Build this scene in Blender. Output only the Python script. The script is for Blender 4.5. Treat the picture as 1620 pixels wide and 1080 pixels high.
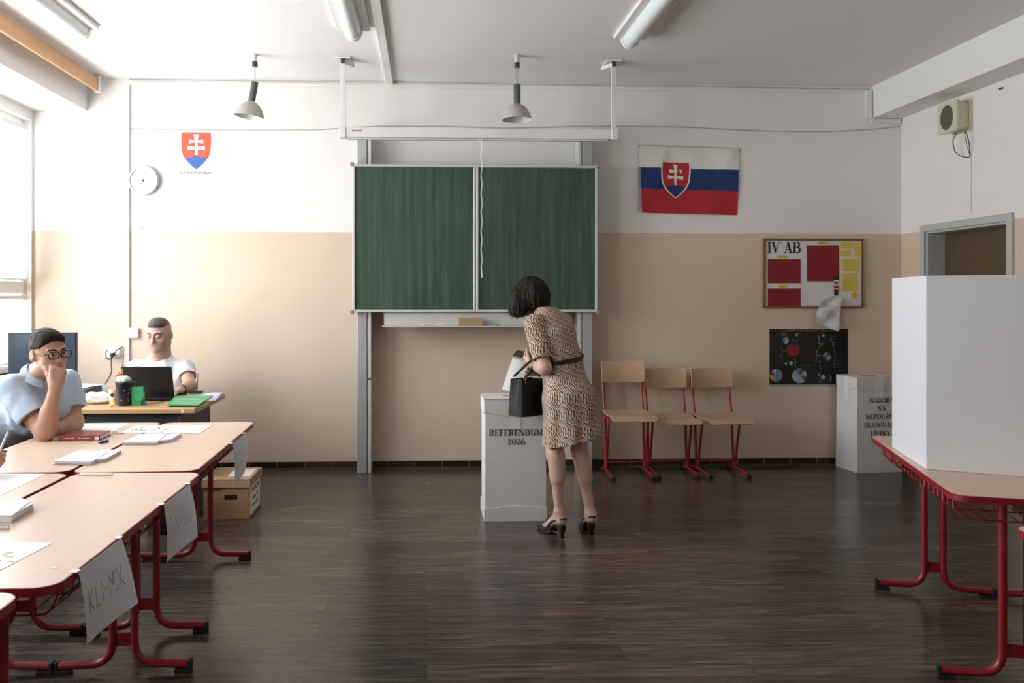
import bpy, bmesh, math, random
import numpy as np
from mathutils import Vector, Matrix, Euler

for o in list(bpy.data.objects):
    bpy.data.objects.remove(o, do_unlink=True)
SC = bpy.context.scene
COL = SC.collection
R = math.radians
random.seed(7)

# ------------------------------------------------------------------ camera
F, PU, PV, HC, PSI = 1260.0, 725.0, 470.0, 1.47, R(2.3)
cam_d = bpy.data.cameras.new('camera')
cam = bpy.data.objects.new('camera', cam_d)
COL.objects.link(cam)
cam.location = (0, 0, HC)
cam.rotation_euler = (R(90), 0, -PSI)
cam_d.sensor_width = 36
cam_d.lens = F / 1620 * 36
cam_d.shift_x = (810 - PU) / 1620
cam_d.shift_y = -(540 - PV) / 1620
cam_d.clip_start = 0.05
SC.camera = cam
SC.view_settings.view_transform = 'Standard'
SC.view_settings.look = 'None'
SC.view_settings.gamma = 1
SC.view_settings.use_curve_mapping = False
SC.view_settings.exposure = 0.34
SC.cycles.use_denoising = True
SC.cycles.max_bounces = 9
SC.cycles.diffuse_bounces = 6
SC.cycles.glossy_bounces = 4
SC.cycles.transmission_bounces = 6
SC.cycles.transparent_max_bounces = 8
SC.cycles.sample_clamp_indirect = 6
SC.cycles.caustics_reflective = False
SC.cycles.caustics_refractive = False

# ------------------------------------------------------------------ daylight
W = bpy.data.worlds.new('daylight')
SC.world = W
W.use_nodes = True
nt = W.node_tree
nt.nodes.clear()
wo = nt.nodes.new('ShaderNodeOutputWorld')
bg = nt.nodes.new('ShaderNodeBackground')
tc = nt.nodes.new('ShaderNodeTexCoord')
sp = nt.nodes.new('ShaderNodeSeparateXYZ')
rp = nt.nodes.new('ShaderNodeValToRGB')
mr = nt.nodes.new('ShaderNodeMapRange')
mr.inputs['From Min'].default_value = -1
nt.links.new(tc.outputs['Generated'], sp.inputs[0])
nt.links.new(sp.outputs['Z'], mr.inputs['Value'])
nt.links.new(mr.outputs[0], rp.inputs[0])
e = rp.color_ramp.elements
e[0].position = 0.0; e[0].color = (1.35, 1.34, 1.31, 1)
e[1].position = 1.0; e[1].color = (0.80, 0.88, 1.0, 1)
q = rp.color_ramp.elements.new(0.47); q.color = (0.96, 0.97, 0.97, 1)
q = rp.color_ramp.elements.new(0.53); q.color = (0.96, 0.98, 1.0, 1)
nt.links.new(rp.outputs[0], bg.inputs[0])
bg.inputs[1].default_value = 9.8
# hazy sun side of the sky, beyond the near left of the room
dp = nt.nodes.new('ShaderNodeVectorMath'); dp.operation = 'DOT_PRODUCT'
_l = Vector((-.5, -.85, .15)).normalized(); dp.inputs[1].default_value = _l
nt.links.new(tc.outputs['Generated'], dp.inputs[0])
mxx = nt.nodes.new('ShaderNodeMath'); mxx.operation = 'MAXIMUM'; mxx.inputs[1].default_value = 0; nt.links.new(dp.outputs['Value'], mxx.inputs[0])
pw_ = nt.nodes.new('ShaderNodeMath'); pw_.operation = 'POWER'; pw_.inputs[1].default_value = 7; nt.links.new(mxx.outputs[0], pw_.inputs[0])
ma_ = nt.nodes.new('ShaderNodeMath'); ma_.operation = 'MULTIPLY_ADD'; ma_.inputs[1].default_value = 0.12 * 10; ma_.inputs[2].default_value = 10; nt.links.new(pw_.outputs[0], ma_.inputs[0])
nt.links.new(ma_.outputs[0], bg.inputs[1])
nt.links.new(bg.outputs[0], wo.inputs[0])

def portal(y0, y1, z0, z1):
    l = bpy.data.lights.new('window_portal', 'AREA')
    l.shape = 'RECTANGLE'; l.size = z1 - z0; l.size_y = y1 - y0
    l.cycles.is_portal = True
    o = bpy.data.objects.new('window_portal', l)
    COL.objects.link(o)
    o.location = (-3.62, (y0 + y1) / 2, (z0 + z1) / 2)
    o.rotation_euler = (0, R(-90), 0)

XL, XR, YB, YF, ZC = -3.32, 4.19, 6.87, -2.6, 3.327
WINS = [(3.3, 6.84), (1.0, 2.55)]
for a, b in WINS:
    portal(a, b, 0.86, 2.95)

# ------------------------------------------------------------------ projection helpers (camera rays to real planes)
CPSI, SPSI = math.cos(PSI), math.sin(PSI)
def ray(u, v):
    X = (u - PU) / F
    return Vector((X * CPSI + SPSI, CPSI - X * SPSI, -(v - PV) / F))
def CZ(u, v, Z):
    return Vector((0, 0, HC)) + ray(u, v) * Z
def PZ(u, v, z):
    r = ray(u, v); t = (z - HC) / r.z
    return Vector((r.x * t, r.y * t, z))
def PY(u, v, y=YB):
    r = ray(u, v); t = y / r.y
    return Vector((r.x * t, y, HC + r.z * t))
def PX(u, v, x):
    r = ray(u, v); t = x / r.x
    return Vector((x, r.y * t, HC + r.z * t))

# ------------------------------------------------------------------ materials
def lin(c):
    if isinstance(c, str):
        c = c.lstrip('#'); c = [int(c[i:i + 2], 16) / 255 for i in (0, 2, 4)]
        c = [x / 12.92 if x <= 0.04045 else ((x + 0.055) / 1.055) ** 2.4 for x in c]
    return (c[0], c[1], c[2], 1)
_M = {}
def mat(name, col, rough=0.6, metal=0.0, var=0.06, scale=12, bump=0.0, bscale=60, spec=0.5, stretch=None, **kw):
    """Principled material whose colour wanders by a little procedural noise."""
    if name in _M: return _M[name]
    m = bpy.data.materials.new(name); m.use_nodes = True
    nt = m.node_tree; b = nt.nodes['Principled BSDF']
    b.inputs['Roughness'].default_value = rough
    b.inputs['Metallic'].default_value = metal
    b.inputs['Specular IOR Level'].default_value = spec
    for k, v in kw.items():
        b.inputs[k.replace('_', ' ')].default_value = v
    tc = nt.nodes.new('ShaderNodeTexCoord'); mp = nt.nodes.new('ShaderNodeMapping')
    nt.links.new(tc.outputs['Object'], mp.inputs[0])
    if stretch: mp.inputs['Scale'].default_value = stretch
    n = nt.nodes.new('ShaderNodeTexNoise'); n.inputs['Scale'].default_value = scale; n.inputs['Detail'].default_value = 4
    nt.links.new(mp.outputs[0], n.inputs[0])
    c = lin(col)
    mx = nt.nodes.new('ShaderNodeMix'); mx.data_type = 'RGBA'
    mx.inputs['A'].default_value = tuple(x * (1 - var) for x in c[:3]) + (1,)
    mx.inputs['B'].default_value = tuple(min(1, x * (1 + var)) for x in c[:3]) + (1,)
    nt.links.new(n.outputs['Fac'], mx.inputs['Factor'])
    nt.links.new(mx.outputs['Result'], b.inputs['Base Color'])
    if bump:
        n2 = nt.nodes.new('ShaderNodeTexNoise'); n2.inputs['Scale'].default_value = bscale; n2.inputs['Detail'].default_value = 5
        nt.links.new(mp.outputs[0], n2.inputs[0])
        bp = nt.nodes.new('ShaderNodeBump'); bp.inputs['Strength'].default_value = bump; bp.inputs['Distance'].default_value = 0.01
        nt.links.new(n2.outputs['Fac'], bp.inputs['Height'])
        nt.links.new(bp.outputs[0], b.inputs['Normal'])
    m.diffuse_color = c
    _M[name] = m
    return m

def nodes_of(m): return m.node_tree.nodes, m.node_tree.links, m.node_tree.nodes['Principled BSDF']

# ------------------------------------------------------------------ mesh builder
def frame_of(d, up=None):
    d = d.normalized()
    up = up or (Vector((0, 0, 1)) if abs(d.z) < 0.95 else Vector((0, 1, 0)))
    x = up.cross(d).normalized()
    return x, d.cross(x).normalized()

def rounded(pts, r, n=5):
    """polyline with its inner corners rounded"""
    pts = [Vector(p) for p in pts]
    out = [pts[0]]
    for i in range(1, len(pts) - 1):
        a, b, c = pts[i - 1], pts[i], pts[i + 1]
        d1, d2 = (a - b), (c - b)
        rr = min(r, d1.length * .49, d2.length * .49)
        p, q = b + d1.normalized() * rr, b + d2.normalized() * rr
        for k in range(n + 1):
            t = k / n
            out.append(p * (1 - t) ** 2 + b * 2 * t * (1 - t) + q * t * t)
    out.append(pts[-1])
    return out

class MB:
    def __init__(s): s.v = []; s.f = []; s.m = []
    def add(s, vs, fs, mi=0):
        o = len(s.v); s.v += [tuple(v) for v in vs]
        s.f += [tuple(o + i for i in f) for f in fs]; s.m += [mi] * len(fs); return s
    def box(s, c, d, rot=None, mi=0):
        c = Vector(c); h = Vector(d) / 2
        M = rot if isinstance(rot, Matrix) else (Euler(rot).to_matrix() if rot else Matrix.Identity(3))
        vs = [c + M @ Vector((x * h.x, y * h.y, z * h.z)) for x in (-1, 1) for y in (-1, 1) for z in (-1, 1)]
        return s.add(vs, [(0, 1, 3, 2), (4, 6, 7, 5), (0, 4, 5, 1), (2, 3, 7, 6), (0, 2, 6, 4), (1, 5, 7, 3)], mi)
    def b2(s, lo, hi, mi=0):
        lo, hi = Vector(lo), Vector(hi); return s.box((lo + hi) / 2, hi - lo, None, mi)
    def bar(s, a, b, w, t, mi=0, up=None):
        a, b = Vector(a), Vector(b); x, y = frame_of(b - a, up)
        vs = []
        for p in (a, b):
            for i, j in ((-1, -1), (1, -1), (1, 1), (-1, 1)): vs.append(p + x * (i * w / 2) + y * (j * t / 2))
        return s.add(vs, [(3, 2, 1, 0), (4, 5, 6, 7), (0, 1, 5, 4), (1, 2, 6, 5), (2, 3, 7, 6), (3, 0, 4, 7)], mi)
    def tube(s, pts, r, n=10, mi=0, caps=True, flat=1.0):
        pts = [Vector(p) for p in pts]; rs = r if isinstance(r, (list, tuple)) else [r] * len(pts)
        x, y = frame_of(pts[1] - pts[0]); vs = []
        for i, p in enumerate(pts):
            d = (pts[min(i + 1, len(pts) - 1)] - pts[max(i - 1, 0)]).normalized()
            x = (x - d * x.dot(d)).normalized(); y = d.cross(x)
            for k in range(n):
                a = 2 * math.pi * k / n
                vs.append(p + (x * math.cos(a) * flat + y * math.sin(a)) * rs[i])
        fs = []
        for i in range(len(pts) - 1):
            for k in range(n):
                k2 = (k + 1) % n
                fs.append((i * n + k, i * n + k2, (i + 1) * n + k2, (i + 1) * n + k))
        if caps: fs += [tuple(range(n - 1, -1, -1)), tuple((len(pts) - 1) * n + k for k in range(n))]
        return s.add(vs, fs, mi)
    def lathe(s, prof, c=(0, 0, 0), n=28, mi=0, axis=None, caps=True):
        """prof: (radius, height) pairs turned about z (or axis)"""
        c = Vector(c); M = Matrix.Identity(3)
        if axis is not None: M = Vector((0, 0, 1)).rotation_difference(Vector(axis)).to_matrix()
        vs = []; fs = []
        for r_, h in prof:
            for k in range(n):
                a = 2 * math.pi * k / n
                vs.append(c + M @ Vector((r_ * math.cos(a), r_ * math.sin(a), h)))
        for i in range(len(prof) - 1):
            for k in range(n):
                k2 = (k + 1) % n; fs.append((i * n + k, i * n + k2, (i + 1) * n + k2, (i + 1) * n + k))
        if caps and prof[0][0] > 1e-6: fs.append(tuple(range(n - 1, -1, -1)))
        if caps and prof[-1][0] > 1e-6: fs.append(tuple((len(prof) - 1) * n + k for k in range(n)))
        return s.add(vs, fs, mi)
    def prism(s, poly, z0, z1, M=None, mi=0, side=None):
        """2-D polygon extruded in z, placed by 4x4 M"""
        n = len(poly); M = M or Matrix.Identity(4)
        vs = [M @ Vector((x, y, z0)) for x, y in poly] + [M @ Vector((x, y, z1)) for x, y in poly]
        s.add(vs, [tuple(range(n - 1, -1, -1)), tuple(range(n, 2 * n))], mi)
        o = len(s.v) - 2 * n
        for k in range(n):
            k2 = (k + 1) % n; s.f.append((o + k, o + k2, o + n + k2, o + n + k)); s.m.append(mi if side is None else side)
        return s
    def sheet(s, fn, nu, nv, thick=0.0, mi=0, nrm=None):
        """fn(u,v)->Vector over 0..1; with a thickness it is closed"""
        P = [[Vector(fn(i / nu, j / nv)) for i in range(nu + 1)] for j in range(nv + 1)]
        idx = lambda i, j: j * (nu + 1) + i
        vs = [p for row in P for p in row]
        fs = [(idx(i, j), idx(i + 1, j), idx(i + 1, j + 1), idx(i, j + 1)) for j in range(nv) for i in range(nu)]
        if thick:
            N = []
            for j in range(nv + 1):
                for i in range(nu + 1):
                    du = P[j][min(i + 1, nu)] - P[j][max(i - 1, 0)]; dv = P[min(j + 1, nv)][i] - P[max(j - 1, 0)][i]
                    nn = du.cross(dv); N.append(nn.normalized() if nn.length > 1e-9 else Vector((0, 0, 1)))
            m = len(vs); vs = vs + [v - N[k] * thick for k, v in enumerate(vs)]
            fs = fs + [tuple(m + k for k in reversed(f)) for f in fs]
            rim = [idx(i, 0) for i in range(nu)] + [idx(nu, j) for j in range(nv)] + [idx(i, nv) for i in range(nu, 0, -1)] + [idx(0, j) for j in range(nv, 0, -1)]
            for k in range(len(rim)):
                a, b = rim[k], rim[(k + 1) % len(rim)]; fs.append((b, a, m + a, m + b))
        return s.add(vs, fs, mi)
    def build(s, name, mats, parent=None, smooth=False, bevel=0, bseg=2, loc=None, rot=None, angle=40):
        me = bpy.data.meshes.new(name); me.from_pydata(s.v, [], s.f)
        for m in (mats if isinstance(mats, (list, tuple)) else [mats]): me.materials.append(m)
        me.polygons.foreach_set('material_index', s.m)
        me.validate(); me.update()
        bm = bmesh.new(); bm.from_mesh(me); bmesh.ops.recalc_face_normals(bm, faces=bm.faces); bm.to_mesh(me); bm.free()
        if smooth:
            me.polygons.foreach_set('use_smooth', [True] * len(me.polygons))
            try: me.set_sharp_from_angle(angle=R(angle))
            except Exception: pass
        o = bpy.data.objects.new(name, me); COL.objects.link(o)
        if parent: o.parent = parent
        if loc is not None: o.location = loc
        if rot is not None: o.rotation_euler = rot
        if bevel:
            b = o.modifiers.new('bevel', 'BEVEL'); b.width = bevel; b.segments = bseg; b.limit_method = 'ANGLE'; b.angle_limit = R(35)
        return o

def tag(o, label, cat, group=None):
    o['label'] = label; o['category'] = cat
    if group: o['group'] = group
    return o
def thing(name, label, cat, loc=(0, 0, 0), rz=0, group=None):
    o = bpy.data.objects.new(name, None); COL.objects.link(o)
    o.empty_display_size = 0.1
    o.location = loc; o.rotation_euler = (0, 0, rz) if not isinstance(rz, (tuple, Euler)) else rz
    return tag(o, label, cat, group)
def struct(o, label=None):
    o['kind'] = 'structure'
    if label: o['label'] = label
    return o
def copy_tree(o, parent=None):
    c = o.copy(); COL.objects.link(c)
    if parent: c.parent = parent
    for ch in list(o.children): copy_tree(ch, c)
    return c
def planeM(o, x, z):
    """4x4 taking 2-D (x,y,depth) to the plane at o with right x and outward normal z"""
    x = Vector(x).normalized(); z = Vector(z).normalized(); y = z.cross(x)
    M = Matrix.Identity(4)
    for i in range(3): M[i][0] = x[i]; M[i][1] = y[i]; M[i][2] = z[i]; M[i][3] = o[i]
    return M
WALLM = lambda x, z, y=YB: planeM(Vector((x, y, z)), (1, 0, 0), (0, -1, 0))
def rrect(w, h, r, n=6, cx=0, cy=0):
    out = []
    for sx, sy, a0 in ((1, 1, 0), (-1, 1, 90), (-1, -1, 180), (1, -1, 270)):
        for k in range(n + 1):
            a = R(a0 + 90 * k / n)
            out.append((cx + sx * (w / 2 - r) + r * math.cos(a), cy + sy * (h / 2 - r) + r * math.sin(a)))
    return out
def circle(r, n=32, cx=0, cy=0): return [(cx + r * math.cos(2 * math.pi * k / n), cy + r * math.sin(2 * math.pi * k / n)) for k in range(n)]

# ------------------------------------------------------------------ lettering
def sans(body, size, m, parent, M, name='lettering', align='CENTER', bold=0.0, squeeze=1.0):
    cu = bpy.data.curves.new(name, 'FONT'); cu.body = body; cu.size = size; cu.align_x = align; cu.offset = bold
    cu.extrude = 0.0003
    o = bpy.data.objects.new(name, cu); COL.objects.link(o)
    dg = bpy.context.evaluated_depsgraph_get(); dg.update()
    me = bpy.data.meshes.new_from_object(o.evaluated_get(dg))
    bpy.data.objects.remove(o, do_unlink=True)
    S = Matrix.Diagonal((squeeze, 1, 1, 1))
    me.transform(M @ S); me.materials.clear(); me.materials.append(m)
    o = bpy.data.objects.new(name, me); COL.objects.link(o)
    if parent: o.parent = parent
    return o

_T, _t = 0.19, 0.055
def _arc(cx, cy, rx, ry, a0, a1, n=14, thick=_T):
    out = []
    for k in range(n + 1):
        a = R(a0 + (a1 - a0) * k / n)
        out.append((cx + rx * math.cos(a), cy + ry * math.sin(a), _t + (thick - _t) * abs(math.cos(a)) ** 1.3))
    return out
def _l(x0, y0, x1, y1, w): return [(x0, y0, w), (x1, y1, w)]
def _ser(x, y, w=.36): return _l(x - w / 2, y, x + w / 2, y, _t)
def _stem(x): return [_l(x, 0, x, 1, _T), _ser(x, .03), _ser(x, .97)]
GL = {
 'I': (.42, _stem(.21)),
 'E': (.78, _stem(.2) + [_l(.2, .97, .68, .97, _t), _l(.2, .03, .7, .03, _t), _l(.2, .5, .5, .5, _t), _l(.68, .99, .68, .74, .07), _l(.7, .01, .7, .28, .07), _l(.5, .62, .5, .38, .07)]),
 'F': (.74, _stem(.2) + [_l(.2, .97, .66, .97, _t), _l(.2, .5, .5, .5, _t), _l(.66, .99, .66, .72, .07), _l(.5, .62, .5, .38, .07)]),
 'L': (.72, _stem(.2) + [_l(.2, .03, .66, .03, _t), _l(.66, .01, .66, .32, .07)]),
 'T': (.76, [_l(.38, 0, .38, 1, _T), _ser(.38, .03), _l(.04, .97, .72, .97, _t), _l(.05, .99, .05, .72, .07), _l(.71, .99, .71, .72, .07)]),
 'H': (.92, _stem(.2) + _stem(.7) + [_l(.2, .5, .7, .5, _t)]),
 'N': (.92, [_l(.14, 0, .14, 1, .07), _l(.76, 0, .76, 1, .07), _ser(.14, .03, .28), _ser(.76, .97, .28), _l(.1, .97, .72, .03, _T), _ser(.1, .97, .22)]),
 'M': (1.1, [_l(.14, 0, .14, 1, .07), _l(.88, 0, .88, 1, _T), _ser(.14, .03, .28), _ser(.88, .03), _ser(.9, .97, .3), _ser(.12, .97, .3), _l(.18, .97, .5, .06, _T), _l(.5, .06, .84, .97, .06)]),
 'U': (.9, [[(.2, 1, _T), (.2, .35, _T)], _arc(.45, .32, .25, .29, 180, 360), _l(.7, .32, .7, 1, .08), _ser(.2, .97), _ser(.72, .97, .3)]),
 'V': (.84, [_l(.14, .97, .42, .02, _T), _l(.42, .02, .7, .97, .06), _ser(.14, .97), _ser(.7, .97, .28)]),
 'A': (.86, [_l(.42, .98, .16, .02, .06), _l(.42, .98, .7, .02, _T), _l(.22, .32, .58, .32, _t), _ser(.14, .03, .28), _ser(.7, .03)]),
 'K': (.9, _stem(.2) + [_l(.26, .36, .7, .97, .06), _l(.4, .55, .72, .02, _T), _ser(.7, .97, .28), _ser(.74, .03, .32)]),
 'Y': (.84, [_l(.42, 0, .42, .46, _T), _l(.14, .97, .42, .44, _T), _l(.42, .44, .7, .97, .06), _ser(.14, .97), _ser(.7, .97, .28), _ser(.42, .03)]),
 'R': (.88, _stem(.2) + [_arc(.4, .73, .25, .24, -90, 90), _l(.2, .97, .4, .97, _t), _l(.2, .49, .4, .49, _t), [(.46, .48, .14), (.62, .12, _T), (.78, .03, .06)]]),
 'P': (.8, _stem(.2) + [_arc(.4, .72, .27, .25, -90, 90), _l(.2, .97, .4, .97, _t), _l(.2, .47, .4, .47, _t)]),
 'B': (.84, _stem(.2) + [_arc(.4, .74, .24, .23, -90, 90), _arc(.42, .27, .28, .24, -90, 90), _l(.2, .97, .4, .97, _t), _l(.2, .51, .42, .51, _t), _l(.2, .03, .42, .03, _t)]),
 'D': (.9, _stem(.2) + [_arc(.38, .5, .36, .47, -90, 90), _l(.2, .97, .38, .97, _t), _l(.2, .03, .38, .03, _t)]),
 'O': (.9, [_arc(.44, .5, .33, .48, 0, 360, 26)]),
 '0': (.7, [_arc(.34, .5, .22, .48, 0, 360, 26)]),
 'C': (.86, [_arc(.46, .5, .34, .48, 50, 310, 20), _l(.7, .98, .7, .68, .06), _l(.7, .3, .7, .06, .05)]),
 'S': (.7, [[(.56, .76, .06), (.5, .92, .07), (.36, .97, _t), (.2, .88, .12), (.17, .72, .17), (.32, .56, _T), (.5, .42, _T), (.56, .26, .17), (.5, .1, .12), (.34, .03, _t), (.18, .1, .07), (.12, .26, .06)], _l(.57, .98, .57, .72, .05), _l(.11, .02, .11, .28, .05)]),
 'Z': (.78, [_l(.08, .97, .68, .97, _t), _l(.64, .96, .12, .04, _T), _l(.08, .03, .7, .03, _t), _l(.09, .99, .09, .74, .06), _l(.7, .01, .7, .28, .06)]),
 '2': (.7, [[(.14, .72, .17), (.16, .88, .11), (.34, .97, _t), (.5, .9, .13), (.54, .74, .18), (.44, .52, .14), (.2, .26, .08), (.1, .08, .06)], _l(.1, .09, .58, .09, _T * .9), _l(.6, .02, .6, .3, .06)]),
 '6': (.7, [_arc(.34, .31, .22, .29, 0, 360, 22), [(.13, .34, .18), (.14, .6, .17), (.24, .86, .1), (.42, .97, .05), (.54, .88, .1)]]),
}
def serif_text(s, h, M, m, parent, name='lettering', squeeze=1.0):
    """slab serif capitals built as ribbons; centred on M's origin"""
    acc = {'Á': ('A', 'a'), 'Í': ('I', 'a'), 'Ž': ('Z', 'c'), 'É': ('E', 'a')}
    adv = [(.3 if ch in ' .·' else GL[acc.get(ch, (ch,))[0]][0]) for ch in s]
    x = -sum(adv) / 2; mb = MB()
    for ch, a in zip(s, adv):
        if ch in '·': mb.prism([((x + px) * h * squeeze, (.92 + py) * h) for px, py in circle(.06, 10, .12)], 0, .0005, M)
        elif ch != ' ':
            base, ac = acc.get(ch, (ch, None)) if ch in acc else (ch, None)
            st = list(GL[base][1])
            mid = GL[base][0] / 2
            if ac == 'a': st.append([(mid - .04, 1.1, .05), (mid + .12, 1.32, .11)])
            if ac == 'c': st.append([(mid - .18, 1.3, .06), (mid, 1.12, .09), (mid + .18, 1.3, .06)])
            for k, pl in enumerate(st):
                L, Rr = [], []
                for i, (px, py, w) in enumerate(pl):
                    a0 = pl[max(i - 1, 0)]; b0 = pl[min(i + 1, len(pl) - 1)]
                    d = Vector((b0[0] - a0[0], b0[1] - a0[1]))
                    d = d.normalized() if d.length else Vector((1, 0))
                    n = Vector((-d.y, d.x)) * w / 2
                    L.append(((x + px + n.x) * h * squeeze, (py + n.y) * h)); Rr.append(((x + px - n.x) * h * squeeze, (py - n.y) * h))
                vs = [M @ Vector((p[0], p[1], .0006 + k * 1e-5)) for p in L] + [M @ Vector((p[0], p[1], .0006 + k * 1e-5)) for p in Rr]
                nn = len(pl); mb.add(vs, [(i, i + 1, nn + i + 1, nn + i) for i in range(nn - 1)])
        x += a
    return mb.build(name, m, parent)
def scrawl(mb, strokes, M, w, mi=0, z=.0008):
    for pl in strokes:
        for (x0, y0), (x1, y1) in zip(pl, pl[1:]):
            d = Vector((x1 - x0, y1 - y0)); 
            if d.length < 1e-6: continue
            d.normalize(); n = Vector((-d.y, d.x)) * w / 2; e = d * w * .3
            ps = [(x0 - e.x + n.x, y0 - e.y + n.y), (x1 + e.x + n.x, y1 + e.y + n.y), (x1 + e.x - n.x, y1 + e.y - n.y), (x0 - e.x - n.x, y0 - e.y - n.y)]
            mb.add([M @ Vector((p[0], p[1], z)) for p in ps], [(0, 1, 2, 3)], mi)
HAND = {'K': [[(0, 0), (0, 1)], [(.5, 1), (0, .45), (.55, 0)]], 'L': [[(0, 1), (0, 0), (.5, 0)]], 'I': [[(0, 0), (0, 1)]], 'J': [[(.3, 1), (.3, .1), (0, .05)]],
        'M': [[(0, 0), (.05, 1), (.35, .4), (.65, 1), (.7, 0)]], '-': [[(0, .5), (.35, .5)]], 'F': [[(0, 0), (0, 1), (.5, 1)], [(0, .5), (.4, .5)]],
        'H': [[(0, 0), (0, 1)], [(.5, 0), (.5, 1)], [(0, .5), (.5, .5)]], 'C': [[(.5, .9), (.2, 1), (0, .5), (.2, 0), (.5, .1)]], 'N': [[(0, 0), (0, 1), (.5, 0), (.5, 1)]],
        'U': [[(0, 1), (0, .1), (.25, 0), (.5, .1), (.5, 1)]], 'A': [[(0, 0), (.3, 1), (.6, 0)], [(.1, .35), (.5, .35)]], 'B': [[(0, 0), (0, 1), (.4, .8), (0, .5), (.5, .25), (0, 0)]], 'R': [[(0, 0), (0, 1), (.4, .8), (0, .5), (.5, 0)]], ' ': []}
def hand_text(mb, s, h, M, w, cx=0, cy=0):
    x = 0; pl = []
    for ch in s:
        g = HAND[ch]; pl += [[(x + a, b) for a, b in st] for st in g]; x += (max([a for st in g for a, b in st] or [.3]) + .25)
    k = h; scrawl(mb, [[((a - x / 2) * k + cx, (b - .5) * h * 1.3 + cy) for a, b in st] for st in pl], M, w)
# ================================================================== ROOM
def wall_mat():
    m = mat('painted_plaster', '#e8e8e6', rough=.62, var=.015, scale=3, bump=.1, bscale=30)
    nd, lk, b = nodes_of(m)
    tc = nd.new('ShaderNodeTexCoord'); s = nd.new('ShaderNodeSeparateXYZ'); lk.new(tc.outputs['Object'], s.inputs[0])
    n = nd.new('ShaderNodeTexNoise'); n.inputs['Scale'].default_value = 9; lk.new(tc.outputs['Object'], n.inputs[0])
    a = nd.new('ShaderNodeMath'); a.operation = 'MULTIPLY_ADD'; a.inputs[1].default_value = .012; lk.new(n.outputs['Fac'], a.inputs[0]); lk.new(s.outputs['Z'], a.inputs[2])
    g = nd.new('ShaderNodeMath'); g.operation = 'GREATER_THAN'; g.inputs[1].default_value = 2.034; lk.new(a.outputs[0], g.inputs[0])
    n2 = nd.new('ShaderNodeTexNoise'); n2.inputs['Scale'].default_value = 2.2; n2.inputs['Detail'].default_value = 6; lk.new(tc.outputs['Object'], n2.inputs[0])
    mb = nd.new('ShaderNodeMix'); mb.data_type = 'RGBA'; mb.inputs['A'].default_value = lin('#d2bfa8'); mb.inputs['B'].default_value = lin('#dac9b5'); lk.new(n2.outputs['Fac'], mb.inputs['Factor'])
    mw = nd.new('ShaderNodeMix'); mw.data_type = 'RGBA'; mw.inputs['A'].default_value = lin('#e3e2df'); mw.inputs['B'].default_value = lin('#ebeae8'); lk.new(n2.outputs['Fac'], mw.inputs['Factor'])
    mx = nd.new('ShaderNodeMix'); mx.data_type = 'RGBA'; lk.new(g.outputs[0], mx.inputs['Factor']); lk.new(mb.outputs['Result'], mx.inputs['A']); lk.new(mw.outputs['Result'], mx.inputs['B'])
    lk.new(mx.outputs['Result'], b.inputs['Base Color'])
    # gloss paint below, matt above
    r = nd.new('ShaderNodeMapRange'); r.inputs['To Min'].default_value = .42; r.inputs['To Max'].default_value = .8; lk.new(g.outputs[0], r.inputs['Value']); lk.new(r.outputs[0], b.inputs['Roughness'])
    return m
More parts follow.
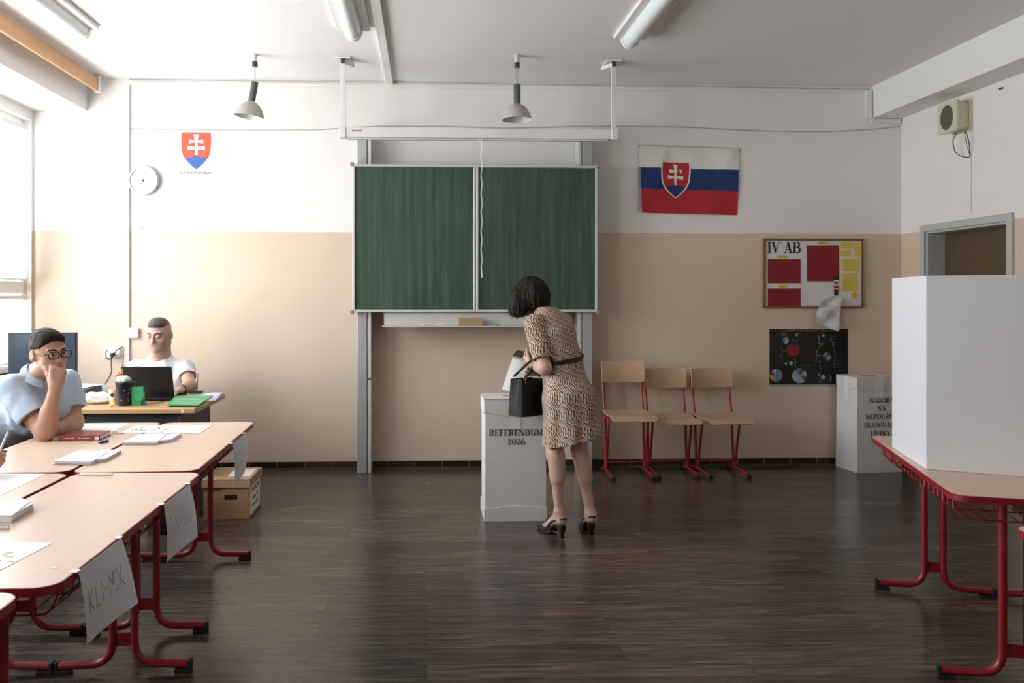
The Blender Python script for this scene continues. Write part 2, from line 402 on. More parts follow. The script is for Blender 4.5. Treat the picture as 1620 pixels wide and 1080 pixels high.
def floor_mat():
    m = mat('dark_plank_floor', '#3a2f29', rough=.3, var=0)
    nd, lk, b = nodes_of(m)
    tc = nd.new('ShaderNodeTexCoord')
    br = nd.new('ShaderNodeTexBrick'); br.offset = .37; br.inputs['Scale'].default_value = 1
    br.inputs['Brick Width'].default_value = 1.29; br.inputs['Row Height'].default_value = .145; br.inputs['Mortar Size'].default_value = .0016; br.inputs['Mortar Smooth'].default_value = .3
    br.inputs['Color1'].default_value = (0, 0, 0, 1); br.inputs['Color2'].default_value = (1, 1, 1, 1); br.inputs['Mortar'].default_value = (.5, .5, .5, 1)
    lk.new(tc.outputs['Object'], br.inputs[0])
    mp = nd.new('ShaderNodeMapping'); mp.inputs['Scale'].default_value = (1.5, 19, 1); lk.new(tc.outputs['Object'], mp.inputs[0])
    ad = nd.new('ShaderNodeVectorMath'); ad.operation = 'MULTIPLY_ADD'; ad.inputs[1].default_value = (7, 5, 3); lk.new(br.outputs['Color'], ad.inputs[0]); lk.new(mp.outputs[0], ad.inputs[2])
    n = nd.new('ShaderNodeTexNoise'); n.inputs['Scale'].default_value = 2.4; n.inputs['Detail'].default_value = 8; n.inputs['Roughness'].default_value = .65; n.inputs['Distortion'].default_value = .6; lk.new(ad.outputs[0], n.inputs[0])
    rp = nd.new('ShaderNodeValToRGB'); e = rp.color_ramp.elements; e[0].position = .36; e[0].color = lin('#2a2320'); e[1].position = .68; e[1].color = lin('#6e5f54'); lk.new(n.outputs['Fac'], rp.inputs[0])
    mx = nd.new('ShaderNodeMix'); mx.data_type = 'RGBA'; mx.blend_type = 'MULTIPLY'; mx.inputs['Factor'].default_value = .6; lk.new(rp.outputs[0], mx.inputs['A'])
    r2 = nd.new('ShaderNodeMapRange'); r2.inputs['To Min'].default_value = .45; r2.inputs['To Max'].default_value = 1.15; lk.new(br.outputs['Color'], r2.inputs['Value']); lk.new(r2.outputs[0], mx.inputs['B'])
    mo = nd.new('ShaderNodeMix'); mo.data_type = 'RGBA'; lk.new(br.outputs['Fac'], mo.inputs['Factor']); lk.new(mx.outputs['Result'], mo.inputs['A']); mo.inputs['B'].default_value = lin('#15110f')
    # pale scuffs
    v = nd.new('ShaderNodeTexNoise'); v.inputs['Scale'].default_value = 38; v.inputs['Detail'].default_value = 3; lk.new(tc.outputs['Object'], v.inputs[0])
    vr = nd.new('ShaderNodeMapRange'); vr.inputs['From Min'].default_value = .735; vr.inputs['From Max'].default_value = .78; lk.new(v.outputs['Fac'], vr.inputs['Value'])
    ms = nd.new('ShaderNodeMix'); ms.data_type = 'RGBA'; lk.new(vr.outputs[0], ms.inputs['Factor']); lk.new(mo.outputs['Result'], ms.inputs['A']); ms.inputs['B'].default_value = lin('#8d857c')
    lk.new(ms.outputs['Result'], b.inputs['Base Color'])
    n3 = nd.new('ShaderNodeTexNoise'); n3.inputs['Scale'].default_value = 1.7; n3.inputs['Detail'].default_value = 5; lk.new(tc.outputs['Object'], n3.inputs[0])
    rr = nd.new('ShaderNodeMapRange'); rr.inputs['To Min'].default_value = .19; rr.inputs['To Max'].default_value = .30; lk.new(n3.outputs['Fac'], rr.inputs['Value']); lk.new(rr.outputs[0], b.inputs['Roughness'])
    bp = nd.new('ShaderNodeBump'); bp.inputs['Strength'].default_value = .05; bp.inputs['Distance'].default_value = .002; lk.new(n.outputs['Fac'], bp.inputs['Height']); lk.new(bp.outputs[0], b.inputs['Normal'])
    return m
WALL = wall_mat(); FLOOR = floor_mat()
CEIL = mat('white_ceiling_paint', '#e6e6e6', rough=.9, var=.02, scale=2, bump=.08)
WHITE = mat('white_painted_metal', '#e2e2e0', rough=.4, var=.03)
PLASTIC = mat('white_plastic', '#e4e3df', rough=.45, var=.03)
ALU = mat('brushed_aluminium', '#b9bbbd', rough=.38, metal=.45, var=.06, scale=30, stretch=(30, 30, 1))
ALUW = mat('satin_aluminium_white', '#cfcfcd', rough=.42, metal=.25, var=.04)
BLACK = mat('black_plastic', '#141415', rough=.42, var=.15)
GREY = mat('grey_plastic', '#8b8c8c', rough=.5)
DKGREY = mat('dark_grey_laminate', '#3a3b3e', rough=.55, var=.08)
RED = mat('red_lacquered_steel', '#8a1822', rough=.36, var=.06, spec=.6)
BEECH = mat('beech_laminate', '#d4b8a3', rough=.34, var=.05, scale=6, stretch=(8, 1, 1))
PLY = mat('beech_plywood', '#b69577', rough=.4, var=.12, scale=7, stretch=(10, 1.5, 1))
OAK = mat('oak_veneer', '#bd976a', rough=.42, var=.12, scale=6, stretch=(1, 10, 10))
PAPER = mat('white_paper', '#eeeeec', rough=.8, var=.02)
INK = mat('black_ink', '#1b1b1d', rough=.7, var=.1)
RUBBER = mat('black_rubber', '#17171a', rough=.7, var=.1)
CARD = mat('white_corrugated_board', '#dcdcdc', rough=.55, var=.02, scale=3)
CHROME = mat('chrome', '#c8c8ca', rough=.18, metal=1, var=.03)

struct(MB().b2((XL - .4, YF - .3, -.1), (XR + .5, YB + .2, 0)).build('floor', FLOOR))
struct(MB().b2((XL - .4, YF - .3, ZC), (XR + .5, YB + .2, ZC + .15)).build('ceiling', CEIL))
struct(MB().b2((XL - .4, YB, 0), (XR + .5, YB + .2, ZC)).build('wall_back', WALL))
struct(MB().b2((XL - .4, YF - .2, 0), (XR + .5, YF, ZC)).build('wall_front', WALL))
# window wall: parapet, head and piers
w = MB(); z0, z1 = .86, 2.96
w.b2((XL - .3, YF, 0), (XL, YB, z0)); w.b2((XL - .3, YF, z1), (XL, YB, ZC))
ys = [YF] + [t for a, b in sorted(WINS) for t in (a, b)] + [YB]
for i in range(0, len(ys), 2): w.b2((XL - .3, ys[i], z0), (XL, ys[i + 1], z1))
struct(w.build('wall_left', WALL))
DY0, DY1, DZ = 5.56, 6.53, 2.03
w = MB(); w.b2((XR, YF, 0), (XR + .3, DY0, ZC)); w.b2((XR, DY1, 0), (XR + .3, YB, ZC)); w.b2((XR, DY0, DZ), (XR + .3, DY1, ZC))
struct(w.build('wall_right', WALL))
# ceiling downstands
struct(MB().b2((XL, YF, 3.045), (-2.87, YB, ZC)).build('trim_1', CEIL))
struct(MB().b2((3.925, YF, 3.047), (XR, YB, ZC)).build('trim_2', CEIL))
# tiled dark skirting
SK = mat('brown_skirting_tile', '#3b2a26', rough=.35, var=.35, scale=3, stretch=(3, 1, 1))
nd, lk, b = nodes_of(SK)
tc = nd.new('ShaderNodeTexCoord'); br = nd.new('ShaderNodeTexBrick'); br.inputs['Scale'].default_value = 1; br.offset = 0
br.inputs['Brick Width'].default_value = .235; br.inputs['Row Height'].default_value = .3; br.inputs['Mortar Size'].default_value = .003
br.inputs['Color1'].default_value = lin('#1b1716'); br.inputs['Color2'].default_value = lin('#55392f'); br.inputs['Mortar'].default_value = lin('#8a8178'); br.inputs['Bias'].default_value = -.3
sw = nd.new('ShaderNodeMapping'); sw.inputs['Location'].default_value = (.1, .1, .1); lk.new(tc.outputs['Object'], sw.inputs[0])
sx = nd.new('ShaderNodeSeparateXYZ'); lk.new(sw.outputs[0], sx.inputs[0]); cx = nd.new('ShaderNodeCombineXYZ'); lk.new(sx.outputs['X'], cx.inputs['X']); lk.new(sx.outputs['Z'], cx.inputs['Y'])
lk.new(cx.outputs[0], br.inputs[0]); lk.new(br.outputs['Color'], b.inputs['Base Color'])
BASE = mat('grey_floor_strip', '#4a4744', rough=.4)
struct(MB().b2((XL, YB - .012, .0), (XR, YB, .062)).b2((XL, YB - .035, 0), (XR, YB - .012, .012), mi=1).build('baseboard_back', [SK, BASE]))
struct(MB().b2((XR - .012, DY1 + .03, .0), (XR, YB, .062)).b2((XR - .012, YF, 0), (XR, DY0 - .05, .062)).build('baseboard_right', SK))

# windows: frame, glass; venetian blinds are things hanging in front
GLASS = bpy.data.materials.new('window_glass'); GLASS.use_nodes = True
n = GLASS.node_tree; n.nodes.clear(); oo = n.nodes.new('ShaderNodeOutputMaterial'); tr = n.nodes.new('ShaderNodeBsdfTransparent'); gl = n.nodes.new('ShaderNodeBsdfGlossy'); gl.inputs['Roughness'].default_value = .02
fr = n.nodes.new('ShaderNodeFresnel'); ge = n.nodes.new('ShaderNodeNewGeometry'); mi_ = n.nodes.new('ShaderNodeMapRange'); mi_.inputs['To Min'].default_value = 1.45; mi_.inputs['To Max'].default_value = 1 / 1.45; n.links.new(ge.outputs['Backfacing'], mi_.inputs['Value']); n.links.new(mi_.outputs[0], fr.inputs[0]); mx = n.nodes.new('ShaderNodeMixShader')
n.links.new(fr.outputs[0], mx.inputs[0]); n.links.new(tr.outputs[0], mx.inputs[1]); n.links.new(gl.outputs[0], mx.inputs[2]); n.links.new(mx.outputs[0], oo.inputs[0])
SLAT = bpy.data.materials.new('blind_slat'); SLAT.use_nodes = True
n = SLAT.node_tree; b = n.nodes['Principled BSDF']; b.inputs['Base Color'].default_value = lin('#d9dcdc'); b.inputs['Roughness'].default_value = .45
tl = n.nodes.new('ShaderNodeBsdfTranslucent'); tl.inputs[0].default_value = (.75, .8, .82, 1); ms = n.nodes.new('ShaderNodeMixShader'); ms.inputs[0].default_value = .22
nz = n.nodes.new('ShaderNodeTexNoise'); nz.inputs['Scale'].default_value = 3
n.links.new(b.outputs[0], ms.inputs[1]); n.links.new(tl.outputs[0], ms.inputs[2]); n.links.new(ms.outputs[0], n.nodes['Material Output'].inputs[0])
mc = n.nodes.new('ShaderNodeMix'); mc.data_type = 'RGBA'; mc.inputs['A'].default_value = lin('#d3d7d8'); mc.inputs['B'].default_value = lin('#e0e3e3'); n.links.new(nz.outputs['Fac'], mc.inputs['Factor']); n.links.new(mc.outputs['Result'], b.inputs['Base Color'])

for k, (a, b_) in enumerate(sorted(WINS, reverse=True)):
    f = MB(); x0, x1 = XL - .16, XL - .06
    for y in (a, b_ - .06): f.b2((x0, y, z0), (x1, y + .06, z1))
    f.b2((x0, a + .06, z1 - .07), (x1, b_ - .06, z1)); f.b2((x0, a + .06, z0), (x1, b_ - .06, z0 + .06))
    f.b2((x0, a + .06, 1.50), (x1 + .03, b_ - .06, 1.60))
    ym = (a + b_) / 2; f.b2((x0, ym - .05, z0 + .06), (x1, ym + .05, 1.50)); f.b2((x0, ym - .05, 1.60), (x1, ym + .05, z1 - .07))
    wf = struct(f.build('window_%d' % (k + 1), WHITE, bevel=.004))
    p = MB()
    for ya, yb in ((a + .06, ym - .05), (ym + .05, b_ - .06)):
        p.b2((XL - .12, ya, z0 + .06), (XL - .115, yb, 1.50)); p.b2((XL - .12, ya, 1.60), (XL - .115, yb, z1 - .07))
    p.build('glass_pane', GLASS, wf)
    MB().b2((XL - .06, a, z0 - .03), (XL + .06, b_, z0)).build('window_sill', WHITE, wf)
# venetian blinds in the far window: upper and lower run
def blind(name, y0, y1, zt, zb, tilt, label, cord=True):
    t = thing(name, label, 'blind', (XL - .02, (y0 + y1) / 2, zb), 0, 'venetian blinds in the far window')
    L = y1 - y0; s = MB(); n = int((zt - zb - .05) / .021)
    ca, sa = math.cos(tilt) * .0125, math.sin(tilt) * .0125
    for i in range(n):
        z = .02 + i * .021
        s.sheet(lambda u, v: (-ca + 2 * ca * v + .0, -L / 2 + u * L, z - sa + 2 * sa * v + .0015 * math.sin(math.pi * v)), 1, 3)
    sl = s.build('slats', SLAT, t); sl['kind'] = 'stuff'
    MB().b2((-.02, -L / 2, zt - zb - .035), (.02, L / 2, zt - zb)).build('head_rail', WHITE, t, bevel=.003)
    MB().b2((-.012, -L / 2, 0), (.012, L / 2, .014)).build('bottom_rail', WHITE, t, bevel=.003)
    c = MB()
    for y in (-L / 2 + .1, 0, L / 2 - .1): c.tube([(.014, y, .01), (.014, y, zt - zb - .03)], .0012, 5)
    c.build('ladder_cord', WHITE, t)
    if cord: MB().tube([(.02, L / 2 - .02, zt - zb - .04), (.022, L / 2 - .02, -.3), (.025, L / 2 - .025, -.36)], .0035, 6).build('tilt_cord', PLASTIC, t)
blind('venetian_blind', 6.30, 6.80, 2.89, 1.61, R(72), 'white venetian blind lowered in the upper part of the window')
blind('venetian_blind', 6.30, 6.80, 1.485, 0.93, R(60), 'white venetian blind in the lower part of the window behind the monitor', False)

# door in right wall with recessed brown glass
DF = mat('grey_door_frame_paint', '#b9bbbb', rough=.45)
d = MB()
for y0, y1 in ((DY0 - .045, DY0 + .012), (DY1 - .012, DY1 + .045)): d.b2((XR - .022, y0, 0), (XR - .002, y1, DZ + .045))
d.b2((XR - .022, DY0 + .012, DZ - .012), (XR - .002, DY1 - .012, DZ + .045))
d.b2((XR, DY0 + .002, 0), (XR + .27, DY0 + .03, DZ - .002)).b2((XR, DY1 - .03, 0), (XR + .27, DY1 - .002, DZ - .002)).b2((XR, DY0 + .03, DZ - .03), (XR + .27, DY1 - .03, DZ - .002))
dd = struct(d.build('door_1', DF, bevel=.003))
BG = mat('brown_patterned_glass', '#5a4c38', rough=.22, var=.25, scale=26, bump=.6, bscale=30)
MB().b2((XR + .15, DY0 + .03, 1.0), (XR + .17, DY1 - .03, DZ - .03)).build('glass_pane', BG, dd)
MB().b2((XR + .14, DY0 + .03, 0), (XR + .19, DY1 - .03, 1.0)).build('door_leaf', mat('brown_door', '#6e5a44', rough=.5), dd, bevel=.004)
MB().tube([(XR + .09, DY0 + .08, .95), (XR + .09, DY0 + .2, .95)], .01).tube([(XR + .14, DY0 + .08, .95), (XR + .09, DY0 + .08, .95)], .01).build('door_handle', CHROME, dd, smooth=True)

# wooden pelmet board along the downstand
t = thing('curtain_pelmet', 'long orange-brown wooden board fixed under the ceiling above the window', 'pelmet', (-2.745, 2.1, 3.187))
L = YB - .12 - YF
WD = mat('orange_pine', '#c99c72', rough=.5, var=.13, scale=5, stretch=(3, .6, 6), bump=.1)
MB().b2((-.012, -4.6, 0), (.012, 4.64, .115)).build('board', WD, t, bevel=.002)
MB().b2((-.02, 4.64, -.005), (.02, 4.70, .13)).build('end_bracket', WHITE, t)
for y in (-3, -.5, 2.0, 4.3): MB().b2((-.115, y - .02, .06), (-.012, y + .02, .1)).build('wall_bracket', WHITE, t)

# ------------------------------------------------------------------ cable ducts on wall and ceiling
struct(MB().b2((-.345, 4.6, ZC - .028), (-.285, YB, ZC)).build('trim_3', PLASTIC, bevel=.002))                   # ceiling duct
struct(MB().b2((-2.54, YB - .02, .8), (-2.515, YB, 3.26)).build('trim_4', PLASTIC, bevel=.002))       # vertical duct
a, b = PY(560, 133), PY(1368, 146)
t = MB(); t.b2((-2.5, YB - .012, 3.267), (3.87, YB, 3.3)).b2((3.86, YB - .025, 3.045), (3.915, YB, 3.29)).b2((3.915, YB - .02, 3.0), (4.18, YB, 3.04))
struct(t.build('trim_5', PLASTIC, bevel=.002))
# thin sagging wires
CABG = mat('pale_grey_cable', '#a5a5a3', rough=.5)
def wire(name, label, pts, r=.003, m=None, cat='cable'):
    o = MB().tube(pts, r, 6).build(name, m or CABG, smooth=True)
    return tag(o, label, cat)
wp = []
for u, v in ((203, 204), (300, 205.5), (400, 206), (500, 206), (590, 200), (700, 200), (800, 203), (930, 200), (1000, 200), (1080, 201), (1150, 205), (1230, 208), (1300, 209), (1380, 205), (1430, 200)):
    p = PY(u, v); wp.append((min(p.x, XR - .004), YB - .006, p.z))
wire('wall_cable', 'thin grey cable running across the back wall above the chalkboard', rounded(wp, .1, 3), .003)
wp = [(-2.52, YB - .006, 3.318), (-1.3, YB - .006, 3.316), (0, YB - .006, 3.318), (1.2, YB - .006, 3.312), (2.4, YB - .006, 3.314), (3.9, YB - .006, 3.3)]
wire('ceiling_edge_cable', 'thin grey cable along the top edge of the back wall under the ceiling', wp, .0025)

# ------------------------------------------------------------------ fluorescent lamps
DIFF = mat('milky_diffuser', '#dfe5ea', rough=.25, var=.02)
def tube_lamp(x, yend, label):
    t = thing('ceiling_lamp', label, 'ceiling lamp', (x, yend, ZC), 0, 'fluorescent ceiling lamps')
    MB().b2((-.115, -1.25, -.03), (.115, 0, 0)).build('housing', WHITE, t, bevel=.006)
    poly = [(.058 * math.cos(R(a)), -.028 + .068 * math.sin(R(a))) for a in range(180, 361, 15)]
    M = planeM(Vector((0, -.04, 0)), (1, 0, 0), (0, -1, 0))
    MB().prism(poly, 0, 1.17, M).build('diffuser', DIFF, t, smooth=True)
    for y in (-.04, -1.21):
        pl = [(p[0] * 1.12, -.028 + (p[1] + .028) * 1.1) for p in poly]
        MB().prism(pl, 0, .035, planeM(Vector((0, y + .035 if y > -1 else y, 0)), (1, 0, 0), (0, -1, 0))).build('end_cap', WHITE, t, smooth=True)
tube_lamp(-.50, 5.50, 'white fluorescent ceiling lamp beside the ceiling cable duct')
tube_lamp(1.44, 5.60, 'white fluorescent ceiling lamp right of the hanging pendant lamps')
tube_lamp(-2.35, 5.55, 'white fluorescent ceiling lamp beside the wooden pelmet board')

# ------------------------------------------------------------------ pendants
SHADE = mat('matt_grey_enamel', '#a9a8a3', rough=.5, var=.03); STEM = mat('dark_grey_cylinder', '#55595b', rough=.4, metal=.3)
INSH = mat('white_enamel_inside', '#c9cbcb', rough=.35)
def pendant(x, y, ztop, lean, label):
    t = thing('pendant_lamp', label, 'pendant lamp', (x, y, ZC), 0, 'hanging pendant lamps')
    MB().lathe([(.001, 0), (.03, 0), (.03, -.005), (.019, -.008), (.019, -.1), (.001, -.1)]).build('ceiling_cup', ALUW, t, smooth=True)
    MB().lathe([(.021, -.1), (.021, -.07), (.0195, -.055)], caps=False).build('cup_collar', DKGREY, t, smooth=True)
    h = ZC - ztop
    MB().tube([(0, 0, -.09), (0, 0, -h)], .0035, 8).build('cord', GREY, t, smooth=True)
    M = Matrix.Translation((0, 0, -h)) @ Matrix.Rotation(lean, 4, 'Y')
    hold = MB().lathe([(.001, .005), (.026, .0), (.027, -.02), (.026, -.155), (.001, -.155)]).build('lamp_holder', STEM, t, smooth=True); hold.matrix_local = M
    prof = [(.024, -.15), (.035, -.155), (.062, -.172), (.085, -.2), (.105, -.24), (.117, -.272), (.1145, -.2725), (.1, -.238), (.08, -.2), (.058, -.176), (.03, -.16)]
    sh = MB().lathe(prof[:6], caps=False).build('lamp_shade', SHADE, t, smooth=True); sh.matrix_local = M
    si = MB().lathe(prof[5:], caps=False).build('shade_lining', INSH, t, smooth=True); si.matrix_local = M
    bl = MB().lathe([(.001, -.15), (.02, -.16), (.028, -.2), (.02, -.235), (.001, -.245)]).build('bulb', INSH, t, smooth=True); bl.matrix_local = M
pendant(.697, 6.1, 3.105, 0, 'grey bell pendant lamp hanging in front of the projection screen housing')
pendant(-1.31, 6.15, 3.115, R(9), 'grey bell pendant lamp hanging crooked left of the projection screen')

# ------------------------------------------------------------------ projection screen
p0, p1 = CZ(540, 213, 6.24), CZ(976, 213, 6.24)
ys = 6.2; x0, x1 = -.665, 1.49
t = thing('projection_screen', 'rolled-up white projection screen housing hung from the ceiling above the chalkboard', 'projection screen', ((x0 + x1) / 2, ys, 2.74))
hw = (x1 - x0) / 2
MB().b2((-hw + .04, -.035, -.035), (hw - .04, .035, .042)).build('housing', WHITE, t, bevel=.006)
MB().b2((-hw + .05, -.03, -.052), (hw - .07, .0, -.037)).build('bottom_bar', ALUW, t, bevel=.002)
_lg = MB(); [_lg.prism(rrect(.008, .011, .002, 3, cx=i * .0115, cy=0), 0, .0005, planeM(Vector((-hw + .095, -.0365, .012)), (1, 0, 0), (0, -1, 0))) for i in range(7)]; _lg.build('printed_mark', mat('print_grey', '#6f7273', rough=.6), t)
for sx in (-1, 1):
    X = sx * (hw - .02)
    MB().b2((X - .025, -.042, -.04), (X + .025, .042, .05)).build('end_cap', WHITE, t, bevel=.004)
    X2 = X + sx * -.0
    MB().b2((X2 - .019, -.012, .05), (X2 + .019, .012, ZC - 2.74 - .03)).build('hanger', WHITE, t, bevel=.002)
    br = MB().b2((X2 - .06, -.03, ZC - 2.74 - .012), (X2 + .06, .12, ZC - 2.74 - .001)).bar((X2, 0, ZC - 2.74 - .035), (X2 - sx * .07, .1, ZC - 2.74 - .035), .03, .03)
    br.b2((X2 - .015, -.02, ZC - 2.74 - .05), (X2 + .015, .02, ZC - 2.74 - .01), mi=1)
    br.build('ceiling_bracket', [WHITE, DKGREY], t, bevel=.001)
z = 2.69 - 2.74
pts = [(.01, -.04, z)] + [(.016 + .004 * math.sin(i * 1.3), -.04 + .003 * math.cos(i * 1.7), z - .02 - i * .03) for i in range(33)]
cord = MB().tube(pts, .003, 6).tube([(pts[-1][0], pts[-1][1], pts[-1][2]), (pts[-1][0] + .006, pts[-1][1], pts[-1][2] - .09)], .004, 6)
cord.tube([(-.006, -.04, z + .005), (.005, -.04, z - .03), (.022, -.04, z - .02), (.02, -.04, z + .005)], .0025, 5)
cord.build('pull_cord', PAPER, t, smooth=True)

# ------------------------------------------------------------------ chalkboard on two posts
yb = 6.62
GB = mat('green_chalkboard', '#2c4d40', rough=.5, var=.05, spec=.3)
nd, lk, b = nodes_of(GB)
tc = nd.new('ShaderNodeTexCoord'); mp = nd.new('ShaderNodeMapping'); mp.inputs['Scale'].default_value = (14, 1, .7); lk.new(tc.outputs['Object'], mp.inputs[0])
n = nd.new('ShaderNodeTexNoise'); n.inputs['Scale'].default_value = 1.6; n.inputs['Detail'].default_value = 6; n.inputs['Roughness'].default_value = .6; lk.new(mp.outputs[0], n.inputs[0])
rp = nd.new('ShaderNodeValToRGB'); e = rp.color_ramp.elements; e[0].position = .38; e[0].color = lin('#33493f'); e[1].position = .8; e[1].color = lin('#52655b'); lk.new(n.outputs['Fac'], rp.inputs[0]); lk.new(rp.outputs[0], b.inputs['Base Color'])
cxm = (-.613 + 1.437) / 2; zb, zt = 1.345, 2.57
t = thing('chalkboard', 'large green two-panel chalkboard with white frame on aluminium posts', 'chalkboard', (cxm, yb, 0))
hw = (1.437 + .613) / 2
for sx in (-1, 1):
    a, b_ = (-hw + .014, -.012) if sx < 0 else (.012, hw - .014)
    MB().b2((a, .0, zb + .02), (b_, .022, zt - .02)).build('writing_panel', GB, t)
    fr = MB()
    for x in (a - .010, b_ - .010): fr.b2((x, -.012, zb + .02), (x + .02, .026, zt - .02))
    fr.b2((a - .01, -.012, zb), (b_ + .01, .026, zb + .022)); fr.b2((a - .01, -.012, zt - .02), (b_ + .01, .026, zt))
    fr.build('panel_frame', ALUW, t, bevel=.004)
for x in (-hw + .0, hw - .0): 
    for z in (zb, zt): MB().b2((x - .014, -.016, z - .016), (x + .014, .03, z + .016)).build('corner_cap', GREY, t, bevel=.004)
chalk = mat('chalk_smear', '#6f8880', rough=.9)
for u0, u1 in ((565, 587), (915, 937)):
    a, b_ = PY(u0, 740, 6.67).x - cxm, PY(u1, 740, 6.67).x - cxm
    wide = (a, b_ - .035) if u0 < 700 else (a + .035, b_); nar = (b_ - .028, b_) if u0 < 700 else (a, a + .028)
    MB().b2((wide[0], .05, 0.001), (wide[1], .24, 2.87)).build('post', ALU, t, bevel=.003)
    MB().b2((nar[0], .055, 0.001), (nar[1], .24, 2.87)).build('guide_rail', ALUW, t, bevel=.002)
    MB().b2((nar[0] + .006, .045, .78), (nar[1] - .004, .06, .80)).build('latch', CHROME, t)
# chalk tray
a, b_ = PY(607, 500, 6.6).x - cxm, PY(885, 500, 6.6).x - cxm
MB().b2((a, .028, 1.235), (b_, .05, 1.34)).build('tray_back', ALUW, t)
MB().b2((a - .01, -.09, 1.225), (b_ + .01, .05, 1.234)).build('chalk_tray', ALUW, t, bevel=.002)
# things on the tray
zt_ = 1.2345
def on_tray(u, w, h, d, name, label, cat, m, bv=.004):
    x = PY(u, 507, 6.58).x
    o = MB().b2((-w / 2, -d / 2, 0), (w / 2, d / 2, h)).build(name, m, bevel=bv); o.location = (x, 6.585, zt_ + .0008); return tag(o, label, cat)
on_tray(745, .205, .062, .06, 'board_sponge', 'tan rectangular chalkboard sponge lying on the chalk tray', 'sponge', mat('tan_sponge', '#a88f6d', rough=.95, bump=.8, bscale=90, var=.2))
for u, c, n_ in ((787, '#4a7fb5', 'short blue chalk stub on the tray right of the sponge'), (668, '#e8e8e4', 'short white chalk stub on the left of the tray'), (696, '#e8e8e4', 'white chalk stub on the tray left of the sponge')):
    x = PY(u, 512, 6.56).x
    o = MB().tube([(-.02, 0, .006), (.02, 0, .006)], .006, 8).build('chalk', mat('chalk_' + c[1:], c, rough=.95), smooth=True); o.location = (x, 6.555, zt_ + .001); tag(o, n_, 'chalk')

# ------------------------------------------------------------------ clock
cp = PY(227, 285.5, 6.84); 
t = thing('wall_clock', 'round white wall clock with grey rim on the back wall', 'clock', (cp.x, YB - .001, cp.z))
SILV = mat('silver_plastic', '#b9babc', rough=.3, metal=.4)
WHT = mat('clock_face', '#f0f0ee', rough=.4, var=.01)
Y = Vector((0, -1, 0))
MB().lathe([(.11, 0), (.126, .012), (.128, .035), (.12, .046), (.110, .046), (.108, .036)], n=48, axis=Y, caps=False).build('rim', SILV, t, smooth=True)
MB().lathe([(.11, .02), (.109, .034), (0.0001, .034)], n=48, axis=Y, caps=False).build('dial', WHT, t)
M0 = planeM(Vector((0, -.0345, 0)), (1, 0, 0), (0, -1, 0))
num = MB()
for h in range(12):
    a = R(90 - 30 * h); num.prism([(math.cos(a) * .1 + math.sin(a) * sx * .0015 + math.cos(a) * dx, math.sin(a) * .1 - math.cos(a) * sx * .0015 + math.sin(a) * dx) for sx, dx in ((-1, -.004), (1, -.004), (1, .004), (-1, .004))], .0002, .0006, M0)
num.build('minute_marks', GREY, t)['kind'] = 'stuff'
for h in range(1, 13):
    a = R(90 - 30 * h)
    sans(str(h), .026, mat('pale_grey_print', '#9a9a9a', rough=.6), t, M0 @ Matrix.Translation((math.cos(a) * .084, math.sin(a) * .084 - .009, 0)), name='numeral')
def hand(ang, L, w, nm):
    a = R(ang); d = Vector((math.cos(a), math.sin(a))); n = Vector((-d.y, d.x)) * w / 2
    ps = [d * -.012 - n, d * L - n * .5, d * L + n * .5, d * -.012 + n]
    MB().prism([(p.x, p.y) for p in ps], .003, .0045, M0).build(nm, INK, t)
hand(113, .052, .005, 'hour_hand'); hand(231, .088, .0035, 'minute_hand')
MB().lathe([(.005, 0), (.005, .006), (.0001, .006)], c=(0, -.0345, 0), n=12, axis=Y).build('hub', INK, t)

# ------------------------------------------------------------------ national emblem shapes
def shield(w, h, n=10):
    top = [(-w / 2, 0), (w / 2, 0)]
    right = [(w / 2 + w * .02 * math.sin(math.pi * k / 4), -h * .45 * k / 4) for k in range(1, 5)]
    lo = [(w / 2 * (1 - (k / n) ** 2.0), -h * .45 - h * .55 * k / n) for k in range(1, n + 1)]
    pts = [(-w / 2, 0), (w / 2, 0)] + right + lo
    left = [(-x, y) for x, y in reversed(right + lo[:-1])]
    return pts + left
def cross_polys(w, h):
    """double-barred cross with flared arms; origin at the shield's top centre"""
    def fl(cx, y, half, t0, t1): return [(cx - half, y - t1), (cx - half, y + t1), (cx, y + t0), (cx + half, y + t1), (cx + half, y - t1), (cx, y - t0)]
    P = [fl(0, -h * .245, w * .245, h * .025, h * .052), fl(0, -h * .425, w * .30, h * .028, h * .056)]
    P.append([(-w * .085, -h * .055), (w * .085, -h * .055), (w * .045, -h * .22), (w * .05, -h * .64), (-w * .05, -h * .64), (-w * .045, -h * .22)])
    return P
def hills(w, h):
    def clipx(y):  # half width of the shield at y
        if y > -h * .45: return w / 2
        s = min(1, (-y - h * .45) / (h * .55)); return w / 2 * (1 - s ** 2.0)
    top = []
    for cx, r_, cy in ((-.25, .13, -.76), (0, .15, -.72), (.25, .13, -.76)):
        for k in range(7):
            a = R(165 - 25 * k); top.append(((cx + r_ * math.cos(a)) * w, (cy + .10 * math.sin(a) * r_ / .13) * h))
    top = [(max(-clipx(y) * .985, min(clipx(y) * .985, x)), y) for x, y in sorted(top)]
    lo = []
    ys_ = [-.80, -.84, -.88, -.92, -.96, -.985]
    R_ = [(clipx(y * h) * .985, y * h) for y in ys_]
    return top + R_ + [(0, -h * .995)] + [(-x, y) for x, y in reversed(R_)]
def emblem(parent, M, w, h, red, blue, white, border=None, name='coat_of_arms'):
    k = 0.0
    if border:
        MB().prism([(x * 1.12, y * 1.07 + h * .03) for x, y in shield(w, h)], 0, .0012, M).build('emblem_border', border, parent); k = .0013
    MB().prism(shield(w, h), k, k + .0008, M).build('emblem_shield', red, parent)
    MB().prism(hills(w, h), k + .001, k + .0020, M).build('emblem_hills', blue, parent)
    mb = MB()
    for i, p in enumerate(cross_polys(w, h)): mb.prism(p, k + .001, k + .0014 + i * .0001, M)
    mb.build('emblem_cross', white, parent)
